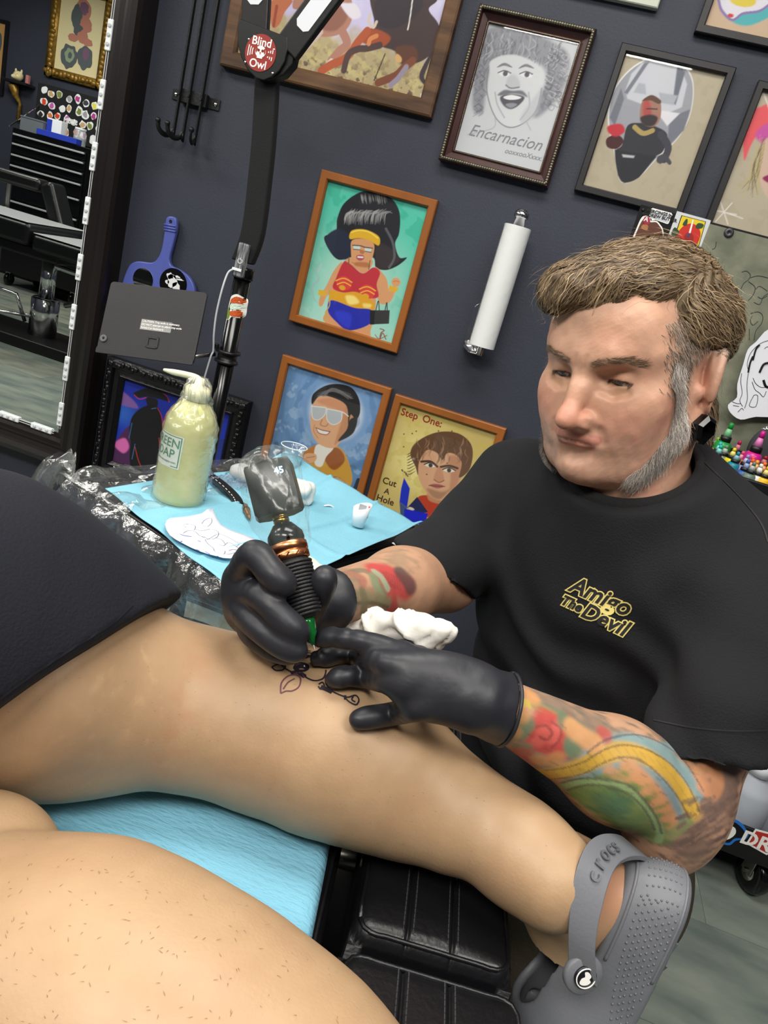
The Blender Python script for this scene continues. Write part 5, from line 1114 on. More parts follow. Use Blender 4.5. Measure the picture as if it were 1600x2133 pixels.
# black strap-like handle with white stitching
pts = [on_tray(434, 985, .012), on_tray(455, 1000, .02), on_tray(476, 1018, .022), on_tray(492, 1036, .016), on_tray(497, 1048, .012)]
S_ = spline(pts, 6); V = []
wd_ = nrm(np.cross(S_[-1]-S_[0], (0, 0, 1)))*.009
for p in S_: V += [p-wd_, p+wd_, p+wd_-[0, 0, .005], p-wd_-[0, 0, .005]]
n = len(S_); t = thing('stitched_strap', 'short bent black strap with white stitching beside the soap bottle', 'strap', S_[-1])
MB().add(V, [(i*4+k, i*4+(k+1) % 4, (i+1)*4+(k+1) % 4, (i+1)*4+k) for i in range(n-1) for k in range(4)]+[(0, 1, 2, 3), ((n-1)*4+3, (n-1)*4+2, (n-1)*4+1, (n-1)*4)]).build('band', M_black, t, bevel=.001)
b = MB()
for i in range(0, n-1, 2): b.tube([S_[i]+wd_*.55+[0, 0, .0006], S_[i+1]+wd_*.55+[0, 0, .0006]], .0006, 5)
b.build('stitching', M_white, t)
# brass-and-brown needle cartridge
a_, b_ = on_tray(510, 1052, .012), on_tray(520, 1080, .012); ax = nrm(b_-a_); Lc = np.linalg.norm(b_-a_)
t = thing('needle_cartridge', 'small brown needle cartridge lying on the blue tissue', 'cartridge', (a_+b_)/2)
MC = mat('amber_brown_plastic', (120, 84, 44), .25, .3); b = MB(); b.lathe([(.003, 0), (.0045, Lc*.08), (.0045, Lc*.3), (.0055, Lc*.34), (.0055, Lc*.5), (.004, Lc*.6), (.0042, Lc*.72), (.0016, Lc)], a_, ax, 16); b.build('shell', MC, t, True)
b = MB(); b.lathe([(.0006, Lc), (.0003, Lc*1.18)], a_, ax, 6); b.build('needle', M_steel, t)
b = MB(); b.lathe([(.0057, Lc*.36), (.0057, Lc*.42)], a_, ax, 16); b.build('ring', mat('dark_band', (30, 26, 24), .4), t)
# torn clear wrapper
V = []; r = np.random.RandomState(9)
for i in range(17):
    for j in range(9):
        p = on_tray(432+5.2*i, 984+2.6*j+1.2*i*.9, .014); V.append(p+np.array([0, 0, .006*sin(i*.9+j)+.004*sin(2.1*i-j*1.3)]))
tag(link_mesh('clear_wrapper', np_mesh('clear_wrapper', V, [(i*9+j, (i+1)*9+j, (i+1)*9+j+1, i*9+j+1) for i in range(16) for j in range(8)]), film('wrapper_film', (170, 190, 230), .18, .1), None, True), 'torn clear wrapper lying behind the black strap', 'wrapper')
# crumpled paper towels behind the machine
M_tis = mat('white_paper_towel', (228, 228, 224), .85, bump=.6, bscale=90)
def crumple(name, label, cat, c, rad, seed, m, h=.003, flat=.7, par=None):
    r_ = np.array(rad); g = Sdf(c-r_*1.5, c+r_*1.5, h); R0 = np.random.RandomState(seed)
    for k in range(9): d_ = R0.normal(size=3); d_ /= np.linalg.norm(d_); g.ell(c+d_*r_*.55, r_*R0.uniform(.35, .6, 3), .008)
    V, Fq = g.mesh(1); N = vnormals(V, Fq); V = V+N*(.0035*npnoise(V, 26, seed, 3))[:, None]*(r_.max()/.03)
    return link_mesh(name, np_mesh(name, V, Fq), m, par, True)
o = crumple('paper_towel_wad', '', '', on_tray(628, 1020, .030), (.030, .026, .024), 4, M_tis); tag(o, 'crumpled white paper towel behind the tattoo machine', 'paper towel')
o = crumple('plastic_bag', '', '', on_tray(505, 985, .022), (.022, .020, .014), 6, mat('grey_white_plastic', (176, 178, 178), .4, bump=.5, bscale=70)); tag(o, 'crumpled pale plastic bag behind the tattoo machine grip bag', 'plastic bag')
o = crumple('cleaning_pad', '', '', on_tray(655, 1182, .016), (.026, .020, .012), 8, mat('pale_green_tissue', (212, 224, 196), .8)); tag(o, 'folded pale green-white pad beside the thumb of the gloved hand', 'pad')
# clear cup of water
cc = onY(600, 985, onZ(597, 985, TZ+.008)[1]); cc[2] = TZ+.008; M_cup = film('clear_cup', (235, 240, 242), .06, .05)
cr = onY(592, 922, cc[1]); hc_ = max(.05, cr[2]-cc[2]); rc = 28*1.22*.00065*1.05
t = thing('rinse_cup', 'small clear plastic cup of water on the tray', 'cup', cc)
b = MB(); n_ = 36; V = []; pf = [(rc*.68, 0), (rc*.95, hc_*.92), (rc, hc_*.93), (rc*1.02, hc_)]
for r_, h_ in pf:
    for k in range(n_): V.append(cc+np.array([r_*cos(2*pi*k/n_), r_*sin(2*pi*k/n_), h_]))
b.add(V, [(i*n_+k, i*n_+(k+1) % n_, (i+1)*n_+(k+1) % n_, (i+1)*n_+k) for i in range(3) for k in range(n_)]+[list(range(n_))[::-1]]); b.build('wall', M_cup, t, True)
b = MB(); b.tube([cc+np.array([rc*1.02*cos(w_), rc*1.02*sin(w_), hc_]) for w_ in np.linspace(0, 2*pi, 33)], .0011, 6); b.build('rim', mat('clear_rim', (225, 232, 235), .2, alpha=.8), t, True)
b = MB(); b.lathe([(rc*.66, .001), (rc*.86, hc_*.62)], cc, n=36); b.build('water', mat('water', (235, 242, 245), .02, trans=1.0, ior=1.33), t, True)
# twisted bit of foil paper, folded ink cup, scrap
a_, b_ = on_tray(674, 1054, .010), on_tray(714, 1061, .010); b = MB(); b.tube(spline([a_, a_*.7+b_*.3+[0, 0, .003], a_*.35+b_*.65-[0, 0, .001], b_], 5), [.0012]+[.0026]*12+[.0024, .002, .0012], 6, flat=.5)
tag(b.build('twisted_paper', mat('silver_white_paper', (220, 224, 230), .4), None, True), 'small twisted strip of silvery paper on the blue tissue', 'paper')
p = on_tray(745, 1095, .012); t = thing('paper_cup', 'small folded white paper cup with a red stripe on the tray', 'cup', p)
n_ = 28; b = MB(); V = []
for h_, r_ in ((0, .0085), (.034, .0125)):
    for k in range(n_): w_ = 2*pi*k/n_; V.append(p+np.array([r_*cos(w_)*1.15, r_*sin(w_)*.9, h_+(.006*sin(w_+1.0) if h_ else 0)]))
b.add(V, [(k, (k+1) % n_, n_+(k+1) % n_, n_+k) for k in range(n_)]+[list(range(n_))[::-1]]); o = b.build('wall', mat('white_card', (232, 233, 236), .6), t, True); md = o.modifiers.new('thickness', 'SOLIDIFY'); md.thickness = .0006
MB().box(p+np.array([.010, .004, .026]), (.003, .002, .02)).build('red_stripe', mat('red_print', (214, 60, 56), .5), t)
MB().box(p+np.array([0, .002, .027]), (.012, .0015, .018)).build('grey_insert', mat('grey_print', (170, 172, 178), .5), t)
tag(MB().box(on_tray(824, 1134, .012), (.012, .004, .002), Rt).build('paper_scrap', M_white, bevel=.0006), 'tiny white scrap at the right end of the blue tissue', 'paper')

# ================================================================ the tattoo chair in front
ch = radians(9); e1 = np.array([cos(ch), sin(ch), 0]); e2 = np.array([-sin(ch), cos(ch), 0]); C0 = np.array([-.022, .464, 0]); Rc = np.stack([e1, e2, np.array([0, 0, 1.])], 1)
def cp(x, y, z): return C0+e1*x+e2*y+np.array([0, 0, z])
M_lea = mat('black_upholstery', (15, 15, 18), .33, bump=.22, bscale=160, var=.1, vscale=20)
M_stit = mat('grey_thread', (56, 56, 61), .7)
t = thing('tattoo_chair', 'black leather tattoo chair carrying the client\'s legs, blue paper over its seat', 'chair', cp(-.6, .1, 0))
def pad(name, x0, x1, y0, y1, z0, z1, r, parent, seams=(), crown=.006, piping=True, mat_=M_lea):
    """soft pad with rounded edges, crowned top, piping and double stitched seams across it"""
    nx, ny = 44, 44; V = []; cx, cy = (x0+x1)/2, (y0+y1)/2
    def top(x, y):
        ex = min(x-x0, x1-x); ey = min(y-y0, y1-y); d = min(ex, ey); z = z1
        if ex < r and ey < r: d = r-hypot(r-ex, r-ey)
        d = max(0, min(d, r)); z -= r-sqrt(max(0, r*r-(r-d)**2))
        z += crown*(1-((x-cx)/(x1-x0)*2)**2)*(1-((y-cy)/(y1-y0)*2)**2)
        for sx_ in seams: z -= .0022*exp(-((x-sx_)/.0016)**2)
        return z
    gx_ = sorted(set(list(np.linspace(x0, x1, nx))+[sx_+k*.0008 for sx_ in seams for k in range(-4, 5)]+list(x0+r*(1-np.cos(np.linspace(0, pi/2, 8))))+list(x1-r*(1-np.cos(np.linspace(0, pi/2, 8))))))
    gy_ = sorted(set(list(np.linspace(y0, y1, ny))+list(y0+r*(1-np.cos(np.linspace(0, pi/2, 8))))+list(y1-r*(1-np.cos(np.linspace(0, pi/2, 8))))))
    A, B = len(gx_), len(gy_)
    V = [cp(x, y, top(x, y)) for x in gx_ for y in gy_]; F = [(i*B+j, (i+1)*B+j, (i+1)*B+j+1, i*B+j+1) for i in range(A-1) for j in range(B-1)]
    ring = [i*B for i in range(A)]+[(A-1)*B+j for j in range(1, B)]+[i*B+B-1 for i in range(A-2, -1, -1)]+[j for j in range(B-2, 0, -1)]
    nV = len(V); V += [np.array([V[k][0], V[k][1], z0]) for k in ring]; m_ = len(ring)
    F += [(ring[(k+1) % m_], ring[k], nV+k, nV+(k+1) % m_) for k in range(m_)]+[[nV+k for k in range(m_)]]
    o = MB().add(V, F).build(name, mat_, parent, True)
    if piping:
        i_ = r*.35; P = [cp(a_, b_, top(a_, b_)+.0005) for a_, b_ in [(x0+i_, y) for y in np.linspace(y0+r, y1-r, 10)]+[(x, y1-i_) for x in np.linspace(x0+r, x1-r, 10)]+[(x1-i_, y) for y in np.linspace(y1-r, y0+r, 10)]+[(x, y0+i_) for x in np.linspace(x1-r, x0+r, 10)]]
        b = MB(); b.tube(list(spline(P, 2, True))+[P[0]], .0022, 6); b.build('piping', mat_, o, True)
    b = MB()
    for sx_ in seams:
        for off in (-.0042, .0042):
            ys = np.linspace(y0+r*.5, y1-r*.5, 70)
            for k in range(0, 69): b.tube([cp(sx_+off, ys[k], top(sx_+off, ys[k])+.0002), cp(sx_+off, ys[k]*.15+ys[k+1]*.85, top(sx_+off, ys[k])+.0002)], .00055, 4)
    if seams: tag(b.build('stitching', M_stit, o), kind='stuff')
    return o
pad('foot_rest', .008, .146, .002, .36, .555, .619, .016, t, (.054, .092))
pad('foot_rest', .004, .156, -.40, .0, .535, .606, .016, t, (.056, .094))
pad('seat_cushion', -1.05, -.012, -.34, .36, .52, .618, .02, t, (-.2, -.55), crown=.004)
MB().box(cp(-.45, .0, .49), (1.0, .5, .05), Rc).build('seat_pan', M_black, t, bevel=.01)
MB().box(cp(.07, .18, .545), (.10, .28, .018), Rc).build('foot_rest_plate', M_black, t, bevel=.004); MB().box(cp(.07, -.2, .525), (.10, .3, .018), Rc).build('foot_rest_plate', M_black, t, bevel=.004)
for yy_, zz_ in ((.18, .525), (-.2, .505)): MB().tube([cp(-.2, yy_, .5), cp(.10, yy_, zz_)], .012, 10).build('support_tube', M_steel, t, True)
b = MB(); b.lathe([(.075, .08), (.075, .30), (.05, .31), (.05, .47)], cp(-.5, 0, 0), n=32); b.build('column', M_chrome, t, True)
MB().box(cp(-.5, 0, .04), (.9, .6, .078), Rc).build('base_plate', M_black, t, bevel=.02)
Rb = Rc @ np.array(Matrix.Rotation(radians(-30), 3, 'Y')); MB().box(cp(-1.25, 0, .92), (.11, .60, .72), Rb).build('backrest', M_lea, t, bevel=.035, seg=4)
# blue paper on the seat
M_bp2 = mat('pale_blue_bib_paper', (116, 174, 198), .8, bump=.9, bscale=170, stretch=(.55, 1.6, 1), var=.03, vscale=20)
def hp2(s, q): return .0035+.0012*sin(7*s+3*q)+.0008*sin(23*q+4*s)+.0014*exp(-((s-.62)/.006)**2)+.0012*exp(-((s-.30)/.006)**2)+.0016*sin(9*q)*s*s-.006*smooth01(.985, 1, s)
tag(sheet('paper_sheet', cp(-.62, -.16, .6205), cp(-.022, -.016, .6205), cp(-.032, .30, .6205), cp(-.62, .34, .6205), 120, 60, hp2, M_bp2), 'pale blue textured paper sheet under the client\'s legs', 'paper sheet')

# ================================================================ the client: two bare legs, shorts, clog
M_skin = mat('skin', (206, 166, 126), .48, vcol=True, sss=.12, bump=.10, bscale=420)
def cdir(a, b, c): return CA*a+CB*b+CF*c
LEG = [(-420, 1330, 330, .76), (-150, 1370, 285, .745), (60, 1398, 240, .737), (200, 1430, 200, .718), (330, 1460, 168, .705), (430, 1482, 160, .70), (562, 1507, 174, .698), (688, 1549, 180, .701), (784, 1598, 162, .695), (860, 1645, 135, .688), (955, 1697, 112, .688), (1027, 1731, 96, .688), (1083, 1775, 95, .688), (1150, 1832, 100, .688)]
lp, lr = [], []
for x, y, r_, z in LEG:
    p = onZ(x, y, z); lp.append(p); lr.append(r_*np.dot(p-CO, CF)/FOC)
lp = np.array(lp); lr = np.array(lr)
# the clog's own axes: toe, sole normal, side towards the viewer
ct_ = nrm(cdir(-.33, .90, .22)); cn_ = cdir(.93, .33, -.20); cn_ = nrm(cn_-ct_*np.dot(cn_, ct_)); cs_ = np.cross(cn_, ct_)
if np.dot(cs_, CF) > 0: cs_ = -cs_
O_cl = at(1432, 1858, .635)
def cg(x, y, z): return O_cl+ct_*x+cs_*y-cn_*z
t = thing('person', 'client\'s bare legs with navy shorts and a grey clog stretched over the chair', 'person', onZ(200, 1600, .625))
g = Sdf((-.85, .28, .60), (.27, .80, .95), .0034)
g.chain(lp, lr, .012)
g.ell(lp[5]+np.array([0, .02, .03]), (.05, .03, .02), .03)
g.ell(onZ(640, 1475, .735), (.06, .03, .025), .03)                        # calf belly
g.ell(onZ(170, 1560, .672), (.045, .030, .025), .03); g.ell(onZ(70, 1568, .68), (.045, .03, .025), .03)
heel = cg(.038, 0, .050)
g.cone(lp[-2], cg(.045, 0, .085), lr[-2], .040, .02); g.cone(cg(.045, 0, .085), cg(.034, 0, .046), .040, .030, .02)
g.cone(cg(.06, 0, .085), cg(.12, 0, .055), .038, .030, .02); g.cone(cg(.12, 0, .055), cg(.19, .004, .035), .030, .022, .015)
g.ell(cg(.055, .028, .080), (.012, .012, .012), .015)                     # ankle bone
V, Fq = g.mesh(1)
g2 = Sdf((-.75, .10, .42), (.10, .62, .92), .0036)                          # the nearer leg, bent
NL = [((-260, 2140), .085, .47), ((0, 2075), .082, .44), ((160, 2085), .082, .425), ((285, 2150), .080, .41), ((420, 2235), .077, .40), ((560, 2350), .072, .39), ((700, 2500), .066, .38)]
npnts = [at(p[0], p[1], d) for p, r_, d in NL]
g2.chain(npnts, [d*302/FOC for p, r_, d in NL], .02)
g2.chain([at(-60, 1836, .50), at(-330, 1900, .53)], [182*.50/FOC, 230*.53/FOC], .01)
V2, F2 = g2.mesh(1)
Va = np.vstack([V, V2]); Fa = np.vstack([Fq, F2+len(V)])
C = np.tile(lin((168, 138, 106)), (len(Va), 1))
n1 = npnoise(Va, 7, 3); n2 = npnoise(Va, 22, 5); n3 = npnoise(Va, 60, 8)
C = mixc(C, (164, 124, 94), np.clip(n1*.35, 0, .4)); C = mixc(C, (178, 149, 117), np.clip(n2*.30, 0, .3)); C = C*(1+.03*n3)[:, None]
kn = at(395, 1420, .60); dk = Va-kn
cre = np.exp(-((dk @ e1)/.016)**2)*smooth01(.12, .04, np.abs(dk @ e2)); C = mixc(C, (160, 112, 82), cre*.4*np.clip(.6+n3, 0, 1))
C = mixc(C, (190, 120, 98), np.exp(-(np.linalg.norm(Va-cg(.02, .02, .07), axis=1)/.03)**2)*.55)
str_m = smooth01(.75, .95, np.sin((Va @ nrm(e1+.5*e2))*150+3*n2))*smooth01(.11, .04, np.linalg.norm(Va-at(300, 1390, .59), axis=1)); C = mixc(C, (196, 164, 128), str_m*np.clip(n3, 0, 1)*.5)
body = link_mesh('body', np_mesh('body', Va, Fa, C), M_skin, t, True)
bvl = bvh_of(body)
# fine leg hair and pores
b = MB(); rr = random.Random(5)
def hair_at(px, py, L_, m_=None):
    h = bvl.ray_cast(Vector(CO), Vector(ray(px, py)).normalized(), 2.0)
    if h[0] is None: return
    p, nn = np.array(h[0]), np.array(h[1]); d_ = nrm(np.cross(nn, (0, 0, 1))+np.array([rr.uniform(-.8, .8), rr.uniform(-.8, .8), rr.uniform(-.4, .4)])); d_ = nrm(d_-nn*np.dot(d_, nn)); s_ = np.cross(nn, d_)*.00013
    q = p+d_*L_*.5+nn*.0005; e = p+d_*L_+nn*.0004+s_*3*rr.uniform(-1, 1); b.add([p+nn*.0002-s_, p+nn*.0002+s_, q+s_, q-s_, e], [(0, 1, 2, 3), (3, 2, 4)])
for k in range(180): hair_at(rr.uniform(-10, 720), rr.uniform(1780, 2133), rr.uniform(.0012, .0030))
for k in range(200): hair_at(rr.uniform(0, 1150), rr.uniform(1320, 1800), rr.uniform(.0008, .0022))
tag(b.build('leg_hair', mat('dark_hair', (134, 104, 76), .6), body), kind='stuff')
# tattoo lines being worked on the calf
K8 = lambda L: [(480+x/2.5, 1240+y/2.5) for x, y in L]
M_tat = mat('black_tattoo_ink', (34, 26, 36), .5); M_tat2 = mat('plum_tattoo_ink', (96, 54, 70), .5)
ink([K8(l) for l in ([(215, 375), (250, 360), (285, 370), (272, 390), (235, 392), (215, 375)], [(250, 350), (290, 385), (335, 405), (370, 405), (400, 432), (440, 446), (480, 436), (495, 410), (497, 390)], [(330, 380), (343, 360), (375, 353), (404, 366), (403, 388), (376, 398), (345, 394), (330, 380)], [(338, 380), (350, 366), (375, 360), (396, 370), (394, 386), (374, 392), (350, 388), (338, 380)], [(225, 320), (260, 335), (300, 340)], [(235, 295), (255, 325), (290, 345)], [(262, 290), (270, 320), (310, 345)], [(400, 300), (425, 305), (435, 330)], [(395, 290), (420, 293)], [(500, 420), (495, 450), (505, 475), (530, 500), (570, 520), (610, 532), (650, 522), (668, 545), (655, 570), (625, 560), (600, 540)], [(640, 525), (632, 545), (650, 556)], [(460, 465), (480, 455), (490, 480), (470, 490), (458, 475)], [(420, 335), (430, 355), (450, 362)])], M_tat, .0014, body, bvl, None, .0005, 'tattoo')
ink([K8(l) for l in ([(262, 512), (265, 460), (295, 425), (335, 415), (365, 432), (358, 475), (325, 498), (290, 500), (262, 512)], [(275, 490), (300, 455), (335, 435)], [(330, 410), (370, 405), (385, 430)])], M_tat2, .0012, body, bvl, None, .0005, 'tattoo')
ink([K8(l) for l in ([(230, 318), (270, 330), (330, 340)], [(250, 332), (300, 343), (345, 342)], [(280, 300), (320, 330), (350, 340)], [(385, 325), (410, 318), (430, 325)], [(315, 408), (350, 402), (390, 425)], [(345, 378), (370, 372), (395, 378)], [(470, 478), (500, 490), (530, 505)], [(590, 533), (605, 533)])], M_tat, .0042, body, bvl, None, .0004, 'tattoo')
ink([K8([(382, 372), (388, 372)])], M_white, .0022, body, bvl, None, .0009, 'tattoo')

# shorts: a loose navy tube over the thigh, cut along the hem
g = Sdf((-.95, .20, .60), (-.20, .92, 1.06), .0042)
sp2 = list(lp[:6]); sr2 = [lr[0]+.03, lr[1]+.022, lr[2]+.012, lr[3]+.006, lr[4]+.004, lr[5]+.004]
g.chain(sp2, sr2, .03)
g.chain([onZ(-420, 1330, .80), onZ(-60, 1290, .78), onZ(150, 1330, .755)], [.12, .105, .085], .04)
hn = nrm(cdir(.60, .80, 0)); hp0 = at(150, 1396, .60)
g.plane(hp0, hn, .004)
V, Fq = g.mesh(2); N = vnormals(V, Fq); V = V+N*(.0022*npnoise(V*np.array([1, 1, .6]), 7, 4, 2))[:, None]
M_navy = mat('navy_cotton', (11, 14, 26), .9, bump=.35, bscale=420)
sh_o = link_mesh('shorts', np_mesh('shorts', V, Fq), M_navy, t, True); bvs2 = bvh_of(sh_o)
hl = [(302-26, 1290-32), (230, 1300), (150, 1350), (60, 1410), (-10, 1462)]
ink([[(x, y) for x, y in hl]], mat('navy_thread', (14, 17, 28), .8), .0022, sh_o, bvs2, None, .0006, 'hem_stitching')

# ---- grey clog
g = Sdf((-.03, -.075, -.012), (.30, .075, .125), .0022)
g.ell((.042, 0, .030), (.050, .036, .046), .02).ell((.115, 0, .034), (.082, .040, .068), .03).ell((.195, .002, .034), (.082, .052, .052), .03)
g.cone((.02, 0, .012), (.09, 0, .012), .034, .036, .012); g.cone((.09, 0, .012), (.2, .004, .012), .036, .046, .012)
g.plane((0, 0, 0), (0, 0, -1), .006)
X = g.ax[0][:, None, None]; Z = g.ax[2][None, None, :]
hcut = (Z-(.054+.07*smooth01(.070, .105, X))).astype(np.float32)+0*g.ax[1][None, :, None]
k_ = .004; hh_ = np.clip(.5-.5*(g.S-hcut)/k_, 0, 1); g.S = g.S*(1-hh_)+hcut*hh_+k_*hh_*(1-hh_)
g.chain([(.044, 0, .052), (.044, 0, .075)], [.0305, .033], .004, 's'); g.chain([(.05, 0, .05), (.12, 0, .055), (.2, .002, .044)], [.0295, .033, .038], .004, 's'); g.cone((.06, 0, .075), (.135, 0, .088), .030, .030, .004, 's')
for x, y in ((.205, -.024), (.205, .0), (.205, .024), (.225, -.012), (.225, .014), (.185, -.03), (.185, .03), (.185, .0)): g.cone((x, y, .05), (x, y, .11), .0045, .0045, .002, 's')
V, Fq = g.mesh(1)
Vw = O_cl+V[:, :1]*ct_+V[:, 1:2]*cs_-V[:, 2:]*cn_
if np.dot(np.cross(ct_, cs_), -cn_) < 0: Fq = Fq[:, ::-1]
M_clog = mat('slate_grey_foam', (104, 106, 112), .5, bump=.12, bscale=350)
clog = link_mesh('clog', np_mesh('clog', Vw, Fq), M_clog, t, True); clog['label'] = 'slate grey foam clog with heel strap'
bvc = bvh_of(clog)
# grip dots on the side and back of the sole, tread blocks under the heel
b = MB(); M_dot = M_clog
for i in range(26):
    for j in range(8):
        x = .004+i*.0062+(j % 2)*.0031; z = .010+j*.0042-.00006*i*i
        pO = Vector(cg(x, .12, z)); h = bvc.ray_cast(pO, Vector(-cs_), .2)
        if h[0] is not None and abs(np.dot(np.array(h[1]), cs_)) > .25 and z > .008: b.ball(np.array(h[0]), .0012, 3)
for i in range(9):
    for j in range(7):
        y = -.03+i*.0072; z = .012+j*.0042; h = bvc.ray_cast(Vector(cg(-.1, y, z)), Vector(ct_), .2)
        if h[0] is not None: b.ball(np.array(h[0]), .0011, 3)
tag(b.build('grip_dots', M_dot, clog, True), kind='stuff')
for i, (x, y) in enumerate([(.012, 0), (.020, -.018), (.020, .018), (.036, -.024), (.036, 0), (.036, .024), (.055, -.026), (.055, .0), (.055, .026), (.08, -.026), (.08, .026), (.105, 0), (.12, -.028), (.12, .028), (.145, 0)]):
    a_ = i*1.3; P = [(.0075*cos(a_+k*2.0944)*1.2, .0075*sin(a_+k*2.0944)) for k in range(3)]
    MB().prism(P, cg(x, y, 0.0005), ct_, cs_, -.0025 if np.dot(np.cross(ct_, cs_), cn_) < 0 else 0, 0 if np.dot(np.cross(ct_, cs_), cn_) < 0 else .0025).build('tread_block', M_clog, clog, bevel=.001)
# ridge lines around the heel cup
def clog_ring(z, r_):
    Q = []
    for k in range(60):
        w_ = radians(-115+230*k/59); d_ = -ct_*cos(w_)+cs_*sin(w_); o_ = cg(.05, 0, z); h = bvc.ray_cast(Vector(o_+d_*.2), Vector(-d_), .3)
        if h[0] is not None: Q.append(np.array(h[0]))
    MB().tube(Q, r_, 6).build('ridge', M_clog, clog, True)
clog_ring(.046, .0016); clog_ring(.006, .0014)
# strap
sp3 = spline([at(*q) for q in ((1214, 2028, .578), (1212, 1955, .572), (1220, 1880, .574), (1237, 1815, .583), (1258, 1778, .598), (1290, 1764, .622), (1325, 1772, .650), (1345, 1815, .676), (1345, 1900, .695), (1320, 2000, .700))], 8)
V = []; m_ = len(sp3)
for i, p in enumerate(sp3):
    f = i/(m_-1); w_ = cn_*(.0135-.0035*sin(min(f*4, 1)*pi)*.3); tg = nrm(sp3[min(i+1, m_-1)]-sp3[max(i-1, 0)]); nn = nrm(np.cross(w_, tg))*.0022
    w_ = w_+ct_*.004; V += [p-w_-nn, p-w_*.6-nn*1.5, p+w_*.6-nn*1.5, p+w_-nn, p+w_+nn, p-w_+nn]
F = [(i*6+k, i*6+(k+1) % 6, (i+1)*6+(k+1) % 6, (i+1)*6+k) for i in range(m_-1) for k in range(6)]+[list(range(6))[::-1], list(range((m_-1)*6, m_*6))]
strap = MB().add(V, F).build('heel_strap', M_clog, clog, bevel=.0008); strap['label'] = 'heel strap with raised lettering'
p0 = sp3[0]; nb = -nrm(CF*.95+cn_*(-.2)); b = MB(); b.lathe([(.0145, -.004), (.016, -.002), (.016, .002), (.0145, .0035)], p0, nb, 32); rv = b.build('strap_end', M_clog, clog, True)
b = MB(); b.lathe([(.0092, .0036), (.0092, .0052), (.0085, .0056)], p0, nb, 28); b.build('rivet', mat('black_rivet', (22, 22, 30), .35), clog, True)
b = MB(); b.tube([p0+nb*.0058+(nrm(np.cross(nb, (0, 0, 1)))*cos(w_)+np.cross(nb, nrm(np.cross(nb, (0, 0, 1))))*sin(w_))*.0078 for w_ in np.linspace(0, 2*pi, 29)], .0005, 5); b.build('rivet_ring', MW, rv)
ax1 = nrm(np.cross((0, 0, 1), nb)); ax2 = np.cross(nb, ax1)
MB().prism([tuple(q) for q in spline([(-.0045, -.004), (-.002, -.0055), (.002, -.005), (.0045, -.0025), (.003, -.0005), (.004, .002), (.001, .005), (-.002, .0045), (-.001, .001), (-.0035, -.0005)], 3, True)], p0, ax1, ax2, .0056, .006).build('emblem', MW, rv)
M_rais = mat('slate_grey_foam_raised', (88, 90, 96), .45)
cum = np.concatenate([[0], np.cumsum(np.linalg.norm(np.diff(sp3, axis=0), axis=1))]); ank = cg(.03, 0, .085)
for k, ch_ in enumerate('crocs'):
    s_ = .078+k*.0105; p = np.array([np.interp(s_, cum, sp3[:, j]) for j in range(3)]); tg = nrm(np.array([np.interp(s_+.003, cum, sp3[:, j])-np.interp(s_-.003, cum, sp3[:, j]) for j in range(3)]))
    wv_ = nrm(cn_+ct_*.25); out_ = nrm(np.cross(tg, wv_)); out_ = out_ if np.dot(out_, p-ank) > 0 else -out_; up3 = np.cross(out_, tg)
    text(ch_, .0175, frame_mat(p+out_*.0035, tg, up3, out_), M_rais, strap, .0007, bold=.0002)

# ================================================================ the tattoo artist
hl, hf, hu = nrm(cdir(.7055, .2713, -.6547)), nrm(cdir(-.7087, .2680, -.6526)), nrm(cdir(.0016, -.9244, -.3813))   # his left, forward, up
HC = CO+cdir(.263, -.140, .802)
HS = 1.0
def hw_(V): V = np.asarray(V, float)*HS; return HC+V[..., :1]*hl+V[..., 1:2]*hf+V[..., 2:3]*hu
def hloc(P): d = (np.asarray(P)-HC)/HS; return np.stack([d @ hl, d @ hf, d @ hu], -1)
man = thing('person', 'tattoo artist with grey sideburns in a black T-shirt and black gloves, bent over the leg', 'person', (0.35, 1.0, 0))
NCc = at(1322, 975, .812); nax = nrm(cdir(-.235, -.78, -.58))
NB = NCc-nax*.06; nbl = hloc(NB[None])[0]
g = Sdf((-.105, -.135, -.165), (.105, .135, .15), .0015)
g.ell((0, -.012, .052), (.0765, .099, .086), .01)
g.ell((0, .030, .000), (.0665, .066, .078), .03)
g.ell((0, .040, -.034), (.050, .050, .048), .03)
for s in (-1, 1):
    g.chain([(s*.060, .002, -.008), (s*.057, .010, -.043), (s*.036, .052, -.070), (s*.012, .077, -.078)], [.017, .018, .016, .013], .026)
    g.ell((s*.045, .058, -.004), (.022, .022, .018), .022)
    g.ell((s*.038, .060, -.030), (.020, .021, .024), .024)
g.ell((0, .081, -.074), (.021, .016, .014), .016)
g.chain([(-.050, .062, .042), (-.024, .0840, .0385), (0, .0865, .036), (.024, .0840, .0385), (.050, .062, .042)], [.010, .0115, .010, .0115, .010], .016)
g.ell((0, .068, .070), (.05, .022, .03), .03)
def fy(x, z):
    i = int(round((x-g.lo[0])/g.h)); k = int(round((z-g.lo[2])/g.h)); col = g.S[i, :, k]; j = np.nonzero(col < 0)[0][-1]; t_ = col[j]/(col[j]-col[j+1]); return g.lo[1]+(j+t_)*g.h
for s in (-1, 1):
    g.ell((s*.033, .093, .0205), (.0190, .0150, .0115), .012, 's')
    g.ell((s*.0315, .0705, .0205), .0148, .004)                         # lids over the eyeball
    g.ell((s*.032, .088, .0160), (.0122, .012, .0026), .0014, 's')       # the narrow opening
g.chain([(0, .084, .030), (0, .1005, .008), (0, .113, -.012)], [.0080, .0086, .0096], .010)
g.ell((0, .1160, -.0190), (.0120, .0125, .0105), .007)
for s in (-1, 1):
    g.ell((s*.0132, .1030, -.0212), (.0078, .0120, .0085), .0065)
    g.ell((s*.0068, .1095, -.0305), (.0042, .0065, .0034), .002, 's')
g.ell((0, .077, -.042), (.031, .018, .022), .018)
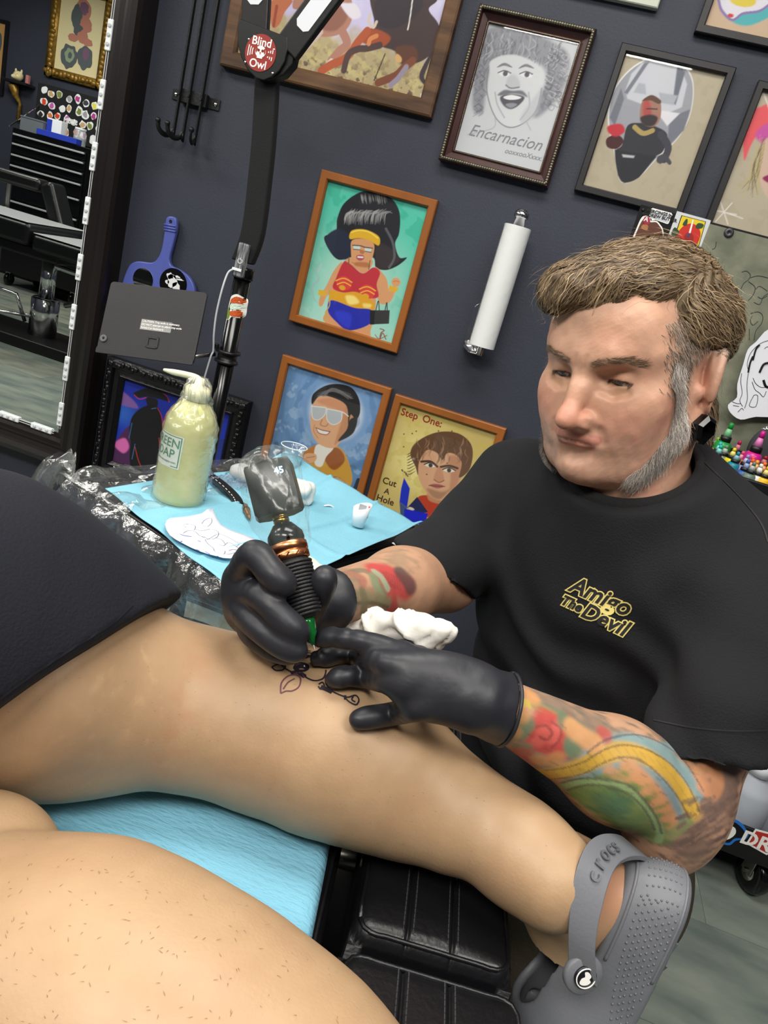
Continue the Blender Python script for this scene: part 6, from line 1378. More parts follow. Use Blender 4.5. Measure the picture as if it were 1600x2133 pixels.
xs = np.linspace(-.024, .024, 9); yl = [fy(v, -.042) for v in xs]
g.chain([(v, y_-.0012, -.0402+.0018*abs(v)/.024*-1+(.0012 if .004 < abs(v) < .014 else 0)) for v, y_ in zip(xs, yl)], [.0016, .0022, .0027, .0030, .0029, .0030, .0027, .0022, .0016], .004)
yl2 = [fy(v, -.047) for v in xs]
g.chain([(v, y_-.0018, -.0476+.0030*(abs(v)/.024)**2) for v, y_ in zip(xs[1:-1], yl2[1:-1])], [.0020, .0030, .0037, .0040, .0037, .0030, .0020], .004)
xm = np.linspace(-.027, .027, 11); ym = [fy(v, -.0440) for v in xm]; mouth_l = [(v, y_+.0002, -.0440+.0012*cos(v/.027*3.1)-.0010) for v, y_ in zip(xm, ym)]
g.chain(mouth_l, [.0007, .0009]+[.0011]*7+[.0009, .0007], .0016, 's')
yc_ = fy(0, -.058); g.chain([(-.014, yc_+.001, -.0575), (0, yc_+.0025, -.0585), (.014, yc_+.001, -.0575)], [.0030, .0036, .0030], .012, 's')
for s in (-1, 1):                                                       # fold from nose to mouth corner, bag under the eye
    P = [(s*.0195, -.020), (s*.0255, -.031), (s*.0290, -.043)]; g.chain([(a_, fy(a_, b_)+.0012, b_) for a_, b_ in P], [.0018, .0022, .0018], .007, 's')
    P = [(s*.019, .0085), (s*.031, .0055), (s*.043, .0085)]; g.chain([(a_, fy(a_, b_)+.0012, b_) for a_, b_ in P], [.0014, .0018, .0014], .006, 's')
for v in (-.005, .005): g.chain([(v, fy(v, .030)+.0008, .030), (v*1.2, fy(v*1.2, .041)+.0008, .041)], [.0011, .0011], .004, 's')
# neck
g.cone((0, -.030, -.035), nbl, .056, .060, .03)
g.cone((0, .018, -.065), nbl+np.array([0, .028, .0]), .034, .038, .035)
for s in (-1, 1): g.cone((s*.056, -.028, -.03), nbl+np.array([s*.015, .045, 0]), .013, .013, .025)
# ears
for s in (-1, 1):
    Re = np.array([[cos(.42), s*-sin(.42)*-1, 0], [s*sin(.42)*-1, cos(.42), 0], [0, 0, 1.]])
    ax_x = nrm(np.array([s*.92, -.40, 0])); ax_z = nrm(np.array([.06*s, -.18, 1.0])); ax_y = np.cross(ax_z, ax_x); Re = np.stack([ax_x, ax_y, ax_z])
    ec = np.array([s*.082, -.014, .010])
    g.ell(ec, (.0070, .0200, .0325), .006, R=Re)
    g.ell(ec+np.array([s*.0075, .002, -.001]), (.0075, .0142, .0255), .003, 's', R=Re)
    rim = [ec+ax_y*(.0180*cos(w_))*s+ax_z*(.0300*sin(w_))+np.array([s*.0040, 0, 0]) for w_ in np.linspace(-.5, 4.0, 26)]
    g.chain(rim, [.0034]*26, .004)
    g.ell((s*.0775, .006, .002), (.006, .0055, .0085), .005)
    g.chain([ec+np.array([s*.002, -.002, .018]), ec+np.array([s*.003, -.0085, .004]), ec+np.array([s*.002, -.006, -.014])], [.0028, .0032, .0034], .005)
    g.ell((s*.079, .000, -.030), (.0055, .010, .016), .007)             # stretched lobe
    g.cone((s*.060, .001, -.034), (s*.10, .001, -.034), .0085, .0085, .002, 's')
V, Fq = g.mesh(1)
N = vnormals(V, Fq); V = V+N*(.00035*npnoise(V, 55, 2))[:, None]
x, y, z = V.T; ax_ = np.abs(x)
C = np.tile(lin((190, 146, 122)), (len(V), 1)); n1 = npnoise(V, 14, 1); n2 = npnoise(V, 40, 2); n3 = npnoise(V, 110, 3)
gs = lambda c, r: np.exp(-(((V-np.array(c))/np.array(r))**2).sum(1))
C = mixc(C, (188, 126, 106), np.clip(n1*.5, 0, .45)); C = mixc(C, (202, 166, 140), gs((0, .08, .07), (.045, .03, .03))*.5)
for s in (-1, 1):
    C = mixc(C, (184, 108, 94), gs((s*.042, .065, -.022), (.022, .03, .02))*.55); C = mixc(C, (160, 122, 92), gs((s*.033, .08, .012), (.02, .02, .010))*.7)
    C = mixc(C, (196, 120, 100), gs((s*.083, -.012, .008), (.012, .024, .034))*.45)
C = mixc(C, (186, 104, 90), gs((0, .116, -.016), (.018, .02, .018))*.42); C = mixc(C, (184, 118, 96), gs((.02, .085, .062), (.022, .02, .018))*.4)
lip = np.minimum(polydist(V, [(v, y_, -.0400) for v, y_ in zip(xs, yl)]), polydist(V, [(v, y_, -.0482) for v, y_ in zip(xs[1:-1], yl2[1:-1])]))
C = mixc(C, (160, 92, 84), smooth01(.0060, .0036, lip)*.6)
C = mixc(C, (110, 66, 60), smooth01(.0016, .0008, polydist(V, mouth_l)))
stub = smooth01(-.015, -.04, z)*smooth01(.0, .03, y)*smooth01(.0045, .008, lip); C = mixc(C, (150, 122, 108), stub*.45*np.clip(.6+.8*n3, 0, 1))
def jawl(s): return [(s*.070, .036, .030), (s*.071, .028, .0), (s*.068, .022, -.030), (s*.058, .034, -.056), (s*.049, .046, -.068), (s*.044, .053, -.073)]
# greying sideburn shadow and the faded side hair
fade = smooth01(.052, .062, ax_)*smooth01(.052, .030, y)*smooth01(-.01, .05, z)*smooth01(-.10, -.02, y+0*z); C = mixc(C, (120, 104, 92), np.clip(fade, 0, 1)*.6)
for s in (-1, 1): C = mixc(C, (120, 100, 90), smooth01(.018, .006, polydist(V, jawl(s)))*.4)
for s in (-1, 1): C = mixc(C, (84, 58, 48), smooth01(.0022, .0012, polydist(V, [(s*.0200, .080, .0168), (s*.026, .0845, .0186), (s*.034, .0850, .0186), (s*.0440, .0785, .0168)])))
for s in (-1, 1): C = mixc(C, (112, 88, 70), smooth01(.0050, .0022, polydist(V, [(s*.013, fy(.013, .0350), .0350), (s*.026, fy(.026, .040), .0400), (s*.042, fy(.042, .042), .0420), (s*.053, fy(.053, .037), -.0+.0370)]))*.35)
C = C*1.12*(1+.035*n2+.02*n3)[:, None]
headV, headF, headC = hw_(V), Fq, C
EBY = {k_: fy(*k_) for k_ in ((.013, .0350), (.026, .040), (.042, .042), (.053, .037))}
def fy_h(x, z): return EBY[(x, z)]
# ---- arms, neck base and hidden trunk
SR, SL = at(1085, 1015, .975), at(1618, 1205, .775)
ER, EL = at(925, 1200, .905), at(1406, 1670, .698)
WR, WL = at(688, 1250, .705), at(1050, 1477, .622)
CH = at(1300, 1240, .88); BE = at(1240, 1490, .935); HIP = at(1150, 1690, .97)
g = Sdf((-.20, .45, .45), (.62, 1.15, 1.22), .0032)
g.chain([SR, ER], [.050, .040], .02); g.chain([ER, ER*.55+WR*.45, WR], [.041, .039, .0262], .02)
g.chain([SL, EL], [.054, .043], .02); g.chain([EL, EL*.62+WL*.38, WL], [.046, .042, .0245], .025); g.ell(EL+cdir(-.01, .035, .0)*1, (.03, .03, .03), .03)
g.chain([NB-nax*.03, CH, BE], [.045, .09, .10], .05); g.chain([SR, CH, SL], [.044, .07, .044], .03)
V, Fq = g.mesh(1)
# one more level of points on the forearms so the tattoos stay crisp
Ca = np.tile(lin((180, 138, 110)), (len(V), 1)); n1 = npnoise(V, 12, 7); n2 = npnoise(V, 34, 9); Ca = mixc(Ca, (172, 116, 92), np.clip(.3*n1, 0, .4))
me_a = np_mesh('arm_tmp', V, Fq); bva = BVHTree.FromPolygons([Vector(v) for v in V], Fq.tolist())
def surf(px, py):
    h = bva.ray_cast(Vector(CO), Vector(ray(px, py)).normalized(), 3.0); return np.array(h[0]) if h[0] is not None else at(px, py, .68)
keep = np.ones(len(Fq), bool)
# subdivide faces near the bare forearms (quads -> 9)
cenF = V[Fq].mean(1); near = (polydist(cenF, [WL, EL, EL*.7+SL*.3]) < .075) | (polydist(cenF, [WR, ER]) < .062)
Q = Fq[near]; K = 2; tg_ = np.linspace(0, 1, K+1); Vn = []; Fn = []; base = len(V)
A_, B_, C_, D_ = V[Q[:, 0]], V[Q[:, 1]], V[Q[:, 2]], V[Q[:, 3]]
pts = []
for a_ in tg_:
    for b_ in tg_: pts.append((A_*(1-a_)+B_*a_)*(1-b_)+(D_*(1-a_)+C_*a_)*b_)
pts = np.stack(pts, 1); nq = len(Q); W1 = K+1
flat = pts.reshape(-1, 3); key = np.round(flat*2e5).astype(np.int64); _, inv_i, inv = np.unique(key, axis=0, return_index=True, return_inverse=True); inv = inv.ravel()
Vf = flat[inv_i]; loc = inv.reshape(nq, W1*W1)
Fs = [np.stack([loc[:, i*W1+j], loc[:, (i+1)*W1+j], loc[:, (i+1)*W1+j+1], loc[:, i*W1+j+1]], 1) for i in range(K) for j in range(K)]
Ff = np.concatenate(Fs); 
V_rest, F_rest = V, Fq[~near]
CF_ = np.tile(lin((180, 138, 110)), (len(Vf), 1)); n1 = npnoise(Vf, 12, 7); n2 = npnoise(Vf, 34, 9); n3 = npnoise(Vf, 80, 4); CF_ = mixc(CF_, (172, 116, 92), np.clip(.3*n1, 0, .4))
def stroke(pxs, w_, col, op=1.0, soft=.35, sm=True):
    global CF_
    P = spline(pxs, 5) if sm and len(pxs) > 2 else np.array(pxs, float); d = polydist(Vf, [surf(*p) for p in P]); CF_ = mixc(CF_, col, smooth01(w_*(1+soft), w_*(1-soft), d)*op)
def spot(px, py, r_, col, op=1.0, soft=.4, jag=0.0):
    global CF_
    d = np.linalg.norm(Vf-surf(px, py), axis=1)*(1+jag*n3); CF_ = mixc(CF_, col, smooth01(r_*(1+soft), r_*(1-soft), d)*op)
KA = lambda L: [(1000+.375*x, 1380+.375*y) for x, y in L]; ka = lambda x, y: (1000+.375*x, 1380+.375*y)
# left arm sleeve: grey-green ground, ribbon of blue and gold, red rose, green panel
for q in ((900, 560), (1200, 560), (1100, 760), (650, 380), (300, 520), (600, 620), (1350, 560), (1250, 480), (450, 260), (780, 620), (1020, 420)): spot(*ka(*q), .024, (108, 100, 90), .72, .5, .5)
for q in ((1250, 900), (1150, 980), (1350, 820), (1200, 1040), (1300, 700), (1380, 700)): spot(*ka(*q), .021, (108, 84, 76), .8, .5, .6)
stroke(KA([(1010, 470), (1200, 480), (1400, 500), (1480, 510)]), .006, (120, 146, 150), .9); stroke(KA([(1050, 430), (1200, 440), (1350, 450)]), .004, (184, 130, 84), .8)
stroke(KA([(600, 540), (700, 470), (850, 440), (980, 480), (1100, 570), (1200, 720)]), .0085, (112, 146, 150), .95); stroke(KA([(560, 640), (700, 580), (840, 570), (960, 620), (1060, 740), (1130, 860)]), .0065, (108, 138, 146), .95)
stroke(KA([(340, 620), (450, 610), (560, 580), (680, 520), (800, 490), (920, 520), (1040, 600), (1130, 720), (1190, 840)]), .0080, (192, 152, 44), 1.0)
for k in range(22):
    f = k/21; P = spline(KA([(340, 620), (450, 610), (560, 580), (680, 520), (800, 490), (920, 520), (1040, 600), (1130, 720), (1190, 840)]), 8); p = P[int(f*(len(P)-1))]; stroke([(p[0]-6, p[1]-8), (p[0]+6, p[1]+8)], .0007, (150, 112, 44), .35, sm=False)
stroke(KA([(210, 215), (330, 245), (430, 300)]), .0035, (190, 168, 60), .9); stroke(KA([(300, 230), (420, 270), (560, 350), (660, 430)]), .004, (96, 112, 92), .7)
for q in ((360, 400), (330, 360), (400, 350), (440, 400), (390, 460), (320, 430), (430, 460), (460, 380), (290, 440)): spot(*ka(*q), .0125, (184, 52, 52), .95, .35, .25)
for q in ((350, 380), (400, 420), (320, 440), (430, 360)): spot(*ka(*q), .006, (206, 84, 78), .8)
stroke(KA([(310, 360), (360, 350), (400, 390), (370, 430), (330, 410)]), .0012, (120, 34, 40), .7); stroke(KA([(400, 330), (450, 370), (440, 430), (400, 470)]), .0012, (120, 34, 40), .7)
for q in ((255, 350), (215, 400), (240, 480), (510, 450), (470, 320), (520, 480)): spot(*ka(*q), .008, (86, 116, 88), .9)
for q in ((270, 540), (240, 500), (200, 500), (690, 400)): spot(*ka(*q), .008, (174, 62, 60), .85)
for q in ((180, 390), (420, 540), (330, 545), (230, 290), (290, 190)): spot(*ka(*q), .008, (198, 140, 84), .8)
stroke(KA([(510, 360), (560, 400), (640, 450)]), .0085, (204, 148, 96), .9); stroke(KA([(830, 600), (920, 690), (990, 780), (1040, 880), (1050, 940)]), .0095, (196, 136, 88), .95); stroke(KA([(720, 610), (760, 640)]), .006, (196, 136, 88), .8)
for q, r_ in (((560, 720), .016), ((650, 740), .019), ((740, 760), .020), ((830, 830), .020), ((900, 900), .018), ((960, 950), .014), ((600, 770), .014), ((700, 830), .016), ((800, 900), .014)): spot(*ka(*q), r_, (92, 124, 58), .9, .4, .3)
for q, r_ in (((700, 780), .012), ((780, 800), .010), ((740, 830), .009)): spot(*ka(*q), r_, (50, 104, 72), .75, .5, .4)
stroke(KA([(460, 690), (560, 660), (680, 665), (800, 690), (880, 760), (960, 860), (1000, 940), (990, 990)]), .0036, (130, 160, 104), .9); stroke(KA([(480, 710), (600, 680), (720, 690), (820, 730), (900, 800), (950, 880), (970, 930)]), .0012, (50, 62, 44), .7); stroke(KA([(450, 670), (560, 645), (690, 650), (820, 680), (900, 750), (980, 860), (1010, 950)]), .0012, (56, 52, 50), .7)
stroke(KA([(1060, 960), (1100, 930), (1150, 890)]), .006, (112, 134, 82), .8); stroke(KA([(1220, 620), (1290, 590), (1320, 660), (1290, 720), (1240, 680)]), .0075, (192, 128, 84), .85); stroke(KA([(1150, 540), (1200, 600), (1230, 580)]), .004, (196, 140, 96), .7)
for k in range(60):
    r = random.random; a_ = (1080+r()*330, 760+r()*280); stroke([ka(*a_), ka(a_[0]+30+r()*30, a_[1]-10-r()*30)], .0012+.0012*r(), (86, 66, 62) if r() < .6 else (150, 116, 96), .6, sm=False)
for k in range(40):
    r = random.random; a_ = (100+r()*1200, 300+r()*500); stroke([ka(*a_), ka(a_[0]+20+r()*30, a_[1]+10+r()*20)], .0008, (60, 54, 52), .35, sm=False)
# right forearm: flower, bamboo stem, grey clouds
KB = lambda L: [(460+x/4, 900+y/4) for x, y in L]; kb = lambda x, y: (460+x/4, 900+y/4)
for q in ((1020, 1230), (980, 1180), (1200, 1480), (1000, 1520), (880, 1560), (1060, 1420), (1120, 1300), (1480, 1060), (960, 1330)): spot(*kb(*q), .016, (118, 104, 84), .5, .5, .5)
stroke(KB([(960, 1180), (1060, 1170), (1180, 1150), (1280, 1200), (1340, 1280), (1380, 1380), (1400, 1480)]), .0045, (96, 96, 76), .8)
stroke(KB([(1310, 1150), (1400, 1180), (1480, 1260), (1540, 1290)]), .014, (180, 40, 52), .95); stroke(KB([(1380, 1250), (1420, 1320), (1430, 1450), (1440, 1540)]), .008, (170, 44, 52), .9); stroke(KB([(1500, 1180), (1560, 1250), (1580, 1290)]), .009, (52, 40, 48), .85); stroke(KB([(1290, 1330), (1360, 1420), (1400, 1520)]), .006, (176, 70, 66), .7)
for k in range(8): stroke(KB([(1330+k*22, 1150+k*8), (1370+k*18, 1220+k*12), (1400+k*14, 1280+k*6)]), .0009, (120, 24, 36), .6)
stroke(KB([(1275, 1210), (1300, 1300), (1350, 1400)]), .006, (112, 132, 100), .9); stroke(KB([(1280, 1160), (1340, 1210), (1390, 1300)]), .004, (140, 168, 140), .8)
stroke(KB([(800, 1570), (900, 1500), (1040, 1440), (1150, 1395), (1280, 1390), (1390, 1430)]), .0070, (118, 112, 82), .9); stroke(KB([(800, 1590), (900, 1525), (1040, 1470), (1150, 1425), (1280, 1425), (1390, 1460)]), .0018, (66, 62, 50), .7); stroke(KB([(1180, 1330), (1200, 1400), (1190, 1480)]), .005, (96, 92, 70), .85)
stroke(KB([(1120, 1190), (1180, 1220), (1180, 1260)]), .005, (150, 84, 74), .7)
for q in ((1040, 1200), (1080, 1170)): spot(*kb(*q), .006, (150, 96, 76), .7)
stroke(KA([(600, 500), (700, 430), (850, 400), (990, 440), (1130, 540), (1240, 710)]), .0010, (44, 48, 52), .6); stroke(KA([(360, 600), (470, 585), (580, 550), (690, 485), (800, 458), (930, 485), (1060, 565), (1160, 690), (1220, 830)]), .0009, (60, 50, 36), .6); stroke(KA([(350, 650), (470, 640), (580, 615), (690, 555), (800, 525), (910, 555), (1010, 640), (1100, 750), (1160, 860)]), .0009, (60, 50, 36), .6)
CF_ = mixc(CF_, (138, 116, 98), np.full(len(Vf), .18))*.95
CF_ = CF_*(1+.06*n2+.04*n3)[:, None]
Vall = np.vstack([headV, V_rest, Vf]); Fall = np.vstack([headF, F_rest+len(headV), Ff+len(headV)+len(V_rest)]); Call = np.vstack([headC, Ca, CF_])
used = np.zeros(len(Vall), bool); used[Fall.ravel()] = True; mp_ = np.cumsum(used)-1; Vall, Call, Fall = Vall[used], Call[used], mp_[Fall]
mbody = link_mesh('body', np_mesh('body', Vall, Fall, Call), M_skin, man, True)
bpy.data.meshes.remove(me_a)
# ---- eyes
for s in (-1, 1):
    b = MB(); n_ = 20; b.ball((0, 0, 0), 1, n_); Vv = np.array(b.v); gz = nrm((-.12, .80, -.50)); ca = Vv @ gz
    Cc = np.tile(lin((196, 188, 180)), (len(Vv), 1)); Cc = mixc(Cc, (86, 92, 96), smooth01(.86, .90, ca)); Cc = mixc(Cc, (16, 16, 18), smooth01(.975, .985, ca))
    me = bpy.data.meshes.new('eye'); me.from_pydata([tuple(v) for v in hw_(Vv*.0127+np.array([s*.0315, .0700, .0202]))], [], b.f); me.update()
    c_ = me.color_attributes.new('Col', 'FLOAT_COLOR', 'POINT'); c4 = np.ones((len(Vv), 4), np.float32); c4[:, :3] = Cc; c_.data.foreach_set('color', c4.ravel())
    link_mesh('eye', me, mat('eye_surface', (200, 195, 190), .12, vcol=True), man, True)
# ---- ear plugs: black faceted tunnels
for s in (-1, 1):
    pc2 = hw_(np.array([[s*.083, .001, -.034]]))[0]; axp = hl*s*.9+hf*.25; b = MB(); b.lathe([(.0085, -.006), (.0105, -.006), (.0155, .002), (.0155, .010), (.0110, .013), (.0095, .004), (.0085, -.006)], pc2, axp, 6, ref=hu); o = b.build('ear_plug', M_gloss, man); o['label'] = 'black faceted ear plug'

# ---- hair: soft mass plus strands
g = Sdf((-.11, -.15, -.13), (.11, .145, .165), .0022)
g.ell((0, -.022, .063), (.081, .103, .082), .01); g.ell((0, .022, .106), (.056, .060, .028), .02); g.ell((-.018, .066, .107), (.046, .032, .020), .02); g.ell((-.030, .084, .099), (.032, .020, .014), .014); g.ell((-.038, .093, .089), (.020, .012, .011), .010)
g.ell((.040, -.045, .060), (.046, .055, .045), .02)
hc_n = nrm((0, .80, -.60))
def cut(fn): X = g.ax[0][:, None, None]; Y = g.ax[1][None, :, None]; Z = g.ax[2][None, None, :]; d = fn(X, Y, Z).astype(np.float32); k_ = .01; h_ = np.clip(.5-.5*(g.S-d)/k_, 0, 1); g.S = g.S*(1-h_)+d*h_+k_*h_*(1-h_)
front = lambda X, Y, Z: np.minimum((Y-.040)*.8, (.078+.35*np.clip(X-.015, 0, .06)-.30*np.clip(-X-.01, 0, .04)-Z)*.9)      # hairline over the forehead and temple
cut(front)
cut(lambda X, Y, Z: .046-Z+1.6*np.clip(Y+.035, -.06, 0)+.0*X)                                   # above the ear, lower behind
g.ell((0, -.092, .01), (.058, .026, .06), .02); g.ell((.018, -.088, -.045), (.045, .024, .045), .02); g.ell((.052, -.066, -.050), (.020, .020, .040), .015); g.ell((-.046, -.070, -.055), (.018, .018, .03), .015)
V, Fq = g.mesh(2); N = vnormals(V, Fq)
wv = V[:, 1]*1.0+V[:, 0]*.5; V = V+N*(.0016*np.sin(wv*260+6*npnoise(V, 10, 3))+.0016*npnoise(V, 30, 6))[:, None]
Ch = np.tile(lin((104, 86, 64)), (len(V), 1)); Ch = mixc(Ch, (62, 48, 36), np.clip(.5*npnoise(V, 26, 12), 0, .6)); Ch = mixc(Ch, (70, 58, 46), smooth01(.05, -.02, V[:, 2]))
M_hair = mat('brown_hair', (112, 92, 68), .55, vcol=True)
hair = link_mesh('hair', np_mesh('hair', hw_(V), Fq, Ch), M_hair, man, True); hair['label'] = 'light brown swept-over hair, long at the nape'
bvh_h = BVHTree.FromPolygons([Vector(v) for v in V], Fq.tolist()); bvh_hd = BVHTree.FromPolygons([Vector(v) for v in hloc(headV)], headF.tolist())
def strands(name, roots, dirf, L_, seg, w_, cols, bv, lift, parent, seed, curl=0.0, tipl=0.0, m=None):
    rs = np.random.RandomState(seed); VV = []; FF = []; CC = []
    for p in roots:
        p = np.array(p, float); Ls = L_*rs.uniform(.6, 1.25)/seg; col = lin(cols[rs.randint(len(cols))])*rs.uniform(.8, 1.2); jit = rs.normal(size=3)*.22; ph = rs.rand()*6; pts = []; nn = None
        for k in range(seg+1):
            h = bv.find_nearest(Vector(p), .05)
            if h[0] is not None: nn = np.array(h[1]); p = np.array(h[0])+nn*(lift*(.4+rs.rand()*.15*0+.6*min(1, k/2))+tipl*(k/seg)**2)
            if nn is None: break
            d_ = np.array(dirf(p))+jit+curl*np.array([sin(ph+k*1.1), cos(ph+k*.9), sin(ph*2+k*1.3)]); d_ = d_-nn*np.dot(d_, nn)*.85; d_ = nrm(d_); s_ = nrm(np.cross(d_, nn)+1e-9)*w_*(1-.75*k/seg)
            pts.append((p.copy(), s_)); p = p+d_*Ls
        if len(pts) < 2: continue
        b0 = len(VV)
        for q, s_ in pts: VV += [q-s_, q+s_]; CC += [col, col]
        FF += [(b0+2*i, b0+2*i+1, b0+2*i+3, b0+2*i+2) for i in range(len(pts)-1)]
    if not VV: return None
    return tag(link_mesh(name, np_mesh(name, hw_(np.array(VV)), np.array(FF), np.array(CC)), m or M_hair, parent, True), kind='stuff')
rs = np.random.RandomState(3); vis = np.arange(len(V)); nv = N
sel = rs.choice(vis, 6500)
def flow(p):
    top = smooth01(.085, .112, p[2]+.25*max(0, p[1])-.35*max(0, p[0]-.03)); a_ = np.array([-.55, .85, -.10]); b_ = np.array([.10, -.72, -.62])
    if p[1] > .085: a_ = np.array([-.35, .25, -.9])
    if p[2] < -.01: b_ = np.array([.35*np.sign(p[0])+.2, -.25, -.9])
    return a_*top+b_*(1-top)
hcols = [(118, 97, 70), (138, 115, 86), (94, 76, 56), (158, 134, 102), (76, 60, 46), (128, 106, 80), (112, 92, 70)]
strands('hair_strands', V[sel], flow, .042, 7, .00055, hcols, bvh_h, .0016, hair, 1, curl=.16, tipl=.0015)
strands('hair_strands', V[rs.choice(vis, 380)], flow, .06, 9, .00028, [(190, 165, 130), (170, 146, 112), (150, 128, 98)], bvh_h, .004, hair, 2, curl=.30, tipl=.010)
# short faded side, sideburn and beard, eyebrows
hdV = hloc(headV); xh, yh, zh = hdV.T
def pick(mask, n, seed): i = np.nonzero(mask)[0]; return hdV[np.random.RandomState(seed).choice(i, n)] if len(i) else []
M_grey = mat('grey_beard_hair', (176, 170, 162), .6, vcol=True)
for s in (-1, 1):
    sd = xh*s > .045
    m_ = sd & (zh > .005) & (zh < .075) & (yh < .050+.007*np.random.RandomState(4).normal(size=len(yh))-.10*np.clip(.05-zh, 0, .05)) & (yh > -.075) & (np.linalg.norm(hdV-np.array([s*.081, -.012, .006]), axis=1) > .036)
    strands('side_hair', pick(m_, 2600, 20+s), lambda p: (0, -.55, -.83), .0085, 3, .00028, [(112, 98, 84), (140, 128, 116), (92, 78, 64), (166, 156, 146)], bvh_hd, .0006, hair, 5+s, tipl=.0008)
    dj = polydist(hdV, jawl(s)); wj = .0080+.0100*smooth01(.0, -.055, zh)
    m_ = (dj < wj) & (xh*s > .02)
    strands('beard', pick(m_, 2900, 30+s), lambda p, s=s: (0, .35+.3*smooth01(-.03, -.07, p[2]), -.9), .0150, 4, .00021, [(206, 200, 194), (168, 158, 148), (232, 228, 222), (126, 110, 98), (186, 172, 160)], bvh_hd, .0007, hair, 9+s, curl=.38, tipl=.0055, m=M_grey)
    bl = [(s*.013, fy_h(.013, .0350), .0350), (s*.026, fy_h(.026, .040), .0400), (s*.042, fy_h(.042, .042), .0420), (s*.053, fy_h(.053, .037), .0370)]; de = polydist(hdV, bl)
    strands('eyebrow', pick(de < .0030, 170, 40+s), lambda p, s=s: (s*.85, -.35, .12), .0075, 3, .00026, [(122, 98, 76), (146, 122, 98), (100, 80, 62)], bvh_hd, .0008, hair, 15+s, tipl=.0006)
    strands('eyelash', pick(polydist(hdV, [(s*.0200, .080, .0168), (s*.026, .0845, .0186), (s*.034, .0850, .0186), (s*.0440, .0785, .0168)]) < .0018, 70, 50+s), lambda p: (0, .8, -.55), .004, 2, .0002, [(50, 40, 34)], bvh_hd, .0012, hair, 25+s, tipl=.002)

# ---- T-shirt
lat = nrm(SL-SR); upv = nrm(CH-HIP); upv = nrm(upv-lat*np.dot(upv, lat)); fwd = np.cross(upv, lat); fwd = fwd if np.dot(fwd, CF) < 0 else -fwd
lo, hi = np.array([-.25, .42, .34]), np.array([.66, 1.28, 1.20]); hv = .0048
g = Sdf(lo, hi, hv); RB = np.stack([lat, fwd, upv])
g.chain([SR+lat*.02+np.array([0, 0, -.01]), NCc-nax*.055, SL-lat*.02+np.array([0, 0, -.015])], [.062, .085, .066], .03)
g.ell(CH, (.185, .125, .17), .05, R=RB); g.ell(BE, (.165, .14, .17), .06, R=RB); g.ell(HIP, (.165, .145, .13), .05, R=RB); g.ell(at(1180, 1610, .88), (.10, .10, .10), .05)
gl = Sdf(lo, hi, hv); eS = at(1478, 1520, .70); gl.chain([SL, SL*.45+eS*.55, eS+cdir(0, .02, 0)], [.070, .067, .062], .02); gl.plane(at(1478, 1549, .70), cdir(.03, 1, .1), .004)
gr = Sdf(lo, hi, hv); gr.chain([SR, SR*.45+ER*.55, at(905, 1190, .885), at(850, 1225, .85)], [.066, .058, .053, .052], .02); gr.plane(at(888, 1178, .87), cdir(-.58, .81, 0), .004)
for o_ in (gl, gr):
    k_ = .025; h_ = np.clip(.5+.5*(g.S-o_.S)/k_, 0, 1); g.S = g.S*(1-h_)+o_.S*h_-k_*h_*(1-h_)
# neck opening
g.chain([NCc-nax*.05, NCc+nax*.002], [.085, .070], .03); g.plane_local = None
X = g.ax[0][:, None, None]; Y = g.ax[1][None, :, None]; Z = g.ax[2][None, None, :]
hd_ = ((X-NCc[0])*nax[0]+(Y-NCc[1])*nax[1]+(Z-NCc[2])*nax[2]-.004).astype(np.float32); rad_ = np.sqrt((X-NCc[0])**2+(Y-NCc[1])**2+(Z-NCc[2])**2)
capd = np.where(rad_ < .105, hd_, -1).astype(np.float32); g.S = np.maximum(g.S, np.minimum(capd, .02))
g.cone(NCc-nax*.06, NCc+nax*.10, .062, .066, .004, 's')
V, Fq = g.mesh(2); N = vnormals(V, Fq)
# folds: pulled from the armpits and across the belly
q = (V-CH) @ lat; r_ = (V-CH) @ upv; w1 = npnoise(V, 5, 2, 2)
fold = .0030*np.sin(95*(r_*.8+q*.55)+3.0*w1)*smooth01(.12, -.10, r_)+.0035*np.sin(70*(r_*.5-q*.9)+2.5*w1)*smooth01(.16, .02, np.linalg.norm(V-(SR*.6+CH*.4), axis=1))+.003*np.sin(80*((V-SL) @ nrm(EL-SL))*.6+40*q+2*w1)*smooth01(.20, .05, np.linalg.norm(V-(SL*.6+EL*.4), axis=1))+.0015*w1
V = V+N*(1.9*fold)[:, None]
M_tee = mat('black_cotton', (8, 8, 13), .9, bump=.35, bscale=520)
tee = link_mesh('t_shirt', np_mesh('t_shirt', V, Fq), M_tee, man, True); tee['label'] = 'black T-shirt with gold-outlined lettering'; bvt2 = bvh_of(tee)
# collar ring
nx1 = nrm(np.cross(nax, CF)); nx2 = np.cross(nax, nx1); V = []; m_ = 60
for k in range(m_):
    w_ = 2*pi*k/m_; d_ = nx1*cos(w_)+nx2*sin(w_)
    for rr_a, ha in ((.0615, .006), (.0650, .0085), (.0720, .004), (.0770, -.006), (.0790, -.014), (.0740, -.020), (.0620, -.010)): V.append(NCc+d_*rr_a+nax*ha)
b = MB(); b.add(V, [(i*7+k, i*7+(k+1) % 7, ((i+1) % m_)*7+(k+1) % 7, ((i+1) % m_)*7+k) for i in range(m_) for k in range(7)]); b.build('collar', mat('black_rib_knit', (9, 9, 12), .9, bump=.6, bscale=700), tee, True)
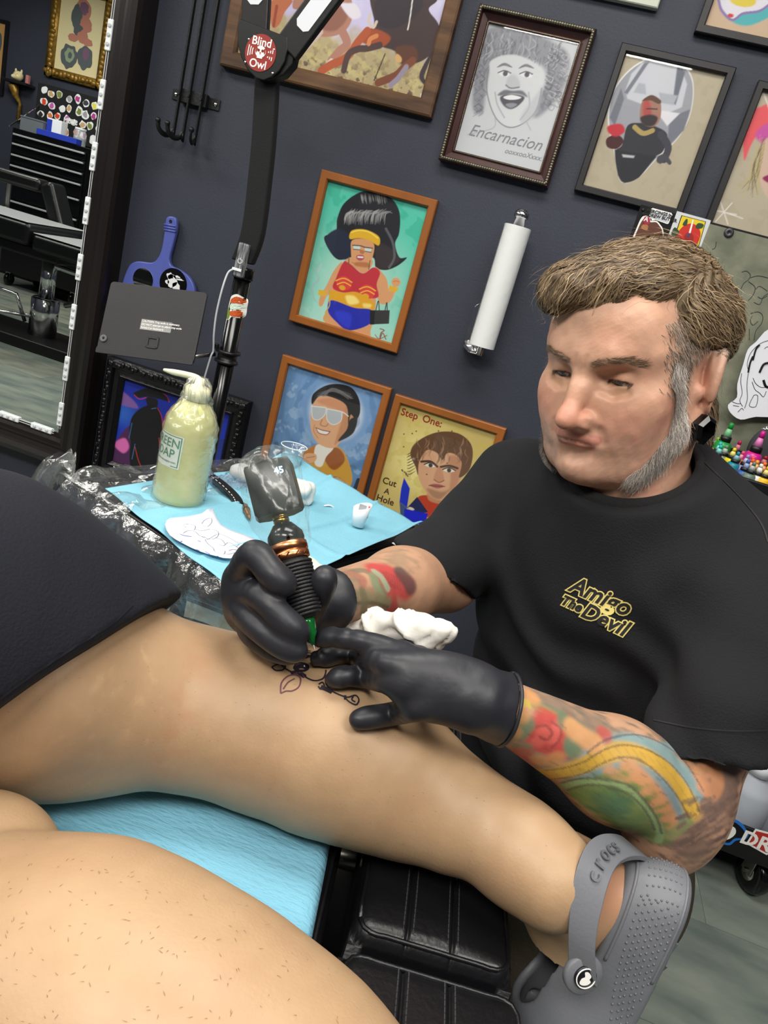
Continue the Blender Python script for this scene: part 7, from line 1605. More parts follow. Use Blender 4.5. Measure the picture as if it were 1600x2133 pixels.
# chest lettering
lc_ = at(1240, 1262, .75); lx = nrm(cdir(.90, .40, 0)); lyv = nrm(cdir(.36, -.93, 0)); ln = np.cross(lx, lyv)
lx = nrm(at(1300, 1292, .76)-at(1180, 1232, .79)); lyv = nrm(cdir(.28, -.96, 0)-lx*np.dot(cdir(.28, -.96, 0), lx)); ln = np.cross(lx, lyv)
M_goldp = mat('pale_gold_print', (206, 190, 112), .5); M_dkp = mat('black_print', (14, 13, 15), .7)
dv = tuple(nrm(CF*.9+cdir(.28, .22, 0)))
def logo(s_, sz, px, py, rot=0):
    c_ = at(px, py, .76); cr_, sr_ = cos(rot), sin(rot); X_ = lx*cr_+lyv*sr_; Y_ = -lx*sr_+lyv*cr_
    text(s_, sz, frame_mat(c_, X_, Y_, ln), M_goldp, tee, .0, drape=(bvt2, dv, .0012), bold=.0019, shear=.25, space=1.02); text(s_, sz, frame_mat(c_, X_, Y_, ln), M_dkp, tee, .0, drape=(bvt2, dv, .0018), bold=.0006, shear=.25, space=1.02)
logo('Amigo', .0240, 1248, 1240, .03); logo('The', .0145, 1187, 1252, .03); logo('Devil', .0225, 1258, 1290, .03)
# seam lines
ink([[(1455, 950), (1490, 985), (1540, 1035), (1585, 1090), (1600, 1130)]], M_dkp, .0016, tee, bvt2, None, .0008, 'seam'); ink([[(1362, 1500), (1440, 1515), (1520, 1522), (1598, 1522)]], M_dkp, .0013, tee, bvt2, None, .0008, 'seam')

# ---- gloves
M_glove = mat('black_nitrile', (34, 35, 41), .46, bump=.45, bscale=48, var=.12, vscale=30)
def leg_pt(px, py, lift):
    h = bvl.ray_cast(Vector(CO), Vector(ray(px, py)).normalized(), 2.0)
    if h[0] is None: return at(px, py, .615)
    return at(px, py, float(np.dot(np.array(h[0])-CO, CF))-lift*1.15)
FR = .0098
def dep(p): return float(np.dot(np.array(p)-CO, CF))
idx = [at(664, 1328, .628), at(698, 1328, .620), at(742, 1334, .613), at(792, 1346, .607), at(838, 1364, .600)]
mid = [leg_pt(664, 1371, .015), leg_pt(700, 1364, .019), leg_pt(740, 1368, .020), at(790, 1378, .594), at(842, 1388, .588)]
rng = [leg_pt(694, 1414, .012), leg_pt(726, 1408, .016), leg_pt(765, 1412, .018), at(805, 1420, .590), at(848, 1424, .585)]
pky = [leg_pt(746, 1498, .0095), leg_pt(785, 1492, .011), leg_pt(822, 1486, .013), at(862, 1476, .586), at(890, 1462, .586)]
thm = [at(812, 1352, .676), at(838, 1358, .664), at(872, 1374, .646), at(905, 1400, .628)]
lo_ = np.min(np.vstack([idx, mid, rng, pky, thm, [WL]]), 0)-.06; hi_ = np.max(np.vstack([idx, mid, rng, pky, thm, [WL]]), 0)+.06
g = Sdf(lo_, hi_, .0018)
wr = at(995, 1458, .602); cuff = at(1052, 1478, .618)
for f_, r0 in ((idx, .0100), (mid, .0102), (rng, .0100), (pky, .0092)): g.cone(f_[-1], wr, .0105, .0190, .010)
g.ell(at(920, 1430, .594), (.042, .028, .014), .015, R=np.stack([nrm(wr-mid[-1]), nrm(cdir(-.25, .95, 0)), nrm(np.cross(wr-mid[-1], cdir(-.25, .95, 0)))]))
for f_, r0 in ((idx, .0082), (mid, .0084), (rng, .0084), (pky, .0090)):
    P = spline(f_, 4); R_ = list(np.interp(np.linspace(0, 1, len(P)), [0, .12, .45, .6, 1], [r0*.86, r0*1.0, r0*1.0, r0*1.06, r0*1.14])); gq = Sdf(lo_, hi_, .0018); gq.chain(P, R_, .002); k_ = .0045
    h_ = np.clip(.5+.5*(g.S-gq.S)/k_, 0, 1); g.S = g.S*(1-h_)+gq.S*h_-k_*h_*(1-h_)
g.chain(thm, [.0090, .0098, .011, .012], .006)
g.chain([wr, cuff, cuff+(cuff-wr)*.35], [.0245, .0262, .0285], .015); g.plane(at(1058, 1474, .612), nrm(cdir(.92, .26, .15)), .002)
V, Fq = g.mesh(1); N = vnormals(V, Fq); ka_ = nrm(wr-mid[0]); u_ = (V-wr) @ ka_
wr_n = npnoise(V*np.array([1, 1, 1]), 26, 5, 2); V = V+N*(.0009*np.sin(u_*420+3*wr_n)*smooth01(.07, .16, np.abs(u_))+.0007*wr_n*smooth01(-.02, .03, u_+.03))[:, None]
o = link_mesh('glove', np_mesh('glove', V, Fq), M_glove, man, True); o['label'] = 'black glove on the hand pressing the calf'
b = MB(); # rolled cuff edge
gv = bvh_of(o); cdirn = nrm(cdir(.92, .26, .15)); q1 = nrm(np.cross(cdirn, CF)); q2 = np.cross(cdirn, q1); ce = cuff+cdirn*.002
ringp = []
for w_ in np.linspace(0, 2*pi, 41):
    d_ = q1*cos(w_)+q2*sin(w_); h = gv.ray_cast(Vector(ce-cdirn*.006+d_*.12), Vector(-d_), .2); ringp.append(np.array(h[0])+cdirn*.004 if h[0] is not None else ce+d_*.027)
b.tube(ringp, .0017, 6); b.build('glove_cuff', M_glove, o, True)
# the hand holding the machine
PT, PB = at(655, 1353, .606), at(556, 968, .640)       # needle tip and top of the machine
pa = nrm(PB-PT); Lp = np.linalg.norm(PB-PT)
ix2 = [at(592, 1218, .590), at(566, 1194, .588), at(530, 1156, .600), at(505, 1205, .636)]
md2 = [at(622, 1316, .592), at(588, 1288, .590), at(543, 1244, .598), at(505, 1235, .638)]
rg2 = [at(618, 1356, .594), at(575, 1334, .594), at(520, 1288, .606), at(508, 1260, .645)]
pk2 = [at(612, 1362, .620), at(570, 1352, .620), at(525, 1318, .628), at(520, 1285, .655)]
tm2 = [at(677, 1202, .612), at(668, 1228, .622), at(650, 1262, .645), at(625, 1290, .668)]
wr2 = at(664, 1262, .705); lo_ = np.min(np.vstack([ix2, md2, rg2, pk2, tm2, [wr2, WR]]), 0)-.05; hi_ = np.max(np.vstack([ix2, md2, rg2, pk2, tm2, [wr2, WR]]), 0)+.05
g = Sdf(lo_, hi_, .0018)
for f_ in (ix2, md2, rg2, pk2): g.cone(f_[-1], wr2, .0150, .020, .014)
g.ell(at(520, 1245, .645), (.018, .020, .026), .015); g.cone(tm2[-1], wr2, .015, .020, .012)
for f_, r0 in ((ix2, .0112), (md2, .0108), (rg2, .0106), (pk2, .0098), (tm2, .0112)):
    P = spline(f_, 5); R_ = list(np.interp(np.linspace(0, 1, len(P)), [0, .1, .5, .75, 1], [r0*.86, r0, r0*1.03, r0*1.14, r0*1.35])); gq = Sdf(lo_, hi_, .0018); gq.chain(P, R_, .002); k_ = .005
    h_ = np.clip(.5+.5*(g.S-gq.S)/k_, 0, 1); g.S = g.S*(1-h_)+gq.S*h_-k_*h_*(1-h_)
g.chain([wr2, WR, WR+(WR-wr2)*.5], [.024, .0280, .0285], .012); g.plane(at(694, 1250, .70), nrm(ER-WR), .002)
g.cone(PT+pa*Lp*.05, PT+pa*Lp*.62, .0115, .0148, .002, 's')
V, Fq = g.mesh(1); N = vnormals(V, Fq); wn = npnoise(V, 24, 8, 2); V = V+N*(.0006*wn)[:, None]
o = link_mesh('glove', np_mesh('glove', V, Fq), M_glove, man, True); o['label'] = 'black glove gripping the tattoo machine'
# ---- trousers and shoes (mostly hidden)
M_trs = mat('dark_olive_canvas', (58, 50, 38), .85, bump=.5, bscale=260, var=.2, vscale=25)
KL, KR = at(1120, 1985, .92), at(960, 1700, 1.15)
AL = np.array([KL[0]+.02, KL[1]+.06, .09]); AR = np.array([KR[0]+.02, KR[1]+.05, .09])
g = Sdf((-.10, .38, .06), (.66, 1.45, .72), .006)
hl_, hr_ = HIP+lat*.09-np.array([0, 0, .04]), HIP-lat*.09-np.array([0, 0, .04])
g.chain([hl_, KL, AL], [.095, .072, .058], .03); g.chain([hr_, KR, AR], [.095, .072, .058], .03); g.ell(HIP-np.array([0, 0, .02]), (.17, .15, .11), .05, R=RB); g.plane((0, 0, .08), (0, 0, -1), .003)
V, Fq = g.mesh(1); N = vnormals(V, Fq); V = V+N*(.004*npnoise(V, 8, 3, 2))[:, None]; o = link_mesh('trousers', np_mesh('trousers', V, Fq), M_trs, man, True); bvtr = bvh_of(o)
ink([[(1100, 2080), (1140, 2065), (1185, 2052)], [(1100, 2088), (1140, 2073), (1185, 2060)], [(1120, 2100), (1130, 2133)], [(1150, 2095), (1160, 2133)]], mat('tan_thread', (92, 80, 58), .8), .0016, o, bvtr, None, .001, 'seam')
for A2 in (AL, AR):
    dsh = nrm(np.array([-.6, -.8, 0])); g = Sdf(A2-np.array([.22, .26, .10]), A2+np.array([.14, .14, .06]), .005); g.cone(A2+np.array([0, 0, -.045]), A2+dsh*.16+np.array([0, 0, -.055]), .042, .034, .02); g.ell(A2+np.array([0, 0, -.01]), (.05, .05, .04), .02); g.plane((0, 0, .003), (0, 0, -1), .004)
    V, Fq = g.mesh(1); link_mesh('shoe', np_mesh('shoe', V, Fq), M_black, man, True)
# stool under him
sx, sy = HIP[0], HIP[1]; zs = HIP[2]-.165
t = thing('rolling_stool', 'black rolling stool under the tattoo artist', 'stool', (sx, sy, 0))
b = MB(); b.lathe([(.17, zs-.07), (.18, zs-.06), (.18, zs-.01), (.165, zs)], (sx, sy, 0), n=32); b.build('seat', M_leath, t, True); b = MB(); b.lathe([(.028, .11), (.028, zs-.07)], (sx, sy, 0), n=16); b.build('column', M_chrome, t, True)
for k in range(5):
    w_ = 2*pi*k/5+.9; e = np.array([cos(w_), sin(w_), 0]); p = np.array([sx, sy, 0.]); b = MB(); b.tube([p+[0, 0, .11], p+e*.25+[0, 0, .075]], [.024, .018], 8); o = b.build('leg', M_black, t); b = MB(); b.ball(p+e*.25+[0, 0, .028], .027, 8); b.build('caster', M_gloss, o, True)

# ================================================================ tattoo machine and towel
t = thing('tattoo_machine', 'cordless pen tattoo machine with a corded black grip, copper ring and bagged battery', 'tattoo machine', PT)
def along(px, py):                                   # position on the machine's axis nearest a photographed point
    r_ = ray(px, py); A = np.stack([pa, -r_], 1); s_ = np.linalg.lstsq(A, CO-PT, rcond=None)[0]; return s_[0]
s_tip, s_c0, s_g0, s_g1, s_k1, s_t1, s_n1, s_b1 = 0.0, along(648, 1322), along(637, 1290), along(607, 1168), along(598, 1133), along(583, 1092), along(578, 1074), Lp
b = MB(); b.lathe([(.0006, 0), (.0009, s_c0*.45)], PT, pa, 10); b.build('needle', M_steel, t)
M_green = mat('clear_green_plastic', (20, 120, 52), .08, trans=.55, ior=1.4)
b = MB(); b.lathe([(.0014, s_c0*.30), (.0030, s_c0*.75), (.0056, s_c0*1.1), (.0066, s_g0*.9), (.0066, s_g0)], PT, pa, 20); b.build('cartridge', M_green, t, True)
M_cord = mat('black_cord_wrap', (26, 26, 28), .55, bump=.3, bscale=600)
gr0 = [(.0085, s_g0), (.0125, s_g0+.006), (.0140, s_g0+(s_g1-s_g0)*.5), (.0150, s_g1-.004), (.0140, s_g1)]
b = MB(); b.lathe(gr0, PT, pa, 32); gp = b.build('grip', M_cord, t, True)
p1 = nrm(np.cross(pa, CF)); p2 = np.cross(pa, p1); nt_ = 15; H_ = []
for k in range(nt_*20+1):
    f = k/(nt_*20); s_ = s_g0+.003+(s_g1-s_g0-.005)*f; r_ = np.interp(s_, [q[1] for q in gr0], [q[0] for q in gr0]); w_ = 2*pi*k/20; H_.append(PT+pa*s_+(p1*cos(w_)+p2*sin(w_))*(r_+.0006))
MB().tube(H_, .0015, 6).build('cord', M_cord, gp, True)
M_cop = mat('polished_copper', (214, 142, 98), .3, 1.0)
Lk = s_k1-s_g1; b = MB(); b.lathe([(.0148, s_g1), (.0162, s_g1+.001), (.0162, s_g1+Lk*.40), (.0150, s_g1+Lk*.42), (.0150, s_g1+Lk*.50), (.0164, s_g1+Lk*.53), (.0164, s_k1-.001), (.0150, s_k1)], PT, pa, 40); cr_ = b.build('copper_ring', M_cop, t, True)
b = MB()
for w_ in (1.0, 1.5, 2.0, 2.5): b.tube([PT+pa*(s_g1+Lk*.10)+(p1*cos(w_)+p2*sin(w_))*.0166, PT+pa*(s_g1+Lk*.32)+(p1*cos(w_+.2)+p2*sin(w_+.2))*.0166], .0006, 5)
b.build('engraving', mat('dark_copper', (110, 64, 40), .35, .9), cr_)
b = MB(); b.lathe([(.0148, s_k1), (.0158, s_k1+.003), (.0152, s_k1+(s_t1-s_k1)*.45), (.0085, s_t1-.001), (.0065, s_t1)], PT, pa, 36); b.build('motor_cap', M_gloss, t, True)
b = MB(); b.lathe([(.0055, s_t1), (.0068, s_t1+.001), (.0068, s_t1+.004), (.0058, s_t1+.0045), (.0068, s_t1+.005), (.0068, s_n1)], PT, pa, 24); b.build('connector', mat('brass', (190, 150, 60), .25, 1.0), t, True)
# battery: a faceted block, edge towards the viewer
bl_ = s_b1-s_n1; wid = nrm(cdir(1, 0, 0)-pa*np.dot(cdir(1, 0, 0), pa)); dpt = np.cross(pa, wid); dpt = dpt if np.dot(dpt, CF) < 0 else -dpt
prof = [(-.0215, -.010), (-.0195, .010), (-.001, .0165), (.0200, .0105), (.0215, -.008), (.012, -.016), (-.012, -.016)]
oB = PT+pa*s_n1
V = []
for s_, sc in ((0, .90), (.003, 1.0), (bl_-.003, 1.0), (bl_, .94)): V += [oB+pa*s_+(wid*a_+dpt*b_)*sc for a_, b_ in prof]
n = len(prof); F = [(i*n+k, i*n+(k+1) % n, (i+1)*n+(k+1) % n, (i+1)*n+k) for i in range(3) for k in range(n)]+[list(range(n)), list(range(3*n, 4*n))]
bt = MB().add(V, F).build('battery', mat('dark_anodised_black', (13, 13, 15), .32), t, bevel=.0006)
bm = bmesh.new(); bm.from_mesh(bt.data); bmesh.ops.recalc_face_normals(bm, faces=bm.faces); bm.to_mesh(bt.data); bm.free()
fa, fb = prof[2], prof[3]; fx = nrm(wid*(fb[0]-fa[0])+dpt*(fb[1]-fa[1])); fn = nrm(np.cross(fx, pa))
if np.dot(fn, CF) > 0: fx, fn = -fx, -fn
fc = oB+pa*(bl_*.74)+wid*(fa[0]+fb[0])/2+dpt*(fa[1]+fb[1])/2+fn*.0004
text('45', .0082, frame_mat(fc, fx, pa, fn), mat('lit_blue_digits', (150, 200, 255), .5, emit=((150, 205, 255), 2.5)), bt, .0001, bold=.0002)
# clear bag over battery and cap
M_bag = film('machine_bag', (205, 222, 214), .05, .2); M_bag.node_tree.nodes['Bump'].inputs['Strength'].default_value = .22; M_bag.node_tree.nodes['Map Range'].inputs['To Max'].default_value = .18; M_bag.node_tree.nodes['Map Range'].inputs['To Min'].default_value = .025
pr = [(.0172, s_k1-.004), (.0190, s_k1+.003), (.0225, s_t1), (.0245, s_n1), (.0250, s_n1+bl_*.4), (.0255, s_b1-.004), (.0235, s_b1+.006), (.014, s_b1+.013), (.004, s_b1+.015)]
pr = spline(pr, 5); n1 = 56; V = []
for r_, s_ in pr:
    for k in range(n1):
        w_ = 2*pi*k/n1; d_ = .0012*sin(3*w_+90*s_)+.0010*sin(7*w_-130*s_)+.0006*sin(13*w_+200*s_); V.append(PT+pa*s_+(wid*cos(w_)*1.02+dpt*sin(w_)*.86)*(r_+d_))
bg = link_mesh('clear_bag', np_mesh('clear_bag', V, [(i*n1+k, i*n1+(k+1) % n1, (i+1)*n1+(k+1) % n1, (i+1)*n1+k) for i in range(len(pr)-1) for k in range(n1)]), M_bag, t, True)
# ---- white wipe lying between forearm and glove
c0 = at(832, 1312, .685); wx, wy = nrm(at(910, 1325, .66)-at(745, 1312, .70)), nrm(cdir(.2, -.9, .4)); g = Sdf(c0-.075, c0+.075, .0024); R0 = np.random.RandomState(12); wz = np.cross(wx, wy)
for k, (q, r_, h_) in enumerate(((-.034, .010, 0), (-.016, .014, .004), (.004, .012, .001), (.020, .015, .005), (.036, .011, .001))): g.ell(c0+wx*q+wy*h_+wz*R0.uniform(-.006, .006), (.017, r_*.8, .013), .016, R=np.stack([wx, wy, wz]))
g.cone(c0-wx*.03, c0-wx*.050-wy*.004, .006, .003, .006)
V, Fq = g.mesh(1); N = vnormals(V, Fq); V = V+N*(.0060*(1-np.abs(np.sin((V @ wx)*75+(V @ wz)*120+(V @ wy)*90+3*npnoise(V, 7, 2, 2))))**2-.0035*(1-np.abs(np.sin((V @ wx)*60-(V @ wz)*110+2+3*npnoise(V, 9, 6, 2))))**3+.0012*npnoise(V, 30, 5, 2))[:, None]
tag(link_mesh('paper_wipe', np_mesh('paper_wipe', V, Fq), mat('white_wipe', (212, 209, 202), .85, bump=.9, bscale=55), None, True), 'crumpled white paper wipe between the artist\'s two forearms', 'paper towel')

# ================================================================ tool cart at the right with inks
YF, YBk = 1.55, 1.87; KX0, KX1 = .10, .98
M_cart = mat('black_powder_coat', (13, 13, 15), .4, bump=.1, bscale=200)
t = thing('tool_cart', 'black rolling tool cart with an open sticker-lined lid behind the artist', 'cart', ((KX0+KX1)/2, (YF+YBk)/2, 0)); cart = t
zlp = .906; MB().bb(KX0, KX1, YF, YBk-.02, .56, .88).build('top_box', M_cart, t, bevel=.006)
for q in ((KX0, KX1, YF-.002, YF+.010, .88, zlp), (KX0, KX1, YBk-.032, YBk-.02, .88, zlp), (KX0, KX0+.012, YF+.010, YBk-.032, .88, zlp), (KX1-.012, KX1, YF+.010, YBk-.032, .88, zlp)): MB().bb(*q).build('top_lip', M_cart, t, bevel=.003)
zb0, zb1 = .105, .185
MB().bb(KX0, KX1, YF+.004, YBk-.024, zb0, zb0+.012).build('bottom_tray', M_cart, t, bevel=.003)
for q in ((KX0, KX1, YF-.004, YF+.004, zb0, zb1), (KX0, KX1, YBk-.024, YBk-.016, zb0, zb1)): MB().bb(*q).build('tray_lip', M_cart, t, bevel=.003)
for x in (KX0+.015, KX1-.015):
    for y in (YF+.020, YBk-.045): MB().bb(x-.012, x+.012, y-.012, y+.012, zb0+.012, .56).build('post', M_cart, t, bevel=.003)
for x in (KX0+.07, .775):
    for y in (YF+.05, YBk-.07):
        b = MB(); b.lathe([(.034, -.015), (.046, -.013), (.048, -.006), (.048, .006), (.046, .013), (.034, .015)], (x, y, .049), nrm((1, .35, 0)), 28); o = b.build('caster', M_gloss, t, True)
        b = MB(); b.lathe([(.020, -.017), (.020, .017)], (x, y, .049), nrm((1, .35, 0)), 16); b.build('hub', M_steel, o, True)
        for sgn in (-1, 1): MB().box(np.array([x, y, .078])+nrm((1, .35, 0))*sgn*.020, (.004, .035, .062), Matrix.Rotation(atan2(.35, 1), 3, 'Z')).build('fork', M_steel, o, bevel=.001)
        b = MB(); b.lathe([(.006, -.028), (.006, .028)], (x, y, .052), nrm((1, .35, 0)), 6); b.build('axle_nut', M_steel, o)
# lid: black panel with prints
YL = 1.86; lz1 = onY(1335, 425, YL)[2]; lx0 = onY(1322, 465, YL)[0]
lid = MB().bb(lx0, KX1+.05, YL, YL+.010, .90, lz1).build('lid', M_matblk, t, bevel=.002)
def lp_(x, y, Y=YL): p = onY(1290+x*.19375, 400+y*.19375, Y); return (p[0], p[2])
def lprint(pts, m, lev, par=lid, sm=True, name='sticker_print'):
    P = [lp_(*q) for q in pts]; P = [tuple(q) for q in spline(P, 3, True)] if sm else P
    return MB().prism(P, (0, YL-.0005*lev, 0), (1, 0, 0), (0, 0, 1), 0, .0006).build(name, m, par)
M_pap = mat('grey_green_crinkled_paper', (128, 130, 112), .75, rgb2=(104, 108, 92), vscale=22, bump=1.0, bscale=28, detail=6)
pa0 = lp_(985, 310)[0]; MB().bb(pa0, KX1+.03, YL-.0012, YL-.0002, .92, lz1-.004).build('crinkled_paper', M_pap, t)
ws = lprint([(622, 205), (985, 305), (880, 700), (480, 600)], mat('white_card_print', (205, 208, 212), .5), 1, sm=False, name='card')
lprint([(668, 250), (932, 318), (840, 640), (565, 560)], M_gloss, 2, ws, False); lprint([(675, 258), (924, 322), (836, 630), (575, 550)], mat('lemon_print', (222, 196, 30), .5), 3, ws, False)
M_rp = mat('scarlet_print', (196, 36, 24), .5); lprint([(640, 420), (700, 360), (790, 340), (860, 400), (870, 480), (830, 580), (800, 660), (600, 600), (590, 500)], M_rp, 4, ws)
lprint([(700, 470), (760, 430), (800, 500), (740, 560)], mat('dark_scarlet_print', (150, 22, 18), .5), 5, ws)
for q in ([(680, 350), (720, 290), (735, 310), (720, 360)], [(820, 370), (850, 335), (905, 350), (890, 385), (840, 395)], [(560, 450), (595, 380), (645, 430), (620, 465)]): lprint(q, mat('leaf_print', (34, 66, 36), .5), 5, ws)
lprint([(745, 440), (785, 300), (800, 305), (765, 445)], MW, 6, ws, False); lprint([(735, 455), (760, 450), (745, 485), (725, 480)], mat('indigo_print', (60, 60, 120), .5), 6, ws)
bs = lprint([(135, 520), (190, 380), (230, 290), (270, 255), (330, 265), (340, 310), (400, 310), (440, 350), (470, 400), (485, 520), (480, 620), (130, 620)], MW, 1, name='sticker')
lprint([(150, 530), (205, 390), (245, 310), (290, 270), (325, 290), (335, 325), (395, 325), (430, 362), (458, 410), (470, 520), (465, 610), (145, 610)], mat('umber_print', (92, 50, 36), .55), 2, bs); lprint([(258, 310), (275, 268), (312, 268), (332, 300), (320, 345), (280, 350)], mat('crimson_print', (160, 26, 60), .5), 3, bs); lprint([(235, 380), (260, 350), (310, 360), (300, 410), (260, 405)], mat('tan_print', (170, 112, 70), .5), 3, bs)
bub = lprint([(320, 270), (345, 180), (360, 172), (560, 225), (572, 245), (530, 340), (515, 345), (390, 300), (350, 310), (345, 285)], MW, 1, name='sticker', sm=False); lprint([(335, 268), (355, 190), (555, 240), (520, 328), (390, 290)], mat('pale_grey_print', (196, 200, 206), .5), 2, bub, False)
def ltext(s_, sz, x, y, lev, ang, m_=M_black, par=lid): p = lp_(x, y); e = radians(ang); text(s_, sz, frame_mat((p[0], YL-.0005*lev, p[1]), (cos(e), 0, sin(e)), (-sin(e), 0, cos(e)), (0, -1, 0)), m_, par, .0001, bold=.0003)
ltext('PIERCINGS by', .0095, 435, 228, 4.2, 2, par=bub); ltext('ANDREW BUTLER', .0095, 430, 272, 4.2, 2, par=bub); ltext('A', .014, 290, 295, 5.2, 0, MW, bs)
for q in ((1178, 440), (258, 190)): p = lp_(*q); b = MB(); b.lathe([(.0105 if q[0] > 300 else .003, 0), (.0095 if q[0] > 300 else .002, .003), (.003 if q[0] > 300 else .001, .003), (.002 if q[0] > 300 else .0005, .001)], (p[0], YL-.0014, p[1]), (0, -1, 0), 24); b.build('lid_screw', mat('grey_metal', (74, 72, 78), .4, .6), t, True)
# sketch lines on the crinkled paper
def sk(pts, r_=.0006):
    P = spline([(lambda p: (p[0], YL-.0016, p[2]))(onY(1480+x*.197, 480+y*.197, YL)) for x, y in pts], 5); return P
b = MB()
for q in ([(330, 440), (380, 430), (420, 470), (400, 520), (350, 560), (320, 620)], [(420, 500), (500, 480), (600, 500), (640, 520)], [(400, 540), (470, 600), (450, 680), (400, 740)], [(480, 620), (520, 590), (600, 640)], [(460, 760), (520, 780), (560, 700), (620, 660)], [(420, 880), (500, 860), (550, 900), (540, 980), (480, 1060), (460, 1160)], [(410, 1040), (412, 1160)], [(60, 120), (50, 180), (20, 200)], [(440, 900), (420, 960), (450, 1000), (500, 960)], [(500, 700), (540, 720), (600, 690)]): b.tube(sk(q), .0007, 5)
tag(b.build('sketch', mat('soft_pencil', (60, 62, 58), .7), t), kind='stuff')
# front stickers
def fpt(x, y, Y=YF-.004): p = onY(x, y, Y); return np.array([p[0], p[2]])
c = fpt(1590, 1047, YF-.0005); sy = YF-.0005
def fring(r0, r1, m, lev, par): 
    n_ = 40; V = [(c[0]+r*cos(2*pi*k/n_), sy-.0005*lev, c[1]+r*sin(2*pi*k/n_)) for r in (r0, r1) for k in range(n_)]; return MB().add(V, [(k, (k+1) % n_, n_+(k+1) % n_, n_+k) for k in range(n_)]).build('sticker_print', m, par)
b = MB(); b.lathe([(.031, 0), (.031, .0005)], (c[0], sy, c[1]), (0, -1, 0), 40); sst = b.build('sticker', M_gloss, t); fring(.0185, .0205, MW, 2, sst)
for k in range(26): a_ = 2*pi*k/26; e_ = .0013; MB().box((c[0]+.025*cos(a_), sy-.001, c[1]+.025*sin(a_)), (.003, .0003, .0036), Matrix.Rotation(-(a_-pi/2), 3, 'Y')).build('sticker_print', MW, sst)
text('S', .034, frame_mat((c[0], sy-.0012, c[1]), (1, 0, 0), (0, 0, 1), (0, -1, 0)), MW, sst, .0002, bold=.0016)
yl3 = YF-.004
def low(x, y): p = onY(1460+x/6.27, 1540+y/6.27, yl3); return (p[0], p[2])
def lowp(pts, m, lev, par, sm=True, name='sticker_print'):
    P = [low(*q) for q in pts]; P = [tuple(q) for q in spline(P, 3, True)] if sm else P
    return MB().prism(P, (0, yl3-.0005*lev, 0), (1, 0, 0), (0, 0, 1), 0, .0006).build(name, m, par)
bst = lowp([(330, 1035), (440, 1040), (540, 1100), (600, 1190), (625, 1250), (570, 1310), (460, 1320), (380, 1380), (270, 1360), (170, 1300), (150, 1200), (220, 1090)], mat('azure_print', (36, 110, 200), .45), 0, t, name='sticker')
lowp([(330, 1065), (430, 1075), (510, 1130), (570, 1200), (580, 1250), (540, 1285), (440, 1290), (370, 1345), (280, 1330), (200, 1280), (190, 1200), (250, 1110)], M_gloss, 1, bst); lowp([(300, 1110), (380, 1120), (450, 1160), (450, 1230), (380, 1290), (300, 1310), (230, 1270), (240, 1180)], MW, 2, bst)
red = lowp([(712, 1168), (980, 1240), (1060, 1400), (860, 1510), (590, 1360)], MW, 0, t, False, 'sticker'); lowp([(725, 1195), (960, 1255), (1030, 1390), (855, 1480), (625, 1350)], mat('brick_print', (176, 44, 40), .45), 1, red, False)
p = low(780, 1330); e = radians(-1); text('DRA', .047, frame_mat((p[0]+.008, yl3-.0015, p[1]-.004), (1, 0, .04), (0, 0, 1), (0, -1, 0)), MW, red, .0002, bold=.0012)
# ---- ink bottles
M_cap = mat('black_cap', (16, 16, 18), .4)
def ink_bottle(px, py, Y, col, big=False, label=''):
    p = onY(px, py, Y); zb = .8815; h = max(.055, p[2]-zb); x = p[0]; k = 1.35 if big else 1.0; r_ = .0135*k
    m = mat('ink_%d_%d_%d' % col, col, .3, trans=.1); mt = mat('nozzle_%d_%d_%d' % col, tuple(int(c_*.55+235*.45) for c_ in col), .35)
    t = thing('ink_bottle', label, 'ink bottle', (x, Y, zb), group='tattoo ink bottles on the cart')
    o = (x, Y, zb); b = MB(); b.lathe([(r_*.9, 0), (r_, .003), (r_, h*.48), (r_*.85, h*.54), (r_*.55, h*.57)], o, n=20); b.build('body', m, t, True)
    b = MB(); b.lathe([(r_*.66, h*.56), (r_*.66, h*.68), (r_*.55, h*.69)], o, n=20); b.build('collar', M_cap, t, True)
    b = MB(); b.lathe([(r_*.52, h*.69), (r_*.26, h*.88)], o, n=16); b.build('nozzle', mt, t, True)
    b = MB(); b.lathe([(r_*.30, h*.86), (r_*.28, h*.97), (r_*.16, h)], o, n=16); b.build('tip_cap', m, t, True)
    if big: b = MB(); b.lathe([(r_+.0003, h*.06), (r_+.0003, h*.36)], o, n=20); b.build('label', mat('ochre_label', (170, 130, 60), .5), t, True)
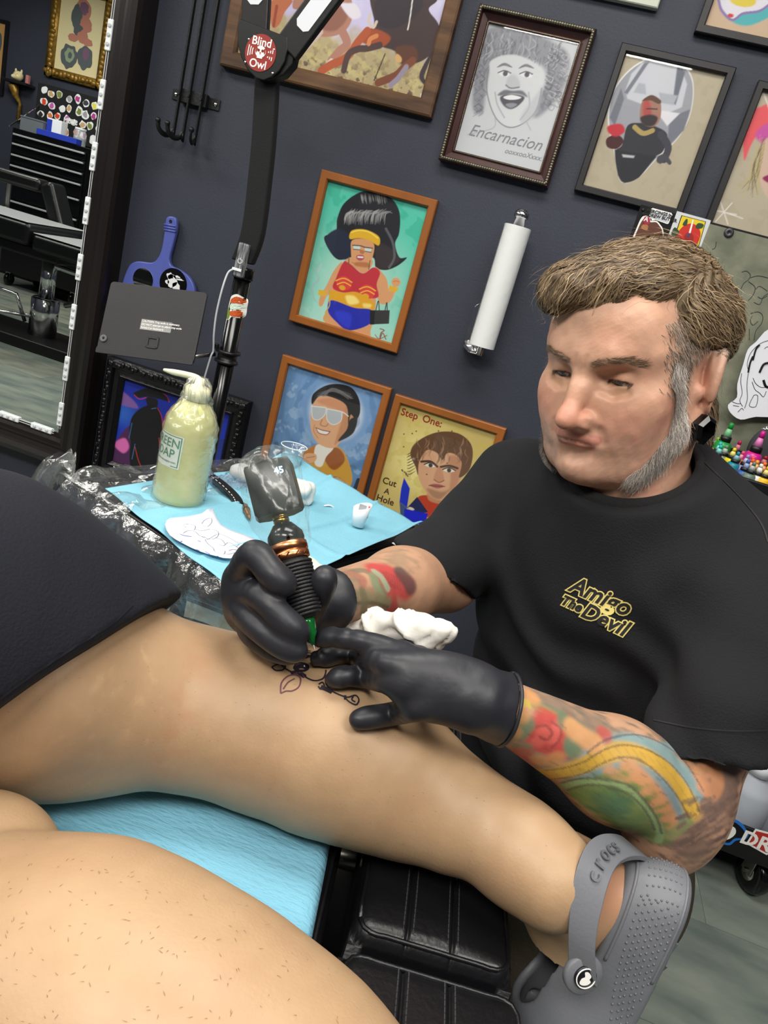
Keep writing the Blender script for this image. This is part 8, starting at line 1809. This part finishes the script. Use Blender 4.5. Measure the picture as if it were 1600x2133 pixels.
INKS = [(1526, 881, 1.78, (30, 150, 60), 1, 'large bottle of green ink with a black collar'), (1592, 898, 1.70, (200, 30, 140), 1, 'large bottle of magenta ink with a black collar'), (1473, 921, 1.79, (86, 72, 170), 0, 'small bottle of violet ink nearest the artist\'s neck'), (1498, 911, 1.80, (140, 200, 60), 0, 'small bottle of lime ink at the back'), (1503, 921, 1.75, (60, 190, 200), 0, 'small bottle of cyan ink'), (1511, 911, 1.80, (30, 120, 70), 0, 'small bottle of dark green ink at the back'), (1498, 940, 1.70, (30, 180, 160), 0, 'small bottle of turquoise ink by the shoulder'), (1511, 938, 1.735, (110, 140, 120), 0, 'small bottle of grey-green ink'), (1527, 945, 1.725, (226, 210, 30), 0, 'small bottle of bright yellow ink'), (1543, 918, 1.79, (190, 30, 80), 0, 'small bottle of crimson ink at the back'), (1535, 953, 1.675, (30, 130, 150), 0, 'small bottle of teal ink'), (1546, 950, 1.715, (226, 80, 120), 0, 'small bottle of rose pink ink'), (1556, 957, 1.675, (150, 140, 190), 0, 'small bottle of lavender ink'), (1571, 951, 1.66, (230, 70, 90), 0, 'small bottle of coral ink'), (1577, 965, 1.63, (240, 160, 30), 0, 'small bottle of amber ink'), (1590, 975, 1.635, (236, 110, 30), 0, 'small bottle of orange ink near the right edge'), (1562, 976, 1.63, (236, 90, 40), 0, 'small bottle of red-orange ink'), (1597, 950, 1.745, (170, 30, 40), 0, 'small bottle of dark red ink at the right edge'), (1549, 985, 1.595, (50, 90, 160), 0, 'small bottle of blue ink in the front row'), (1561, 990, 1.585, (100, 120, 110), 0, 'small bottle of slate ink in the front row'), (1575, 995, 1.59, (226, 226, 220), 0, 'small bottle of white ink in the front row'), (1590, 1000, 1.585, (236, 186, 40), 0, 'small bottle of golden yellow ink in the front row')]
for q in INKS: ink_bottle(q[0], q[1], q[2], q[3], bool(q[4]), q[5])
# ---- cut-out drawing and pouch leaning on the lid
YC2 = 1.828; P = [onY(*q, YC2) for q in ((1604, 684), (1575, 712), (1558, 728), (1548, 760), (1536, 800), (1535, 828), (1517, 843), (1522, 860), (1543, 874), (1575, 868), (1650, 860), (1680, 760), (1650, 690))]
P2 = [tuple(q) for q in spline([(p[0], p[2]) for p in P], 3, True)]
dr = MB().prism(P2, (0, YC2, 0), (1, 0, 0), (0, 0, 1), -.0004, .0004).build('cutout_drawing', mat('white_drawing_paper', (226, 228, 236), .6)); tag(dr, 'white cut-out ink drawing propped against the cart lid', 'drawing')
b = MB()
def dl(q): return [(lambda p: (p[0], YC2-.0008, p[2]))(onY(1480+x*.197, 480+y*.197, YC2)) for x, y in q]
for q in ([(330, 1510), (320, 1600), (335, 1720), (310, 1800), (340, 1860)], [(400, 1510), (385, 1640), (390, 1780), (360, 1880)], [(230, 1810), (280, 1830), (320, 1830)], [(240, 1850), (300, 1860)], [(290, 1920), (330, 1880), (350, 1900)], [(400, 1480), (390, 1400), (430, 1290), (520, 1200), (620, 1160)], [(450, 1560), (480, 1620), (540, 1660), (600, 1650)], [(440, 1600), (470, 1680), (520, 1720), (560, 1760), (590, 1700)], [(460, 1740), (500, 1750), (480, 1860), (410, 1850), (460, 1740)], [(570, 1250), (600, 1230), (640, 1240)]): b.tube(spline(dl(q), 4), .0006, 5)
for q, r_ in (([(450, 1370), (480, 1260), (520, 1210)], .0022), ([(400, 1500), (420, 1400), (450, 1330)], .0022), ([(520, 1500), (560, 1420), (610, 1400)], .0028), ([(560, 1580), (580, 1640), (610, 1660)], .0026)): b.tube(spline(dl(q), 4), r_, 5)
tag(b.build('ink_lines', M_black, dr), kind='stuff')
p = onY(1590, 915, 1.80); t = thing('pouch', 'dark pouch with a white honeycomb print behind the ink bottles', 'pouch', (p[0]+.03, 1.80, .8815))
g = Sdf((p[0]-.06, 1.772, .875), (p[0]+.14, 1.832, 1.03), .004); g.ell((p[0]+.04, 1.80, .945), (.065, .020, .065), .01); g.plane((0, 0, .8815), (0, 0, -1), .003); V, Fq = g.mesh(1); bo = link_mesh('body', np_mesh('body', V, Fq), mat('dark_grey_cloth', (52, 52, 56), .8), t, True); bvp = bvh_of(bo)
hx = []
for i in range(5):
    for j in range(5):
        cx, cy = 1580+i*7+(j % 2)*3.5, 866+j*6.2; hx.append([(cx+3.6*cos(a_), cy+3.6*sin(a_)) for a_ in np.linspace(pi/6, 2*pi+pi/6, 7)])
ink(hx, MW, .0016, bo, bvp, None, .0008, 'honeycomb_print')
# ---- bottles on the bottom tray
M_milk = mat('frosted_bottle', (196, 202, 212), .35, trans=.35, ior=1.2)
for (x, y, r_, h, lab) in ((.70, 1.63, .055, .17, 'frosted squeeze bottle at the front of the cart\'s lower tray'), (.635, 1.745, .048, .17, 'frosted bottle standing behind the squeeze bottle on the lower tray'), (.80, 1.69, .05, .16, 'frosted bottle at the right end of the lower tray')):
    o = (x, y, zb0+.013); t = thing('frosted_bottle', lab, 'bottle', o, group='frosted bottles on the lower tray')
    b = MB(); b.lathe([(r_*.92, 0), (r_, .006), (r_, h*.68), (r_*.9, h*.76), (r_*.45, h*.86), (r_*.36, h*.88), (r_*.36, h*.93)], o, n=32); b.build('body', M_milk, t, True); b = MB(); b.lathe([(r_*.44, h*.92), (r_*.44, h*1.06), (r_*.3, h*1.10), (r_*.12, h*1.12), (r_*.09, h*1.3)], o, n=24); b.build('cap', mat('milky_cap', (214, 218, 224), .4), t, True)
